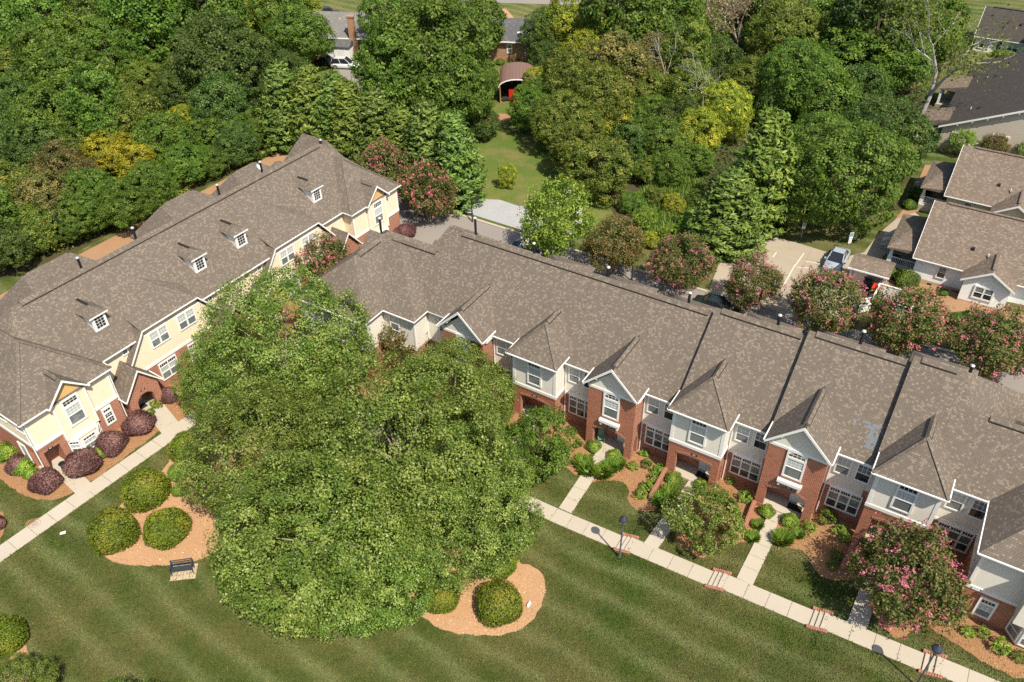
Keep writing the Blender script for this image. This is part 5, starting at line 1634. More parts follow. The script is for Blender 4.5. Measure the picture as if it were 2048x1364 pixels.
def wheelie(label, px, lid, rz, sc=1.0):
    p = at(*px)
    o = thing('wheeled_bin', label, 'bin', (p[0], p[1], gz(p)), rz, 'bins by the enclosure')
    MB().hull([(-0.24, -0.28, 0.08), (0.24, -0.28, 0.08), (-0.24, 0.28, 0.08), (0.24, 0.28, 0.08), (-0.3, -0.36, 1.0), (0.3, -0.36, 1.0), (-0.3, 0.36, 1.0), (0.3, 0.36, 1.0)]).build('bin_body', MAT['bin'], o)
    MB().hull([(-0.32, -0.4, 1.0), (0.32, -0.4, 1.0), (-0.32, 0.38, 1.0), (0.32, 0.38, 1.0), (-0.3, -0.36, 1.08), (0.3, -0.36, 1.08), (-0.3, 0.36, 1.1), (0.3, 0.36, 1.1)]).build('bin_lid', MAT[lid], o)
    for s in (-1, 1): MB().cyl((s*0.28, 0.3, 0.12), (s*0.34, 0.3, 0.12), 0.12, n=12).build('wheel', MAT['tyre'], o)
    MB().beam((-0.2, 0.42, 0.95), (0.2, 0.42, 0.95), 0.05, 0.05).build('bin_handle', MAT['bin'], o)
    o.scale = (sc, sc, sc)
    return o


wheelie('black wheeled bin standing before the white enclosure', (1738, 615), 'bin', AZ, 1.15)
wheelie('bin with a bright red lid inside the white enclosure', (1747, 594), 'redlid', AZ, 1.2)
wheelie('grey bin beside the letterbox shelter', (1731, 578), 'bin', AZ+0.5, 1.05)
# ------------------------------------------------------------------ foliage
RNG = np.random.default_rng(11)


def unit(v): return v/np.maximum(np.linalg.norm(v, axis=-1, keepdims=True), 1e-9)


def leaf_mesh(name, C, N, S, asp, tint, clump, D=None, bend=0.0, rng=RNG):
    """one rhombic leaf per row: centre C, normal N, length S, width S*asp, growing along D"""
    n = len(C)
    if D is None:
        D = rng.normal(size=(n, 3))
    D = unit(D-(D*N).sum(1, keepdims=True)*N)
    W = np.cross(N, D)
    S = np.asarray(S)[:, None]
    a_ = C-D*S*0.5
    b_ = C+W*S*asp*0.5+N*S*bend-D*S*0.05
    c_ = C+D*S*0.5-N*S*bend
    d_ = C-W*S*asp*0.5+N*S*bend-D*S*0.05
    V = np.stack([a_, b_, c_, d_], 1).reshape(-1)
    me = bpy.data.meshes.new(name)
    me.vertices.add(4*n); me.vertices.foreach_set('co', V.astype(np.float32))
    me.loops.add(4*n); me.loops.foreach_set('vertex_index', np.arange(4*n, dtype=np.int32))
    me.polygons.add(n); me.polygons.foreach_set('loop_start', np.arange(0, 4*n, 4, dtype=np.int32))
    try: me.polygons.foreach_set('loop_total', np.full(n, 4, dtype=np.int32))
    except Exception: pass
    for k, v in (('tint', tint), ('clump', clump)):
        at_ = me.attributes.new(k, 'FLOAT', 'FACE'); at_.data.foreach_set('value', np.asarray(v, np.float32))
    me.update(calc_edges=True)
    return me


def lobes_of(rng, rx, rz, zc, n, k0=0.42, k1=0.62, spread=0.72):
    """main ellipsoid plus n bulging limbs of foliage"""
    L = [(0, 0, zc, rx*0.80, rx*0.80, rz*0.84)]
    for i in range(n):
        t = i*2.39996+rng.uniform(-0.4, 0.4)
        zz = 1-2*(i+0.5)/n; zz = max(-0.62, zz*0.95+0.12)
        q = math.sqrt(max(0, 1-min(1, abs(zz))**2))
        r = rx*rng.uniform(k0, k1)
        L.append((q*math.cos(t)*rx*spread, q*math.sin(t)*rx*spread, zc+zz*rz*spread, r, r, r*rng.uniform(0.62, 0.85)*min(1.3, rz/rx+0.25)))
    return np.array(L)


def clumps_on(rng, L, n, inner=0.12):
    """clump centres on the outer skin of the union of lobes"""
    area = L[:, 3]*L[:, 3]
    pr = area/area.sum()
    out = []; od = []
    tries = 0
    while len(out) < n and tries < 60:
        tries += 1
        k = rng.choice(len(L), size=n, p=pr)
        d = unit(rng.normal(size=(n, 3)))
        r = np.where(rng.random(n) < inner, rng.uniform(0.45, 0.8, n), rng.uniform(0.88, 1.03, n))[:, None]
        p = L[k, :3]+d*L[k, 3:6]*r
        q = (p[:, None, :]-L[None, :, :3])/L[None, :, 3:6]
        ins = (q**2).sum(-1)
        ins[np.arange(n), k] = 9
        ok = (ins.min(1) > 0.70) & (p[:, 2] > 0.25)
        out += list(p[ok]); od += list(unit(d/L[k, 3:6])[ok])
    return np.array(out[:n]), np.array(od[:n])


def broad_crown(name, rng, L, ncl, rc, per, size, asp=0.62, up=0.35, flat=0.7, jit=0.75, inner=0.12, droop=0.0):
    C, O = clumps_on(rng, L, ncl, inner)
    m = len(C)
    cl = rng.random(m)
    rcs = rc*rng.uniform(0.65, 1.3, m)
    idx = np.repeat(np.arange(m), per)
    n = len(idx)
    off = unit(rng.normal(size=(n, 3)))*(rng.random(n)**0.45)[:, None]
    # keep the outer half of each clump fuller
    s = (off*O[idx]).sum(1)
    off = np.where((s < -0.25)[:, None], off-1.6*s[:, None]*O[idx], off)
    P = C[idx]+off*rcs[idx][:, None]*np.array([1, 1, flat])
    P[:, 2] -= droop*rng.random(n)**2*rc
    Nn = unit(O[idx]*0.55+off*0.5+np.array([0, 0, up])+rng.normal(size=(n, 3))*jit*0.55)
    S = size*rng.uniform(0.65, 1.35, n)
    D = rng.normal(size=(n, 3))+O[idx]*0.6-np.array([0, 0, droop*0.7])
    return leaf_mesh(name, P, Nn, S, asp, rng.random(n), cl[idx], D, 0.06, rng)


def limbs(mb, base, L, r0, h, rng, n=7, fork=0.35):
    top = np.array([0, 0, h*0.72])
    pts = [np.array([0, 0, -0.3]), np.array([rng.uniform(-.1, .1), rng.uniform(-.1, .1), h*fork]), top]
    mb.cyl(pts[0], pts[1], r0, r0*0.75, 8); mb.cyl(pts[1], pts[2], r0*0.75, r0*0.2, 8)
    for i in range(1, min(len(L), n+1)):
        c = L[i, :3]; s = pts[1]+(top-pts[1])*rng.uniform(0, 0.6)
        mid = s+(c-s)*0.5+np.array([0, 0, 0.1*h*0.3])
        mb.cyl(s, mid, r0*0.42, r0*0.26, 6); mb.cyl(mid, c, r0*0.26, r0*0.08, 6)
    return mb


class Proto:
    def __init__(s, parts, r, zc, h): s.parts = parts; s.r = r; s.zc = zc; s.h = h   # parts: (name, mesh, default material, level)


def proto_broad(name, seed, r=5.0, h=11.0, rz=None, zc=None, nl=11, ncl=420, rc=0.85, per=26, size=0.42, trunk=0.22, bark='bark', **k):
    rng = np.random.default_rng(seed)
    rz = rz or h*0.40; zc = zc or h*0.58
    L = lobes_of(rng, r, rz, zc, nl)
    me = broad_crown(name+'_crown', rng, L, ncl, rc, per, size, **k)
    tr = limbs(MB(), None, L, trunk, zc+rz*0.5, rng).mesh('trunk'); tr.materials.append(MAT[bark])
    me.materials.append(MAT['lf_green'])
    return Proto([('trunk', tr), ('crown', me)], r*1.17, zc, h)


def proto_conifer(name, seed, r=2.7, h=12.0, n=15000, size=0.5, mat='lf_conifer'):
    rng = np.random.default_rng(seed)
    # feathery fans set on a cone with rounded shoulders
    m = 620
    u = rng.random(m)**0.8
    z = 0.4+u*(h-0.5)
    t = rng.random(m)*2*math.pi
    rr = r*np.minimum(1.0, 1.08*(1-(z/h))**0.72+0.03)*(0.86+0.16*np.sin(t*3+seed)+0.10*rng.normal(size=m))
    O = unit(np.stack([np.cos(t), np.sin(t), np.full(m, 0.25)], 1))
    C = np.stack([np.cos(t)*rr, np.sin(t)*rr, z], 1)
    per = n//m
    idx = np.repeat(np.arange(m), per); k = len(idx)
    along = rng.random(k)
    gd = unit(O+np.array([0, 0, 0.75])+rng.normal(size=(m, 3))*0.18)[idx]       # fan axis rises outwards
    sd = unit(np.cross(gd, np.array([0, 0, 1.0])))
    wd = rng.normal(size=k)
    fan = 0.55*(0.4+0.6*(1-along))
    P = C[idx]+gd*(along[:, None]-0.55)*1.5*(r/2.7)+sd*(wd*fan*0.45)[:, None]+rng.normal(size=(k, 3))*0.10
    N = unit(O[idx]*0.8+rng.normal(size=(k, 3))*0.5+np.array([0, 0, 0.25]))
    D = gd+sd*wd[:, None]*0.35+rng.normal(size=(k, 3))*0.2
    cl = rng.random(m)
    me = leaf_mesh(name+'_crown', P, N, size*rng.uniform(0.6, 1.3, k), 0.34, np.clip(along*0.7+rng.random(k)*0.4, 0, 1), cl[idx], D, 0.03, rng)
    me.materials.append(MAT[mat])
    # inner mass keeps daylight out of the heart of the tree
    mi = 1500
    zz = 0.3+rng.random(mi)*(h*0.9); tt = rng.random(mi)*2*math.pi
    ri = r*np.minimum(1.0, 1.08*(1-(zz/h))**0.72)*0.68*np.sqrt(rng.random(mi))
    P2 = np.stack([np.cos(tt)*ri, np.sin(tt)*ri, zz], 1)
    me2 = leaf_mesh(name+'_heart', P2, unit(rng.normal(size=(mi, 3))), np.full(mi, 0.9), 0.6, rng.random(mi)*0.4, np.zeros(mi), None, 0, rng)
    me2.materials.append(MAT[mat])
    tr = MB().cyl((0, 0, -0.3), (0, 0, h*0.9), 0.22, 0.04, 8).mesh('trunk'); tr.materials.append(MAT['bark'])
    return Proto([('trunk', tr), ('crown', me), ('inner_branches', me2)], r, h*0.42, h)


def proto_crepe(name, seed, r=2.3, h=5.2, n=13000, size=0.17, blossoms=240, leaf='lf_crepe', bl='lf_pink'):
    rng = np.random.default_rng(seed)
    L = lobes_of(rng, r, h*0.36, h*0.60, 12, 0.38, 0.55, 0.78)
    m = 520
    C, O = clumps_on(rng, L, m, 0.10)
    m = len(C); per = n//m
    idx = np.repeat(np.arange(m), per); k = len(idx)
    ax = unit(O*0.7+np.array([0, 0, 0.75])+rng.normal(size=(m, 3))*0.3)
    al = rng.random(k)
    P = C[idx]+ax[idx]*(al[:, None]-0.5)*0.75+rng.normal(size=(k, 3))*0.14
    N = unit(rng.normal(size=(k, 3))*0.7+O[idx]*0.5+np.array([0, 0, 0.45]))
    cl = np.where(al > 0.72, rng.random(k)*0.35+0.68, rng.random(k)*0.6)
    me = leaf_mesh(name+'_crown', P, N, size*rng.uniform(0.7, 1.4, k), 0.55, rng.random(k), cl, None, 0.05, rng)
    me.materials.append(MAT[leaf])
    parts = []
    mb = MB()
    for i in range(6):
        t = i*1.047+rng.uniform(-.2, .2); c = np.array([math.cos(t)*r*0.5, math.sin(t)*r*0.5, h*0.62]); b0 = np.array([math.cos(t)*0.18, math.sin(t)*0.18, -0.2])
        mid = b0+(c-b0)*0.5+np.array([-math.cos(t)*0.12, -math.sin(t)*0.12, 0.3])
        mb.cyl(b0, mid, 0.07, 0.05, 6); mb.cyl(mid, c, 0.05, 0.02, 6)
    tr = mb.mesh('trunks'); tr.materials.append(MAT['bark_pale'])
    parts += [('trunk', tr), ('crown', me)]
    if blossoms:
        C2, O2 = clumps_on(rng, L, blossoms//5, 0.0)
        pk = np.repeat(np.arange(len(C2)), 5); C2 = C2[pk]+rng.normal(size=(len(pk), 3))*0.34; O2 = O2[pk]
        q = 13
        id2 = np.repeat(np.arange(len(C2)), q); kk = len(id2)
        P2 = C2[id2]+O2[id2]*0.12+np.array([0, 0, 0.12])+rng.normal(size=(kk, 3))*0.075
        me3 = leaf_mesh(name+'_blossom', P2, unit(rng.normal(size=(kk, 3))+np.array([0, 0, 0.6])+O2[id2]), 0.10*rng.uniform(0.7, 1.3, kk), 0.9, rng.random(kk), np.zeros(kk), None, 0.05, rng)
        me3.materials.append(MAT[bl]); parts.append(('blossom', me3))
    return Proto(parts, r*1.22, h*0.58, h)


def proto_ball(name, seed, r=1.0, flat=0.85, n=7000, size=0.085, leaf='lf_box', rough=0.05, cut=0.35):
    rng = np.random.default_rng(seed)
    d = unit(rng.normal(size=(n, 3)))
    ph = rng.uniform(0, 6, 6)
    w = 1+rough*(np.sin(d[:, 0]*5+ph[0])+np.sin(d[:, 1]*5+ph[1])+np.sin(d[:, 2]*6+ph[2]))+0.04*rng.normal(size=n)
    P = d*r*w[:, None]*np.array([1, 1, flat]); P[:, 2] += r*flat*(1-cut)
    keep = P[:, 2] > 0.02
    P, d = P[keep], d[keep]; k = len(P)
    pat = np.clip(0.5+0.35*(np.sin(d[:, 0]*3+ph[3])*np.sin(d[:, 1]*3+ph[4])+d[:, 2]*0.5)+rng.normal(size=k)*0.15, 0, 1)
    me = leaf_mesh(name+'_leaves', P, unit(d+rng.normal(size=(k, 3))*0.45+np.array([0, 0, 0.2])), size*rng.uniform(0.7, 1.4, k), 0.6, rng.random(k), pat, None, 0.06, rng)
    me.materials.append(MAT[leaf])
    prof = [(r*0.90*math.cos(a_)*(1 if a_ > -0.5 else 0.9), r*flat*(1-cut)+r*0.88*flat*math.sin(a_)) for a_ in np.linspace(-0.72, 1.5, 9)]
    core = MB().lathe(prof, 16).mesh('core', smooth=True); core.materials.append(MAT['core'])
    return Proto([('foliage', me), ('twiggy_core', core)], r*1.08, r*flat*0.6, r*2)


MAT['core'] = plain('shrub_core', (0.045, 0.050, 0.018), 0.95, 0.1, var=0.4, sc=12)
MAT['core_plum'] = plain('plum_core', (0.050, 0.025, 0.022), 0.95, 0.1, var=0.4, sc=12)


def proto_small(name, seed, r=0.45, h=0.75, n=900, size=0.11, leaf='lf_bright'):
    rng = np.random.default_rng(seed)
    L = lobes_of(rng, r, h*0.45, h*0.5, 5)
    me = broad_crown(name+'_leaves', rng, L, 70, r*0.28, n//70, size, 0.5, 0.5, 0.9)
    me.materials.append(MAT[leaf])
    st = MB()
    for i in range(4): st.cyl((0, 0, -0.05), (r*0.4*math.cos(i*1.6), r*0.4*math.sin(i*1.6), h*0.5), 0.02, 0.01, 5)
    s_ = st.mesh('stem'); s_.materials.append(MAT['bark'])
    return Proto([('foliage', me), ('stem', s_)], r*1.1, h*0.5, h)


def proto_tuft(name, seed, r=0.5, h=0.45, n=420, leaf='lf_bright', w=0.05):
    """arching strap leaves"""
    rng = np.random.default_rng(seed)
    t = rng.random(n)*2*math.pi; q = np.sqrt(rng.random(n))
    b0 = np.stack([np.cos(t)*q*r*0.55, np.sin(t)*q*r*0.55, np.zeros(n)], 1)
    t2 = t+rng.normal(size=n)*0.7
    D = unit(np.stack([np.cos(t2)*0.7, np.sin(t2)*0.7, rng.uniform(0.5, 1.3, n)], 1))
    S = h*rng.uniform(0.8, 1.3, n)
    N = unit(np.cross(D, np.stack([-np.sin(t2), np.cos(t2), np.zeros(n)], 1)))
    me = leaf_mesh(name+'_blades', b0+D*S[:, None]*0.5, N, S, w/h*1.6, rng.random(n), rng.random(n)*0.5, D, 0.04, rng)
    me.materials.append(MAT[leaf])
    return Proto([('blades', me)], r, h*0.4, h)


def put(pr, name, label, cat, px, py, rpx=None, scale=None, mats=None, group=None, zs=1.0, crown=True, lift=0.0, rz=None):
    """place a plant by the photo pixel of its crown centre (crown=True) or of its foot"""
    if rpx is not None:
        g = at(px, py)
        s = rpx*(g-np.array([0, 0, H]))@cf/FPX/pr.r
        for _ in range(4):
            p = at(px, py, dz=pr.zc*s*zs if crown else 0)
            s = rpx*((p-np.array([0, 0, H]))@cf)/FPX/pr.r
    else:
        s = scale
        p = at(px, py, dz=pr.zc*s*zs if crown else 0)
    o = thing(name, label, cat, (p[0], p[1], gz(p)+lift), RNG.uniform(0, 6.28) if rz is None else rz, group)
    o.scale = (s, s, s*zs)
    for nm, me in pr.parts:
        c = link(nm, me, None, o)
        if mats and nm in mats:
            c.material_slots[0].link = 'OBJECT'; c.material_slots[0].material = MAT[mats[nm]]
    return o
# ------------------------------------------------------------------ planting
# river birches in the open lawn
BI = [proto_broad('birch%d' % i, 100+i, r=6.0, h=10.5, rz=4.9, zc=5.3, nl=19, ncl=1250, rc=0.78, per=52, size=0.185, trunk=0.2, bark='bark_pale', inner=0.22, droop=0.55, jit=0.9) for i in range(3)]
for (px, py, r, k, zs, lab) in (
        (565, 700, 160, 0, 1.1, 'river birch whose crown reaches up against the long brick townhouse roof'),
        (535, 900, 155, 1, 1.0, 'leafy river birch on the side of the pair of round clipped shrubs'),
        (640, 1065, 195, 2, 0.95, 'broad river birch whose low branches hang over the lawn behind the bench'),
        (800, 900, 205, 0, 1.0, 'tallest broad river birch in the middle of the lawn grove'),
        (915, 1005, 158, 1, 0.95, 'river birch standing over the small mulch bed with the white marker'),
        (905, 790, 120, 2, 1.0, 'river birch crown touching the brick gable beside the townhouse'),
        (735, 1120, 150, 1, 0.75, 'low spreading river birch at the open lawn edge of the grove'),
        (450, 760, 95, 2, 1.0, 'small river birch crown beside the arched brick portal')):
    put(BI[k], 'river_birch', lab, 'tree', px, py, r, mats={'crown': 'lf_birch'}, zs=zs, group='river birches on the lawn')
p_small = proto_broad('ornamental', 131, r=2.6, h=5.0, rz=2.0, zc=2.9, nl=12, ncl=520, rc=0.42, per=26, size=0.17, trunk=0.1, bark='bark', jit=0.9)
put(p_small, 'ornamental_tree', 'dark green small tree between the birches and the front porch path', 'tree', 1078, 885, 78, mats={'crown': 'lf_green'})
put(p_small, 'ornamental_tree', 'round leafy small tree with pale fruit between two front garden paths', 'tree', 1412, 1035, 76, mats={'crown': 'lf_birch'})

put(BI[1], 'ornamental_tree', 'leafy tree cut by the lower picture edge near the lone clipped shrub', 'tree', 25, 1392, 82, mats={'crown': 'lf_birch'})
put(BI[2], 'ornamental_tree', 'leafy tree almost outside the picture whose shade falls on the lawn corner', 'tree', 235, 1462, 100, mats={'crown': 'lf_birch'})

# background woods -----------------------------------------------------------
PB = [proto_broad('wood%d' % i, 200+i, r=5.2, h=12.5, rz=4.7, zc=7.2, nl=15, ncl=560, rc=0.95, per=40, size=0.34) for i in range(4)]
PD = [proto_broad('dense%d' % i, 220+i, r=5.2, h=11.5, rz=4.4, zc=6.4, nl=18, ncl=950, rc=0.70, per=36, size=0.26) for i in range(2)]
NAMES = {'g': ('broadleaf_tree', 'mid green broadleaf tree', 'lf_green'), 'd': ('broadleaf_tree', 'dark green broadleaf tree', 'lf_dark'), 'o': ('broadleaf_tree', 'olive tinted broadleaf tree', 'lf_olive'),
         'l': ('broadleaf_tree', 'lime green broadleaf tree', 'lf_lime'), 'y': ('broadleaf_tree', 'yellowing broadleaf tree', 'lf_yellow'), 'r': ('broadleaf_tree', 'rusty olive broadleaf tree', 'lf_rust')}


pbrush = proto_broad('brush', 240, r=3.0, h=6.0, rz=2.9, zc=3.1, nl=14, ncl=520, rc=0.5, per=34, size=0.2, trunk=0.08, jit=1.1, up=0.7)
PV = proto_broad('upright', 241, r=3.6, h=12.0, rz=5.4, zc=6.8, nl=16, ncl=620, rc=0.75, per=38, size=0.3, jit=1.0)
PM = [PB[0], PD[0], PB[1], PV, PB[2], pbrush, PB[3], PD[1]]


def wood(lst, where, grp, pro=PM):
    for i, (px, py, r, k) in enumerate(lst):
        nm, lb, m = NAMES[k]
        lb = ('small ' if r < 46 else 'tall ' if r > 74 else '')+lb
        dep = where
        if 'wood behind' in where: dep = 'at the near edge of the wood above the clay bank' if py > 315 else 'in the middle of the wood behind the cream row' if py > 150 else 'at the far side of the wood behind the cream row'
        elif 'thicket' in where: dep = 'at the meadow side of the thicket' if py > 225 else 'in the middle of the thicket beyond the meadow' if py > 110 else 'at the far side of the thicket near the ranch houses'
        elif 'stand' in where: dep = 'at the near side of the tall stand by the cottages' if py > 110 else 'at the far side of the tall stand by the cottages'
        elif 'clump' in where: dep = 'low in the clump between the two ranch houses' if py > 130 else 'in the tall clump between the two ranch houses'
        put(pro[i % len(pro)], nm, lb+' '+dep, 'tree', px, py, r, mats={'crown': m}, group=grp, zs=1.03+0.16*math.sin(i*2.1))


wood([(-30, 60, 90, 'g'), (60, 40, 85, 'g'), (170, 35, 85, 'g'), (285, 30, 80, 'g'), (400, 30, 85, 'g'), (500, 45, 75, 'l'), (110, 115, 80, 'g'), (215, 110, 70, 'g'), (20, 120, 60, 'o'),
      (330, 95, 60, 'o'), (255, 100, 52, 'r'), (150, 175, 75, 'g'), (430, 115, 85, 'd'), (505, 150, 75, 'd'), (290, 160, 45, 'o'), (20, 215, 62, 'd'), (95, 240, 62, 'g'), (370, 170, 60, 'd'),
      (440, 210, 62, 'd'), (200, 225, 58, 'g'), (165, 280, 55, 'g'), (60, 300, 60, 'd'), (255, 235, 62, 'o'), (375, 245, 45, 'l'), (325, 280, 55, 'g'), (-20, 320, 60, 'd'),
      (215, 300, 52, 'y'), (275, 335, 38, 'y'), (130, 345, 58, 'r'), (420, 275, 50, 'g'), (475, 285, 42, 'd'), (300, 370, 50, 'g'), (370, 325, 46, 'g'), (190, 395, 60, 'g'), (95, 400, 58, 'r'),
      (20, 390, 60, 'o'), (250, 410, 48, 'g'), (320, 345, 24, 'y'), (60, 455, 55, 'o'), (145, 440, 45, 'g'), (10, 490, 48, 'd'), (420, 320, 38, 'g'), (490, 265, 36, 'g'), (-40, 440, 60, 'g'), (-40, 200, 70, 'g'), (340, 50, 70, 'd'), (560, 30, 60, 'g')],
     'in the wood behind the cream townhouse row', 'trees of the wood behind the cream row')
wood([(600, 70, 62, 'g'), (570, 150, 48, 'd'), (590, 15, 50, 'l')], 'beside the brick ranch house with the chimney', 'trees by the chimney house')
wood([(862, 105, 118, 'g'), (800, 30, 75, 'g'), (925, 45, 80, 'g'), (780, 160, 70, 'g'), (905, 180, 75, 'g'), (860, 215, 55, 'd'), (955, 150, 42, 'g'), (940, 215, 40, 'd'), (965, 245, 34, 'd')],
     'in the tall clump between the two ranch houses', 'trees between the ranch houses')
wood([(1150, 50, 70, 'l'), (1100, 70, 55, 'd'), (1105, 120, 42, 'd'), (1245, 30, 80, 'g'), (1330, 45, 78, 'g'), (1400, 80, 65, 'g'), (1250, 80, 60, 'g'), (1180, 110, 52, 'l'), (1335, 100, 60, 'g'), (1425, 20, 60, 'g'),
      (1140, 165, 60, 'o'), (1230, 140, 62, 'r'), (1300, 130, 60, 'r'), (1430, 140, 55, 'd'), (1090, 190, 48, 'g'), (1120, 240, 62, 'o'), (1210, 195, 60, 'o'), (1290, 180, 55, 'o'), (1380, 185, 55, 'o'), (1370, 120, 50, 'o'),
      (1500, 160, 52, 'o'), (1225, 245, 42, 'l'), (1170, 260, 40, 'o'), (1300, 230, 50, 'g'), (1360, 240, 48, 'd'), (1450, 220, 55, 'l'), (1320, 285, 55, 'g'), (1255, 295, 38, 'd'), (1400, 265, 45, 'l'), (1385, 320, 40, 'g'), (1340, 335, 36, 'g'), (1240, 335, 30, 'd'), (1300, 340, 30, 'o'),
      (1080, 168, 36, 'l'), (1060, 215, 42, 'g'), (1150, 300, 45, 'o')],
     'in the thicket beyond the meadow', 'trees of the thicket beyond the meadow')
wood([(1570, 70, 70, 'o'), (1590, 150, 70, 'g'), (1660, 60, 80, 'g'), (1760, 40, 85, 'd'), (1850, 50, 75, 'g'), (1700, 130, 85, 'g'), (1640, 190, 75, 'g'), (1560, 215, 45, 'd'), (1790, 120, 70, 'g'), (1865, 85, 55, 'g'), (1720, 195, 60, 'd'), (1545, 20, 60, 'g'), (1600, 20, 60, 'o')],
     'in the tall stand near the cottages', 'trees of the tall stand near the cottages')
for (px, py, r, k, m, lab) in ((1692, 345, 118, 0, 'lf_green', 'large dense round tree overhanging the parking court signs'), (1775, 275, 88, 1, 'lf_dark', 'dense dark tree between the round tree and the tan cottage'), (1635, 290, 75, 1, 'lf_green', 'dense green tree behind the large round tree'), (1590, 350, 55, 0, 'lf_dark', 'shaded dense tree beside the large round tree')):
    put(PD[k], 'oak_tree', lab, 'tree', px, py, r, mats={'crown': m})
put(pbrush, 'feathery_tree', 'fluffy tan green feathery tree at the edge of the meadow', 'tree', 1195, 345, 68, mats={'crown': 'lf_olive'})
put(pbrush, 'feathery_tree', 'small dark bush casting shade on the meadow', 'bush', 1120, 275, 34, mats={'crown': 'lf_olive'})
put(pbrush, 'sapling', 'lone young tree with yellow foot standing in the meadow', 'tree', 1015, 353, 19, mats={'crown': 'lf_lime'}, zs=1.5)

# conifers -------------------------------------------------------------------
PC = [proto_conifer('cypress%d' % i, 300+i) for i in range(2)]


def conifer(foot, tip, rpx, label, mat='lf_conifer', k=0, grp=None, name='cypress_tree'):
    f = at(*foot)
    d = ray(*tip); t = (f[:2]@d[:2])/(d[:2]@d[:2]); h = H+t*d[2]-f[2]
    pr = PC[k % 2]
    s = rpx*((f-np.array([0, 0, H]))@cf)/FPX/pr.r
    o = thing(name, label, 'tree', tuple(f), RNG.uniform(0, 6.28), grp)
    o.scale = (s, s, h/pr.h)
    for nm, me in pr.parts:
        c = link(nm, me, None, o)
        if nm != 'trunk': c.material_slots[0].link = 'OBJECT'; c.material_slots[0].material = MAT[mat]
    return o


cy = [((585, 292), (578, 128), 52), ((640, 305), (630, 135), 55), ((690, 318), (662, 150), 50), ((715, 330), (710, 165), 55), ((765, 345), (745, 185), 55), ((815, 360), (795, 222), 55), ((865, 385), (880, 205), 62), ((915, 405), (918, 228), 55), ((640, 265), (600, 140), 42), ((700, 280), (690, 160), 42)]
for i, (f, t, r) in enumerate(cy):
    conifer(f, t, r, 'tall dense cypress in the screening row behind the cream townhouses', ['lf_conifer', 'lf_cedar'][i % 2 if i < 6 else 0], i, 'screening row of cypresses')
conifer((1442, 497), (1442, 345), 72, 'bushy cypress with yellow weeds at its foot beside the parking court', 'lf_conifer', 0)
conifer((1505, 455), (1540, 225), 68, 'tall cypress behind the bushy one by the parking court', 'lf_cedar', 1)
conifer((1490, 400), (1495, 290), 50, 'shorter cypress in the gap at the edge of the thicket', 'lf_conifer', 0)
conifer((62, 225), (62, 135), 52, 'blue-green spruce in the wood', 'lf_dark', 1, None, 'spruce_tree')

# bare and sparse trees -------------------------------------------------------
def bare_tree(name, label, foot, h, mat, seed, n=5, leaf=None, spread=0.5, r0=0.25, rpx=None, leafmat_='lf_olive', nleaf=2500, lean=(0, 0)):
    rng = np.random.default_rng(seed)
    p = at(*foot)
    o = thing(name, label, 'tree', tuple(p), 0.0)
    mb = MB(); tips = []

    def grow(b0, d, L, r, lev):
        segs = 3
        pp = b0
        for i in range(segs):
            d = unit(d+rng.normal(size=3)*0.13)
            q = pp+d*L/segs
            mb.cyl(pp, q, r*(1-0.22*i), r*(1-0.22*(i+1)), 6 if lev < 2 else 4, cap=False)
            if lev < n and i > 0:
                for _ in range(2 if lev > 0 else 2):
                    nd = unit(d+rng.normal(size=3)*np.array([1, 1, 0.5])*spread+np.array([0, 0, 0.15]))
                    grow(q, nd, L*rng.uniform(0.5, 0.72), r*0.45, lev+1)
            pp = q
        tips.append(pp)

    grow(np.array([0., 0, -0.2]), unit(np.array([lean[0], lean[1], 1.0])), h*0.5, r0, 0)
    mb.build('branches', MAT[mat], o)
    if leaf:
        T = np.array(tips); idx = rng.integers(0, len(T), nleaf)
        P_ = T[idx]+rng.normal(size=(nleaf, 3))*leaf
        me = leaf_mesh('sparse_leaves', P_, unit(rng.normal(size=(nleaf, 3))+np.array([0, 0, 0.6])), 0.34*rng.uniform(0.6, 1.3, nleaf), 0.6, rng.random(nleaf), rng.random(nleaf), None, 0.05, rng)
        me.materials.append(MAT[leafmat_]); link('leaves', me, None, o)
    return o


bare_tree('sparse_tree', 'thin leaning tree with pale bare trunk beside the cottages', (1822, 268), 17, 'bark_grey', 5, 3, 0.9, 0.55, 0.42, leafmat_='lf_olive', nleaf=2600, lean=(0.22, 0.05))
for i, (px, py) in enumerate(((1470, 140), (1500, 135), (1445, 130))):
    bare_tree('dead_tree', 'bare brownish tree with dead twigs at the far side of the thicket', (px, py), 13, 'bark_pale', 20+i, 4, 0.6, 0.5, 0.22, leafmat_='lf_straw', nleaf=900)['group'] = 'bare trees in the thicket'
for i, (px, py, lab) in enumerate(((1320, 215, 'grey dead branches sticking out of the thicket top'), (1385, 255, 'bleached dead branches over the lime green thicket'), (430, 195, 'leafless pale tree among the dark crowns of the wood'))):
    bare_tree('dead_tree', lab, (px, py), 12, 'bark_grey', 40+i, 3, None, 0.7, 0.16)

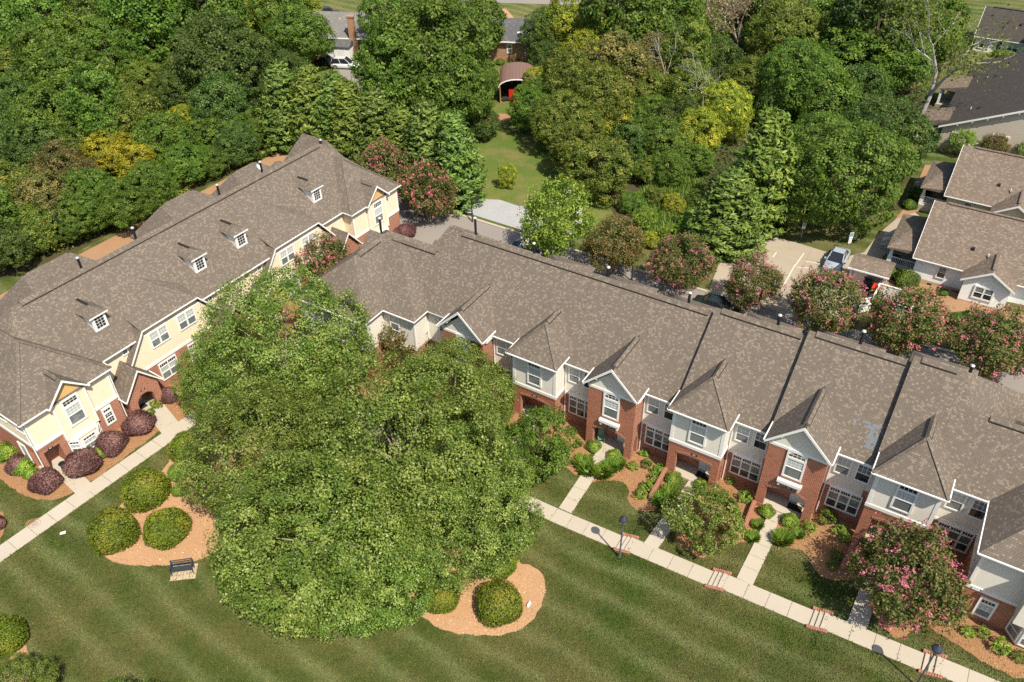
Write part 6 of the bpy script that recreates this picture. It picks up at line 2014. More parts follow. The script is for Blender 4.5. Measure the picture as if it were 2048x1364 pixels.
# crepe myrtles ---------------------------------------------------------------
CM = [proto_crepe('crepe%d' % i, 400+i) for i in range(3)]
CMw = proto_crepe('crepew', 410, leaf='lf_bright', bl='lf_white', blossoms=120)
CMr = proto_crepe('creper', 411, leaf='lf_crepe_red', blossoms=0)
CMp = proto_crepe('crepep', 412, leaf='lf_crepe', blossoms=300)
G = 'crepe myrtles behind the brick row'
for (px, py, r, pr, lab) in ((770, 335, 60, CMp, 'pink crepe myrtle behind the corner of the cream row roof'), (857, 382, 60, CMp, 'pink crepe myrtle in front of the cypress row by the gravel'), (1230, 492, 62, CMr, 'rusty brown crepe myrtle without flowers behind the brick row'),
                             (1363, 522, 62, CM[0], 'pink crepe myrtle beside the green utility box'), (1505, 568, 57, CM[1], 'smallest pink crepe myrtle before the parking court'), (1648, 606, 74, CM[2], 'crepe myrtle with brown tips before the silver car'),
                             (1817, 642, 80, CMp, 'pink crepe myrtle before the white bin enclosure'), (1992, 690, 82, CMp, 'pink crepe myrtle beside the low roof at the end of the row')):
    put(pr, 'crepe_myrtle', lab, 'tree', px, py, r, group=G)
put(CMw, 'crepe_myrtle', 'bright green crepe myrtle with white flowers behind the brick row', 'tree', 1117, 440, 74, zs=1.25)
put(CMp, 'crepe_myrtle', 'pink crepe myrtle between the cream row and the brick row', 'tree', 638, 512, 58)
put(CM[0], 'crepe_myrtle', 'broad crepe myrtle with few pink flowers in the front garden', 'tree', 1826, 1152, 108, mats={'crown': 'lf_crepe'})
put(CMr, 'crepe_myrtle', 'rusty crepe myrtle under the hipped eaves beside the birches', 'tree', 803, 672, 60)
put(CMw, 'crepe_myrtle', 'green crepe myrtle with pale pink flowers before the cream wall', 'tree', 395, 655, 52, mats={'blossom': 'lf_pink'})
put(CMr, 'crepe_myrtle', 'rusty leafed small tree beside the tan cottage windows', 'tree', 1990, 292, 26); put(CMw, 'crepe_myrtle', 'white flowering small tree before the tan cottage', 'tree', 1925, 283, 27)
put(CMw, 'crepe_myrtle', 'white flowering bush at the edge of the tan cottage roof', 'tree', 2058, 300, 22)

# clipped shrubs ---------------------------------------------------------------
BA = [proto_ball('clipped%d' % i, 500+i, 1.0, 0.82) for i in range(3)]
for (px, py, r, k, lab) in ((228, 1062, 49, 0, 'large clipped round shrub beside the lawn, left one of the bed'), (332, 1057, 46, 1, 'large clipped round shrub just behind the bench'), (290, 980, 47, 2, 'large clipped round shrub with reddish top by the pavement'), (997, 1208, 48, 0, 'large clipped round shrub beside the small white marker'), (882, 1190, 40, 1, 'clipped round shrub partly under the birch branches'), (1000, 1125, 36, 2, 'clipped shrub hidden under the birch next to the bright mulch'),
                            (5, 1275, 46, 1, 'clipped round shrub standing alone at the lawn corner'), (372, 895, 34, 2, 'reddish green shrub under the birch beside the cream row pavement')):
    put(BA[k], 'clipped_shrub', lab, 'shrub', px, py, r, group='large clipped shrubs')
for (px, py, r, lab) in ((358, 945, 22, 'low green shrub beside the large reddish clipped shrub'), (358, 981, 15, 'smallest round green shrub in the birch bed')):
    put(BA[0], 'clipped_shrub', lab, 'shrub', px, py, r, mats={'foliage': 'lf_bright'})
PU = [proto_ball('plum%d' % i, 520+i, 1.0, 0.74, 6500, 0.10, 'lf_purple', 0.07, 0.3) for i in range(2)]
for pr in PU: pr.parts[1][1].materials[0] = MAT['core_plum']
for i, (px, py, r, lab) in enumerate(((277, 848, 33, 'plum red shrub below the arched portal of the cream row'), (221, 888, 33, 'plum red shrub below the small brick-wall window'), (166, 928, 37, 'plum red shrub beside the corner porch path'), (92, 963, 33, 'plum red shrub on the corner bed by the porch'), (36, 930, 26, 'plum red shrub behind the lime shrubs at the row end'), (335, 792, 22, 'plum red shrub right of the arched portal'), (813, 463, 21, 'plum red shrub behind the brick row beside the cream porch'), (790, 468, 17, 'small plum red shrub against the cream porch steps'), (-8, 1048, 20, 'plum red shrub cut by the picture edge above the pavement'))):
    put(PU[i % 2], 'plum_shrub', lab, 'shrub', px, py, r*0.94, group='plum red shrubs')
SM = [proto_small('small%d' % i, 540+i) for i in range(3)]
TU = [proto_tuft('tuft%d' % i, 560+i) for i in range(2)]
BAs = proto_ball('smallball', 580, 0.6, 0.85, 2600, 0.085, 'lf_bright', 0.08)
for i, (px, py, r, lab) in enumerate(((1188, 893, 15, 'bright round shrub at the porch with the green chair, chair side'), (1229, 912, 15, 'bright round shrub at the porch with the green chair, open side'), (1347, 958, 17, 'bright round shrub beside the brick garden wall of the hipped porch'), (1402, 970, 14, 'bright round shrub half behind the small fruit tree'), (1533, 1023, 16, 'bright round shrub on the wall side of the gabled porch path'), (1581, 1042, 17, 'bright round shrub beside the pink flower tuft'), (1087, 845, 13, 'bright shrub at the porch behind the dark ornamental tree'))):
    put(BAs, 'round_shrub', lab, 'shrub', px, py, r, group='bright round shrubs by the porches')
for i, (px, py, r, m, lab) in enumerate(((1266, 931, 9, 'lf_bright', 'small mound shrub in the mulch right of the green chair porch'), (1294, 928, 9, 'lf_green', 'dull green small shrub in the mulch between porches'), (1289, 905, 8, 'lf_bright', 'tiny shrub under the triple window'), (1318, 940, 11, 'lf_bright', 'upright green shrub at the top of the brick garden wall'), (1305, 955, 9, 'lf_bright', 'green shrub second along the brick garden wall'), (1293, 972, 12, 'lf_bright', 'green shrub third along the brick garden wall'), (1281, 988, 11, 'lf_bright', 'green shrub at the foot of the brick garden wall'),
                                         (1460, 960, 8, 'lf_bright', 'small shrub in the shade of the hipped porch'), (1490, 995, 12, 'lf_bright', 'light green shrub before the gabled porch wall'), (1619, 1055, 12, 'lf_bright', 'small dark shrub beside the gabled porch pier'), (1655, 1035, 16, 'lf_green', 'dark shrub below the triple window of the gabled house'), (1680, 1060, 12, 'lf_bright', 'light shrub beside the shaded wall corner'), (1692, 1075, 10, 'lf_bright', 'pale green shrub at the end of the shaded row'), (1672, 1110, 12, 'lf_green', 'shrub at the mulch edge by the brick wall foot'), (1665, 1130, 10, 'lf_green', 'lowest shrub by the brick wall foot'), (1935, 1262, 11, 'lf_bright', 'small shrub below the end window'), (1968, 1266, 11, 'lf_bright', 'small dark shrub in the wide mulch bed'), (2004, 1293, 16, 'lf_bright', 'bushy shrub beside the bay window'), (2038, 1312, 12, 'lf_green', 'dark shrub below the bay window'), (1740, 1085, 12, 'lf_bright', 'green shrub half hidden by the pink crepe myrtle'),
                                         (1120, 830, 7, 'lf_green', 'tiny shrub in the brown mulch by the shaded wall'), (1145, 863, 8, 'lf_green', 'little shrub at the shade edge under the brick gable'), (1157, 888, 8, 'lf_green', 'little round shrub left of the green chair porch'), (312, 808, 10, 'lf_bright', 'small green shrub right of the portal path'))):
    put(SM[i % 3], 'garden_shrub', lab, 'shrub', px, py, r*1.15, mats={'foliage': m}, group='small garden shrubs')
for i, (px, py, r, lab) in enumerate(((1166, 925, 16, 'green strap-leaf clump left of the first garden path'), (1176, 940, 15, 'green strap-leaf clump beside the mulch edge'), (1205, 945, 16, 'green strap-leaf clump right of the first garden path'), (1220, 935, 15, 'strap-leaf clump near the porch shrub'), (1235, 928, 14, 'strap-leaf clump below the porch pier'), (1322, 1000, 15, 'strap-leaf clump inside the brick garden wall'), (1340, 985, 15, 'yellow green strap-leaf clump by the second path'), (1515, 1050, 10, 'thin strap-leaf clump by the second brick wall'), (1505, 1075, 12, 'strap-leaf clump at the low end of the second wall'), (1565, 1078, 17, 'broad strap-leaf clump right of the third path'), (1595, 1068, 11, 'strap-leaf clump with one pink flower'), (1745, 1110, 12, 'strap-leaf clump beside the last garden path'))):
    put(TU[i % 2], 'daylily_clump', lab, 'plant', px, py, r*1.25, mats={'blades': 'lf_bright'}, group='strap-leaf clumps in the front gardens')
for i, (px, py, r, lab) in enumerate(((48, 935, 20, 'lime green shrub between the plum shrubs at the row end'), (62, 948, 14, 'low lime shrub in front of the porch corner'), (12, 905, 24, 'green shrub by the end wall of the cream row'), (196, 908, 17, 'lime green shrub between the two middle plum shrubs'), (300, 825, 9, 'small green shrub at the back of the plum shrub by the portal'))):
    put(BAs, 'lime_shrub', lab, 'shrub', px, py, r, group='lime shrubs of the cream row')
for (px, py, r, lab) in ((1813, 560, 24, 'round green shrub beside the white cottage porch'), (1785, 525, 20, 'dark shrub at the white cottage porch post'), (1778, 545, 18, 'leafy shrub left of the white cottage porch'), (1840, 390, 20, 'dark shrub by the yellow cottage steps'), (1820, 410, 14, 'low shrub by the yellow cottage walk'), (1915, 640, 16, 'dark low shrub on the grass by the white cottage'), (1940, 632, 13, 'low shrub next to it on the cottage grass'), (1885, 585, 10, 'small shrub against the white cottage foundation'), (1000, 125, 9, 'small shrub against the tan brick house')):
    put(BAs, 'cottage_shrub', lab, 'shrub', px, py, r, mats={'foliage': 'lf_green'}, group='shrubs round the cottages')
hd = proto_ball('hedge', 590, 1.0, 0.5, 5000, 0.12, 'lf_green', 0.06)
o = put(hd, 'hedge', 'long clipped hedge before the far white cottage', 'hedge', 2012, 110, 18); o.rotation_euler = (0, 0, AZ); o.scale = (o.scale[0]*1.6, o.scale[1]*0.55, o.scale[2]*1.1)
jn = proto_tuft('juniper', 595, 1.0, 0.8, 1600, 'lf_silver', 0.09)
put(jn, 'juniper', 'silvery spreading juniper at the corner of the parking court', 'shrub', 1512, 452, 30); put(jn, 'grass_clump', 'yellow green weedy clump beside the juniper', 'plant', 1505, 435, 16, mats={'blades': 'lf_lime'})
pg = proto_tuft('pampas', 596, 1.0, 1.6, 900, 'lf_reed', 0.07)
put(pg, 'pampas_grass', 'pampas grass tuft with cream plumes beside the utility box', 'plant', 1400, 470, 22)
put(pg, 'grass_clump', 'yellow flowering weeds at the foot of the bushy cypress', 'plant', 1432, 492, 22, mats={'blades': 'lf_lime'})
# reed bed
rng = np.random.default_rng(77)
poly = np.array(pix((1262, 470), (1275, 400), (1300, 372), (1400, 372), (1420, 420), (1400, 500), (1330, 505)))
n = 9000
mn, mx = poly.min(0), poly.max(0)
P_ = rng.uniform(mn, mx, (n*3, 2))


def inside(P, poly):
    x, y = P[:, 0], P[:, 1]; r = np.zeros(len(P), bool); j = len(poly)-1
    for i in range(len(poly)):
        xi, yi = poly[i]; xj, yj = poly[j]
        c = ((yi > y) != (yj > y)) & (x < (xj-xi)*(y-yi)/(yj-yi+1e-9)+xi); r ^= c; j = i
    return r


P_ = P_[inside(P_, poly)][:n]; n = len(P_)
t = rng.random(n)*6.28
D = unit(np.stack([np.cos(t)*0.45, np.sin(t)*0.45, np.ones(n)], 1)); S = rng.uniform(0.7, 1.5, n)
base = np.stack([P_[:, 0], P_[:, 1], ter(P_[:, 0], P_[:, 1])], 1)
me = leaf_mesh('reeds', base+D*S[:, None]*0.5, unit(np.cross(D, np.stack([-np.sin(t), np.cos(t), np.zeros(n)], 1))), S, 0.10, rng.random(n), rng.random(n)*0.5, D, 0.03, rng)
tag(link('reed_bed', me, MAT['lf_reed']), 'bright green bed of tall reeds between cypress and thicket', 'reeds', kind='stuff')
for i, (px, py, r, k) in enumerate(((1290, 440, 26, 'lf_bright'), (1345, 410, 24, 'lf_lime'), (1375, 455, 26, 'lf_bright'), (1310, 395, 22, 'lf_olive'), (1340, 470, 22, 'lf_bright'), (1265, 405, 24, 'lf_green'), (1395, 400, 22, 'lf_green'), (1300, 480, 18, 'lf_lime'))):
    put(pbrush, 'wild_bush', 'rank '+{'lf_bright': 'bright green', 'lf_lime': 'lime green', 'lf_olive': 'olive', 'lf_green': 'mid green'}[k]+' bush growing among the reeds', 'bush', px, py, r, mats={'crown': k}, group='bushes among the reeds')
# low undergrowth that closes the wood edges
def undergrowth(name, polyp, n, size, mat, h, seed, label):
    rng = np.random.default_rng(seed)
    poly = np.array(pix(*polyp)); mn, mx = poly.min(0), poly.max(0)
    Q = rng.uniform(mn, mx, (n*4, 2)); Q = Q[inside(Q, poly)][:n]; k = len(Q)
    hh = h*(0.5+0.5*np.sin(Q[:, 0]*0.9)*np.cos(Q[:, 1]*0.8))*rng.random(k)+0.1
    P = np.stack([Q[:, 0], Q[:, 1], ter(Q[:, 0], Q[:, 1])+hh], 1)
    me = leaf_mesh(name, P, unit(rng.normal(size=(k, 3))*0.6+np.array([0, 0, 0.8])), size*rng.uniform(0.6, 1.4, k), 0.6, rng.random(k), (0.5+0.5*np.sin(Q[:, 0]*0.31+Q[:, 1]*0.23)), None, 0.05, rng)
    tag(link(name, me, MAT[mat]), label, 'undergrowth', kind='stuff')


undergrowth('undergrowth', [(-60, 560), (-60, 350), (100, 200), (560, 140), (570, 300), (470, 345), (300, 420), (150, 500)], 26000, 0.42, 'lf_olive', 2.2, 5, 'leafy undergrowth filling the wood behind the cream row')
undergrowth('undergrowth', [(1080, 120), (1500, 60), (1880, 100), (1830, 300), (1600, 420), (1420, 380), (1250, 370), (1140, 300)], 22000, 0.45, 'lf_dark', 2.2, 6, 'leafy undergrowth filling the thicket beyond the meadow')

# grass blades over the near lawn, and loose chips on the mulch
rng = np.random.default_rng(91)
reg = np.array(pix((-30, 985), (370, 825), (700, 800), (1130, 850), (1330, 930), (1560, 1010), (1740, 1080), (1900, 1180), (2080, 1300), (2080, 1400), (-30, 1400)))
mn, mx = reg.min(0), reg.max(0)
Q = rng.uniform(mn, mx, (420000, 2)); Q = Q[inside(Q, reg)]
ok = np.ones(len(Q), bool)
for pg_ in NOGRASS:
    m0, m1 = pg_.min(0)-0.1, pg_.max(0)+0.1
    cand = np.where(ok & (Q[:, 0] > m0[0]) & (Q[:, 0] < m1[0]) & (Q[:, 1] > m0[1]) & (Q[:, 1] < m1[1]))[0]
    if len(cand): ok[cand[inside(Q[cand], pg_)]] = False
Q = Q[ok][:170000]; n = len(Q)
t = rng.random(n)*6.28; tl = rng.uniform(0.25, 1.0, n)
D = unit(np.stack([np.cos(t)*tl, np.sin(t)*tl, rng.uniform(0.35, 0.8, n)], 1)); S = rng.uniform(0.07, 0.17, n)
base = np.stack([Q[:, 0], Q[:, 1], ter(Q[:, 0], Q[:, 1])], 1)
N_ = unit(np.cross(D, np.stack([-np.sin(t), np.cos(t), np.zeros(n)], 1)))
me = leaf_mesh('grass_blades', base+D*S[:, None]*0.42, N_, S, 0.42, rng.random(n), rng.random(n), D, 0.02, rng)
tag(link('grass_blades', me, MAT['blades']), 'short mown grass blades of the front lawn', 'grass', kind='stuff')
for nm_, m_ in (('pine_mulch', 'chip_dark'), ('chip_mulch', 'chip_pale')):
    PP = []
    for pg_, mm in BEDS:
        if mm != nm_: continue
        m0, m1 = pg_.min(0), pg_.max(0); q = rng.uniform(m0, m1, (int((m1-m0).prod()*26), 2)); q = q[inside(q, pg_)]; PP.append(q)
    q = np.concatenate(PP); n = len(q)
    t = rng.random(n)*6.28
    D = np.stack([np.cos(t), np.sin(t), rng.normal(size=n)*0.25], 1)
    me = leaf_mesh('mulch_chips', np.stack([q[:, 0], q[:, 1], ter(q[:, 0], q[:, 1])+0.05+rng.random(n)*0.02], 1), unit(rng.normal(size=(n, 3))*0.4+np.array([0, 0, 1.0])), rng.uniform(0.06, 0.17, n), 0.4, rng.random(n), rng.random(n), D, 0.02, rng)
    tag(link('mulch_chips', me, MAT[m_]), 'loose %s bark chips on the mulch beds' % ('brown' if m_ == 'chip_dark' else 'pale'), 'mulch', kind='stuff')
# ------------------------------------------------------------------ street furniture and small things
def globe_lamp(label, foot, h=3.55):
    p = at(*foot)
    o = thing('lamp_post', label, 'lamp', (p[0], p[1], gz(p)), 0, 'globe lamps on the front pavement')
    MB().cyl((0, 0, -0.1), (0, 0, 0.5), 0.10, 0.075, 12).cyl((0, 0, 0.5), (0, 0, h), 0.062, 0.05, 12).build('pole', MAT['pole_grey'], o)
    MB().lathe([(0.13, 0), (0.13, 0.05), (0.10, 0.08)], 12).build('base', MAT['pole_grey'], o)
    MB().lathe([(0.05, h-0.12), (0.11, h-0.05), (0.15, h+0.05), (0.13, h+0.10)], 14).build('lamp_neck', MAT['black'], o)
    MB().lathe([(0.13, h+0.10), (0.24, h+0.22), (0.28, h+0.34), (0.29, h+0.38)], 16).build('lamp_glass', MAT['globe_glass'], o, smooth=True)
    MB().lathe([(0.31, h+0.38), (0.30, h+0.46), (0.22, h+0.60), (0.11, h+0.68), (0.05, h+0.76), (0.01, h+0.80)], 16).build('lamp_hood', MAT['globe'], o, smooth=True)


globe_lamp('globe lamp post beside the steps in mid lawn', (1239, 1113))
globe_lamp('globe lamp post by the steps below the pink crepe myrtle', (1832, 1372))


def street_lamp(label, foot, tip, arm=0.9, rz=0.0):
    p = at(*foot); d = ray(*tip); t = (p[:2]@d[:2])/(d[:2]@d[:2]); h = max(3.0, H+t*d[2]-p[2])
    o = thing('street_lamp', label, 'lamp', (p[0], p[1], gz(p)), rz, 'black street lamps behind the rows')
    MB().cyl((0, 0, -0.2), (0, 0, h), 0.085, 0.065, 10).build('pole', MAT['black'], o)
    MB().beam((0, 0, h-0.05), (arm*0.6, 0, h), 0.07, 0.07).build('arm', MAT['black'], o)
    MB().hull([(0.3, -0.16, h-0.02), (0.3, 0.16, h-0.02), (arm+0.15, -0.2, h-0.02), (arm+0.15, 0.2, h-0.02), (0.35, -0.1, h+0.14), (0.35, 0.1, h+0.14), (arm, -0.12, h+0.14), (arm, 0.12, h+0.14)]).build('lamp_head', MAT['black'], o)


street_lamp('black street lamp beside the gravel patch', (945, 444), (942, 397))
street_lamp('black street lamp at the wood edge behind the cream row', (455, 352), (446, 285), 0.7, 2.0)
street_lamp('black street lamp between the trees behind the cream row roof', (304, 416), (296, 372), 0.7, 2.0)
street_lamp('black street lamp behind the left end of the cream row', (140, 500), (118, 430), 0.7, 2.0)
street_lamp('black street lamp beside the rusty crepe myrtle', (1263, 562), (1268, 500), 0.7, 2.0)
p = at(1075, 132); yl = thing('yard_light', 'old yard light on a wooden pole by the tan brick house', 'lamp', (p[0], p[1], gz(p)), 0)
MB().cyl((0, 0, -0.2), (0, 0, 5.2), 0.13, 0.10, 8).build('pole', MAT['bark'], yl)
MB().beam((0, 0, 5.0), (-2.0, 0, 5.3), 0.1, 0.1).build('arm', MAT['pvc'], yl)
MB().hull([(-2.2, -0.25, 5.2), (-2.2, 0.25, 5.2), (-3.2, -0.25, 5.3), (-3.2, 0.25, 5.3), (-2.4, 0, 5.5), (-3.0, 0, 5.5)]).build('lamp_head', MAT['pvc'], yl)

# bench on its pavers
pA, pB = at(339, 1163), at(391, 1157)
v = (pB-pA); rz = math.atan2(v[1], v[0]); wpad = math.hypot(v[0], v[1])
pad = bpy.data.objects.new('bench_pad', None); COL.objects.link(pad); pad.location = (pA[0], pA[1], gz(pA)); pad.rotation_euler = (0, 0, rz); pad['kind'] = 'structure'
nx_ = 4; dx = wpad/nx_
for i in range(nx_):
    for j in range(3):
        MB().box(i*dx+0.015, (i+1)*dx-0.015, j*0.42+0.012, (j+1)*0.42-0.012, -0.08, 0.035+0.008*((i*7+j*3) % 3)).build('paver', MAT['paver'], pad)
bench = thing('park_bench', 'dark metal park bench on square pavers facing the lawn', 'bench', (pA[0], pA[1], gz(pA)+0.04), rz+0.03)
bl = 1.42; bx0 = 0.13
for k in range(7):
    y = 0.42+k*0.062
    MB().box(bx0, bx0+bl, y, y+0.045, 0.42, 0.445).build('seat_slat', MAT['blueblack'], bench)
for z_, y_ in ((0.54, 0.90), (0.86, 0.97)): MB().box(bx0, bx0+bl, y_, y_+0.05, z_, z_+0.05).build('back_rail', MAT['blueblack'], bench)
for k in range(13):
    x = bx0+0.05+k*(bl-0.1)/12
    MB().beam((x, 0.93, 0.55), (x, 0.99, 0.88), 0.025, 0.02).build('back_bar', MAT['blueblack'], bench)
for x in (bx0-0.03, bx0+bl-0.03):
    MB().box(x, x+0.06, 0.40, 0.46, 0, 0.66).build('leg', MAT['blueblack'], bench)
    MB().beam((x+0.03, 0.86, 0), (x+0.03, 1.0, 0.92), 0.06, 0.06).build('leg', MAT['blueblack'], bench)
    MB().box(x-0.01, x+0.07, 0.38, 0.94, 0.64, 0.68).build('arm_rest', MAT['blueblack'], bench)

# green garden chair in the porch
p = rowp(-18.03-0.95, 42.3+0.75, 0.06); chv = thing('garden_chair', 'sage green plastic garden chair in the gabled porch', 'chair', (p[0], p[1], 0.07), AZ+0.5)
MB().box(-0.26, 0.26, -0.26, 0.24, 0.36, 0.41).build('seat', MAT['sage'], chv)
MB().hull([(-0.27, 0.22, 0.40), (0.27, 0.22, 0.40), (-0.22, 0.42, 0.95), (0.22, 0.42, 0.95), (-0.27, 0.27, 0.40), (0.27, 0.27, 0.40), (-0.22, 0.46, 0.95), (0.22, 0.46, 0.95)]).build('backrest', MAT['sage'], chv)
for sx_ in (-0.24, 0.24):
    for sy_ in (-0.24, 0.24): MB().beam((sx_*1.1, sy_*1.1, 0), (sx_, sy_, 0.38), 0.05, 0.05).build('leg', MAT['sage'], chv)
    MB().box(sx_-0.04, sx_+0.04, -0.28, 0.30, 0.58, 0.62).build('arm_rest', MAT['sage'], chv)
    MB().box(sx_-0.03, sx_+0.03, -0.27, -0.22, 0.38, 0.6).build('arm_post', MAT['sage'], chv)
# door mats and porch things
for a0_, z_, lab in ((-11.17, 0.55, 'dark door mat in the hipped porch with two doors'), (-4.25, 1.12, 'dark door mat in the gabled porch beside the blue shingle patch')):
    p = rowp(a0_+0.72, 42.3+0.95, z_); m_ = thing('door_mat', lab, 'mat', (p[0], p[1], z_+0.06), AZ)
    MB().box(-0.5, 0.5, -0.3, 0.3, 0.0, 0.02).build('mat_pile', MAT['mat_black'], m_)
# bicycle-like porch clutter at the cream corner: a folded chair and a small grill
p = leftp(16.8, 54.2); gr = thing('patio_set', 'dark round patio table and chair in the cream corner porch', 'table', (p[0], p[1], 0.08), LA)
MB().lathe([(0.28, 0.68), (0.30, 0.70), (0.28, 0.72)], 16).build('table_top', MAT['black'], gr)
for k in range(3):
    t_ = k*2.09; MB().beam((0.05*math.cos(t_), 0.05*math.sin(t_), 0.68), (0.26*math.cos(t_), 0.26*math.sin(t_), 0), 0.03, 0.03).build('table_leg', MAT['black'], gr)
# brick cheek walls beside the garden paths
for (pa, pb, lab, ww) in (((1331, 946), (1300, 1001), 'low brick garden wall running down from the hipped porch', 0.26), ((1507, 1012), (1485, 1068), 'low brick garden wall running down from the gabled porch', 0.26), ((1707, 1090), (1682, 1140), 'low brick garden wall running down from the end porch', 0.26)):
    A_, B_ = at(*pa), at(*pb); v = B_-A_; L = math.hypot(v[0], v[1])
    w_ = thing('garden_wall', lab, 'wall', (A_[0], A_[1], gz(A_)), math.atan2(v[1], v[0]), 'brick garden walls')
    zb = gz(B_)-gz(A_)
    MB().ext([(0, -ww/2, -0.4), (L, -ww/2, zb-0.4), (L, -ww/2, zb+0.46), (0, -ww/2, 0.55)], (0, ww, 0)).build('wall_body', MAT['brick'], w_)
    n = int(L/0.115)
    for i in range(n):
        u = i/n*L; z_ = 0.55+(zb+0.46-0.55)*i/n
        MB().box(0.006, L/n-0.006, -ww/2-0.03, ww/2+0.03, 0.002, 0.075).build('cap_brick', MAT['brick_cap'], w_, loc=(u, 0, z_))

# signs
def sign(label, foot, h, plates, rz, name='sign'):
    p = at(*foot)
    o = thing(name, label, 'sign', (p[0], p[1], gz(p)), rz)
    MB().box(-0.03, 0.03, -0.02, 0.02, -0.2, h).build('post', MAT['galv'], o)
    for (z0, w, hh, m, sym) in plates:
        pl = MB().box(-w/2, w/2, -0.045, -0.025, z0, z0+hh).build('plate', MAT[m], o)
        if sym == 'wheelchair':
            MB().box(-w/2+0.04, w/2-0.04, -0.05, -0.046, z0+hh*0.34, z0+hh-0.06).build('blue_panel', MAT['signblue'], pl)
            cx, cz = 0, z0+hh*0.62
            b = MB()
            for q in range(12):
                t0, t1 = math.pi*(0.75+1.25*q/12), math.pi*(0.75+1.25*(q+1)/12)
                b.beam((0.08*math.cos(t0), -0.053, cz-0.06+0.08*math.sin(t0)), (0.08*math.cos(t1), -0.053, cz-0.06+0.08*math.sin(t1)), 0.006, 0.02)
            b.box(-0.015, 0.02, -0.056, -0.05, cz-0.05, cz+0.09).box(-0.02, 0.025, -0.056, -0.05, cz+0.10, cz+0.14).box(0.0, 0.09, -0.056, -0.05, cz-0.05, cz-0.025)
            b.build('wheelchair_symbol', MAT['pvc'], pl)
        elif sym == 'lines':
            for q in range(3): MB().box(-w/2+0.05, w/2-0.06, -0.049, -0.046, z0+hh*(0.25+q*0.22), z0+hh*(0.25+q*0.22)+0.025).build('print_line', MAT['pole_grey'], pl)
    return o


sign('accessible parking sign under the round tree, blue and white on a steel post', (1601, 480), 2.2, [(1.45, 0.42, 0.75, 'pvc', 'wheelchair')], R(10))
sign('accessible parking sign with a second white plate below it', (1694, 502), 2.3, [(1.55, 0.42, 0.72, 'pvc', 'wheelchair'), (0.98, 0.36, 0.5, 'pvc', 'lines')], R(10))
sign('plain white sign board above the silvery juniper', (1533, 462), 1.15, [(0.6, 0.7, 0.5, 'pvc', 'lines')], R(-12))
sign('small white notice by the reeds', (1309, 530), 1.6, [(0.95, 0.6, 0.6, 'pvc', 'lines')], R(-10))
p = at(1057, 1211); mk = thing('bed_marker', 'small white marker card standing in the mulch bed', 'marker', (p[0], p[1], gz(p)), R(60))
MB().ext([(-0.2, -0.09, 0.02), (0.2, -0.09, 0.02), (0.2, 0.0, 0.26), (-0.2, 0.0, 0.26)], (0, 0.02, 0.01)).build('card', MAT['pvc'], mk)
MB().box(-0.015, 0.015, 0.0, 0.03, -0.1, 0.2).build('stake', MAT['pvc'], mk)
p = at(126, 1066); vb = thing('water_meter', 'small white meter box set flush in the lawn below the pavement', 'meter box', (p[0], p[1], gz(p)+0.012), R(20))
MB().box(-0.2, 0.2, -0.11, 0.11, -0.05, 0.03).box(-0.17, 0.17, -0.08, 0.08, 0.03, 0.04).build('lid', MAT['pvc'], vb)
p = at(70, 1048); mh = thing('manhole_cover', 'rusty round manhole cover beside the cream row pavement', 'manhole', (p[0], p[1], gz(p)+0.01), 0.3)
MB().lathe([(0.42, -0.05), (0.42, 0.03), (0.38, 0.04), (0.37, 0.025), (0.02, 0.03)], 24).build('cover', MAT['iron'], mh)
for k in range(5): MB().box(-0.24+0.02*abs(k-2), 0.24-0.02*abs(k-2), -0.2+k*0.1-0.015, -0.2+k*0.1+0.015, 0.025, 0.04).build('cover_rib', MAT['iron'], mh)
sheet('dry_ring', smooth_ring([(p[0]+0.75*math.cos(t)*(1+0.15*math.sin(3*t)), p[1]+0.6*math.sin(t)) for t in np.linspace(0, 6.28, 10)[:-1]], 1), 0.012, MAT['mulch'], step=0.5)
p = at(1419, 512); tb = thing('utility_box', 'pale green utility transformer box by the parking court', 'utility box', (p[0], p[1], gz(p)), AZ)
MB().box(-0.75, 0.75, -0.7, 0.7, -0.1, 0.08).build('plinth', MAT['concrete'], tb)
MB().hull([(-0.65, -0.6, 0.08), (0.65, -0.6, 0.08), (-0.65, 0.6, 0.08), (0.65, 0.6, 0.08), (-0.65, -0.5, 0.95), (0.65, -0.5, 0.95), (-0.65, 0.6, 1.1), (0.65, 0.6, 1.1)]).build('cabinet', MAT['util_green'], tb)
MB().box(-0.02, 0.02, -0.62, -0.55, 0.12, 0.9).build('door_seam', MAT['pole_grey'], tb)
# pampas plumes
p = at(1402, 474)
for k, (dx_, dy_, h_) in enumerate(((0.3, 0.2, 2.6), (-0.9, 0.3, 2.4), (-0.3, -0.2, 2.8))):
    o = thing('grass_plume', 'cream feathery plume rising from the pampas grass', 'plume', (p[0]+dx_, p[1]+dy_, gz(p)), 0, 'pampas plumes')
    MB().cyl((0, 0, 0), (0.15, 0, h_-0.5), 0.015, 0.01, 5).build('stalk', MAT['lf_straw'], o)
    rg = np.random.default_rng(k); q = 160
    PP = np.stack([0.15+rg.normal(size=q)*0.07+rg.random(q)*0.15, rg.normal(size=q)*0.07, h_-0.6+rg.random(q)*0.7], 1)
    me = leaf_mesh('plume', PP, unit(rg.normal(size=(q, 3))), np.full(q, 0.16), 0.5, rg.random(q), rg.random(q)); link('plume', me, MAT['lf_plume'], o)


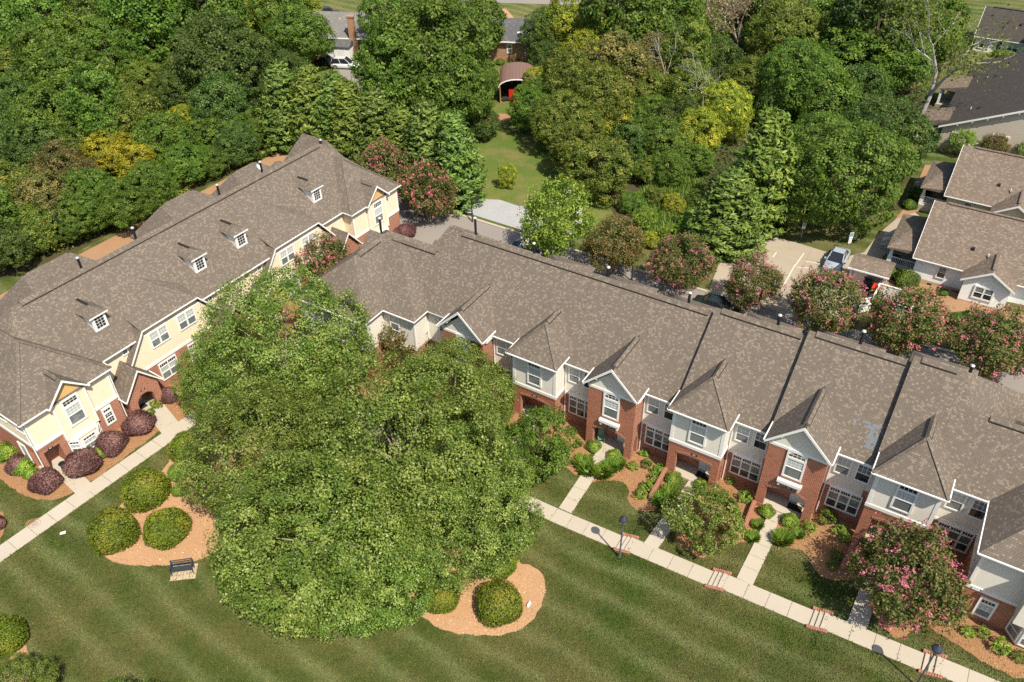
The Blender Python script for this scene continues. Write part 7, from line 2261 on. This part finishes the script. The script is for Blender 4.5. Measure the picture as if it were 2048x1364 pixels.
# cars -----------------------------------------------------------------------
def car(label, px, rz, paint, suv=False, L=4.6, W=1.8):
    p = at(*px)
    o = thing('parked_car', label, 'car', (p[0], p[1], gz(p)+0.02), rz)
    Hh = 1.68 if suv else 1.42
    k = Hh/1.42
    # body from cross sections: x, half width, z low, z shoulder
    def loft(sec, mat, name):
        b = MB(); n = None
        rings = []
        for s in sec: rings.append(s)
        P = []; F = []
        m = len(rings[0])
        for r_ in rings: P += r_
        for i in range(len(rings)-1):
            for j in range(m):
                a_, b_ = i*m+j, i*m+(j+1) % m; F.append((a_, b_, b_+m, a_+m))
        F.append(tuple(range(m-1, -1, -1))); F.append(tuple((len(rings)-1)*m+j for j in range(m)))
        b.idx(P, F); me = b.mesh(name, smooth=True)
        return link(name, me, MAT[mat], o)

    def ring(x, w, z0, z1, c=0.12):
        return [(x, -w+c, z0), (x, w-c, z0), (x, w, z0+c), (x, w, z1-c), (x, w-c*1.3, z1), (x, -w+c*1.3, z1), (x, -w, z1-c), (x, -w, z0+c)]
    h = L/2; w = W/2
    sh = 0.78*k
    loft([ring(-h, w*0.72, 0.38, sh*0.78), ring(-h+0.12, w*0.9, 0.26, sh*0.92), ring(-h+0.7, w, 0.2, sh), ring(-0.4, w, 0.2, sh+0.03), ring(0.9, w, 0.2, sh), ring(h-0.9, w*0.98, 0.2, sh*0.93), ring(h-0.2, w*0.88, 0.26, sh*0.80), ring(h, w*0.7, 0.36, sh*0.68)], paint, 'body')
    tb_ = -h+(0.15 if suv else 0.75)
    cab = [[(tb_, y*w*0.86, sh-0.03) for y in (-1, 1)]+[(h-1.25, y*w*0.88, sh-0.03) for y in (1, -1)], [(tb_+(0.25 if suv else 0.75), y*w*0.66, Hh) for y in (-1, 1)]+[(h-2.15, y*w*0.68, Hh) for y in (1, -1)]]
    MB().hull(cab[0]+cab[1]).build('windows', MAT['carglass'], o)
    x0, x1 = cab[1][0][0], cab[1][2][0]
    MB().hull([(x0-0.03, -w*0.68, Hh-0.05), (x0-0.03, w*0.68, Hh-0.05), (x1+0.03, -w*0.70, Hh-0.05), (x1+0.03, w*0.70, Hh-0.05), (x0+0.1, -w*0.58, Hh+0.03), (x0+0.1, w*0.58, Hh+0.03), (x1-0.1, -w*0.6, Hh+0.03), (x1-0.1, w*0.6, Hh+0.03)]).build('roof', MAT[paint], o)
    for s in (-1, 1):
        for (xa, za, xb, zb_) in ((tb_, sh, x0, Hh), (h-1.25, sh, x1, Hh), ((tb_+h-1.25)/2, sh, (x0+x1)/2, Hh)):
            MB().beam((xa, s*w*0.875, za), (xb, s*w*0.69, zb_), 0.07, 0.06).build('pillar', MAT[paint], o)
        for x in (-h+0.85, h-0.9):
            wh = MB().cyl((x, s*(w-0.2), 0.32*k), (x, s*(w+0.01), 0.32*k), 0.32*k, n=18).build('wheel', MAT['tyre'], o)
            MB().cyl((x, s*(w+0.005), 0.32*k), (x, s*(w+0.02), 0.32*k), 0.2*k, n=14).build('rim', MAT['rim'], wh)
        MB().hull([(h-0.28, s*w*0.55, sh*0.62), (h-0.28, s*w*0.86, sh*0.62), (h-0.03, s*w*0.55, sh*0.62), (h-0.15, s*w*0.86, sh*0.62), (h-0.3, s*w*0.55, sh*0.80), (h-0.32, s*w*0.86, sh*0.80), (h-0.1, s*w*0.55, sh*0.76)]).build('headlight', MAT['globe_glass'], o)
        MB().box(-h-0.01, -h+0.12, s*w*0.5, s*w*0.8, sh*0.6, sh*0.8).build('tail_light', MAT['red'], o)
        MB().box(h-1.55, h-1.35, s*w, s*(w+0.17), sh+0.02, sh+0.15).build('door_mirror', MAT[paint], o)
    return o


pa, pb = at(1655, 552), at(1684, 505)
car('silver saloon car in the parking court', (1671, 527), math.atan2(pb[1]-pa[1], pb[0]-pa[0])+math.pi, 'silver', L=4.7)
car('dark blue car behind the bright green crepe myrtle', (1062, 503), AZ+math.pi, 'carblue', L=4.5)
car('dark green car behind the brick row beside a crepe myrtle', (1432, 622), AZ, 'cargreen', L=4.7)
car('white sport utility car on the drive by the white sheds', (692, 136), R(-8), 'carwhite', suv=True, L=4.6)
car('black car beside the white sheds', (655, 130), R(-20), 'carblack', L=4.4)
car('black pickup-like car behind the chimney house', (655, 33), R(20), 'carblack', suv=True, L=5.0)
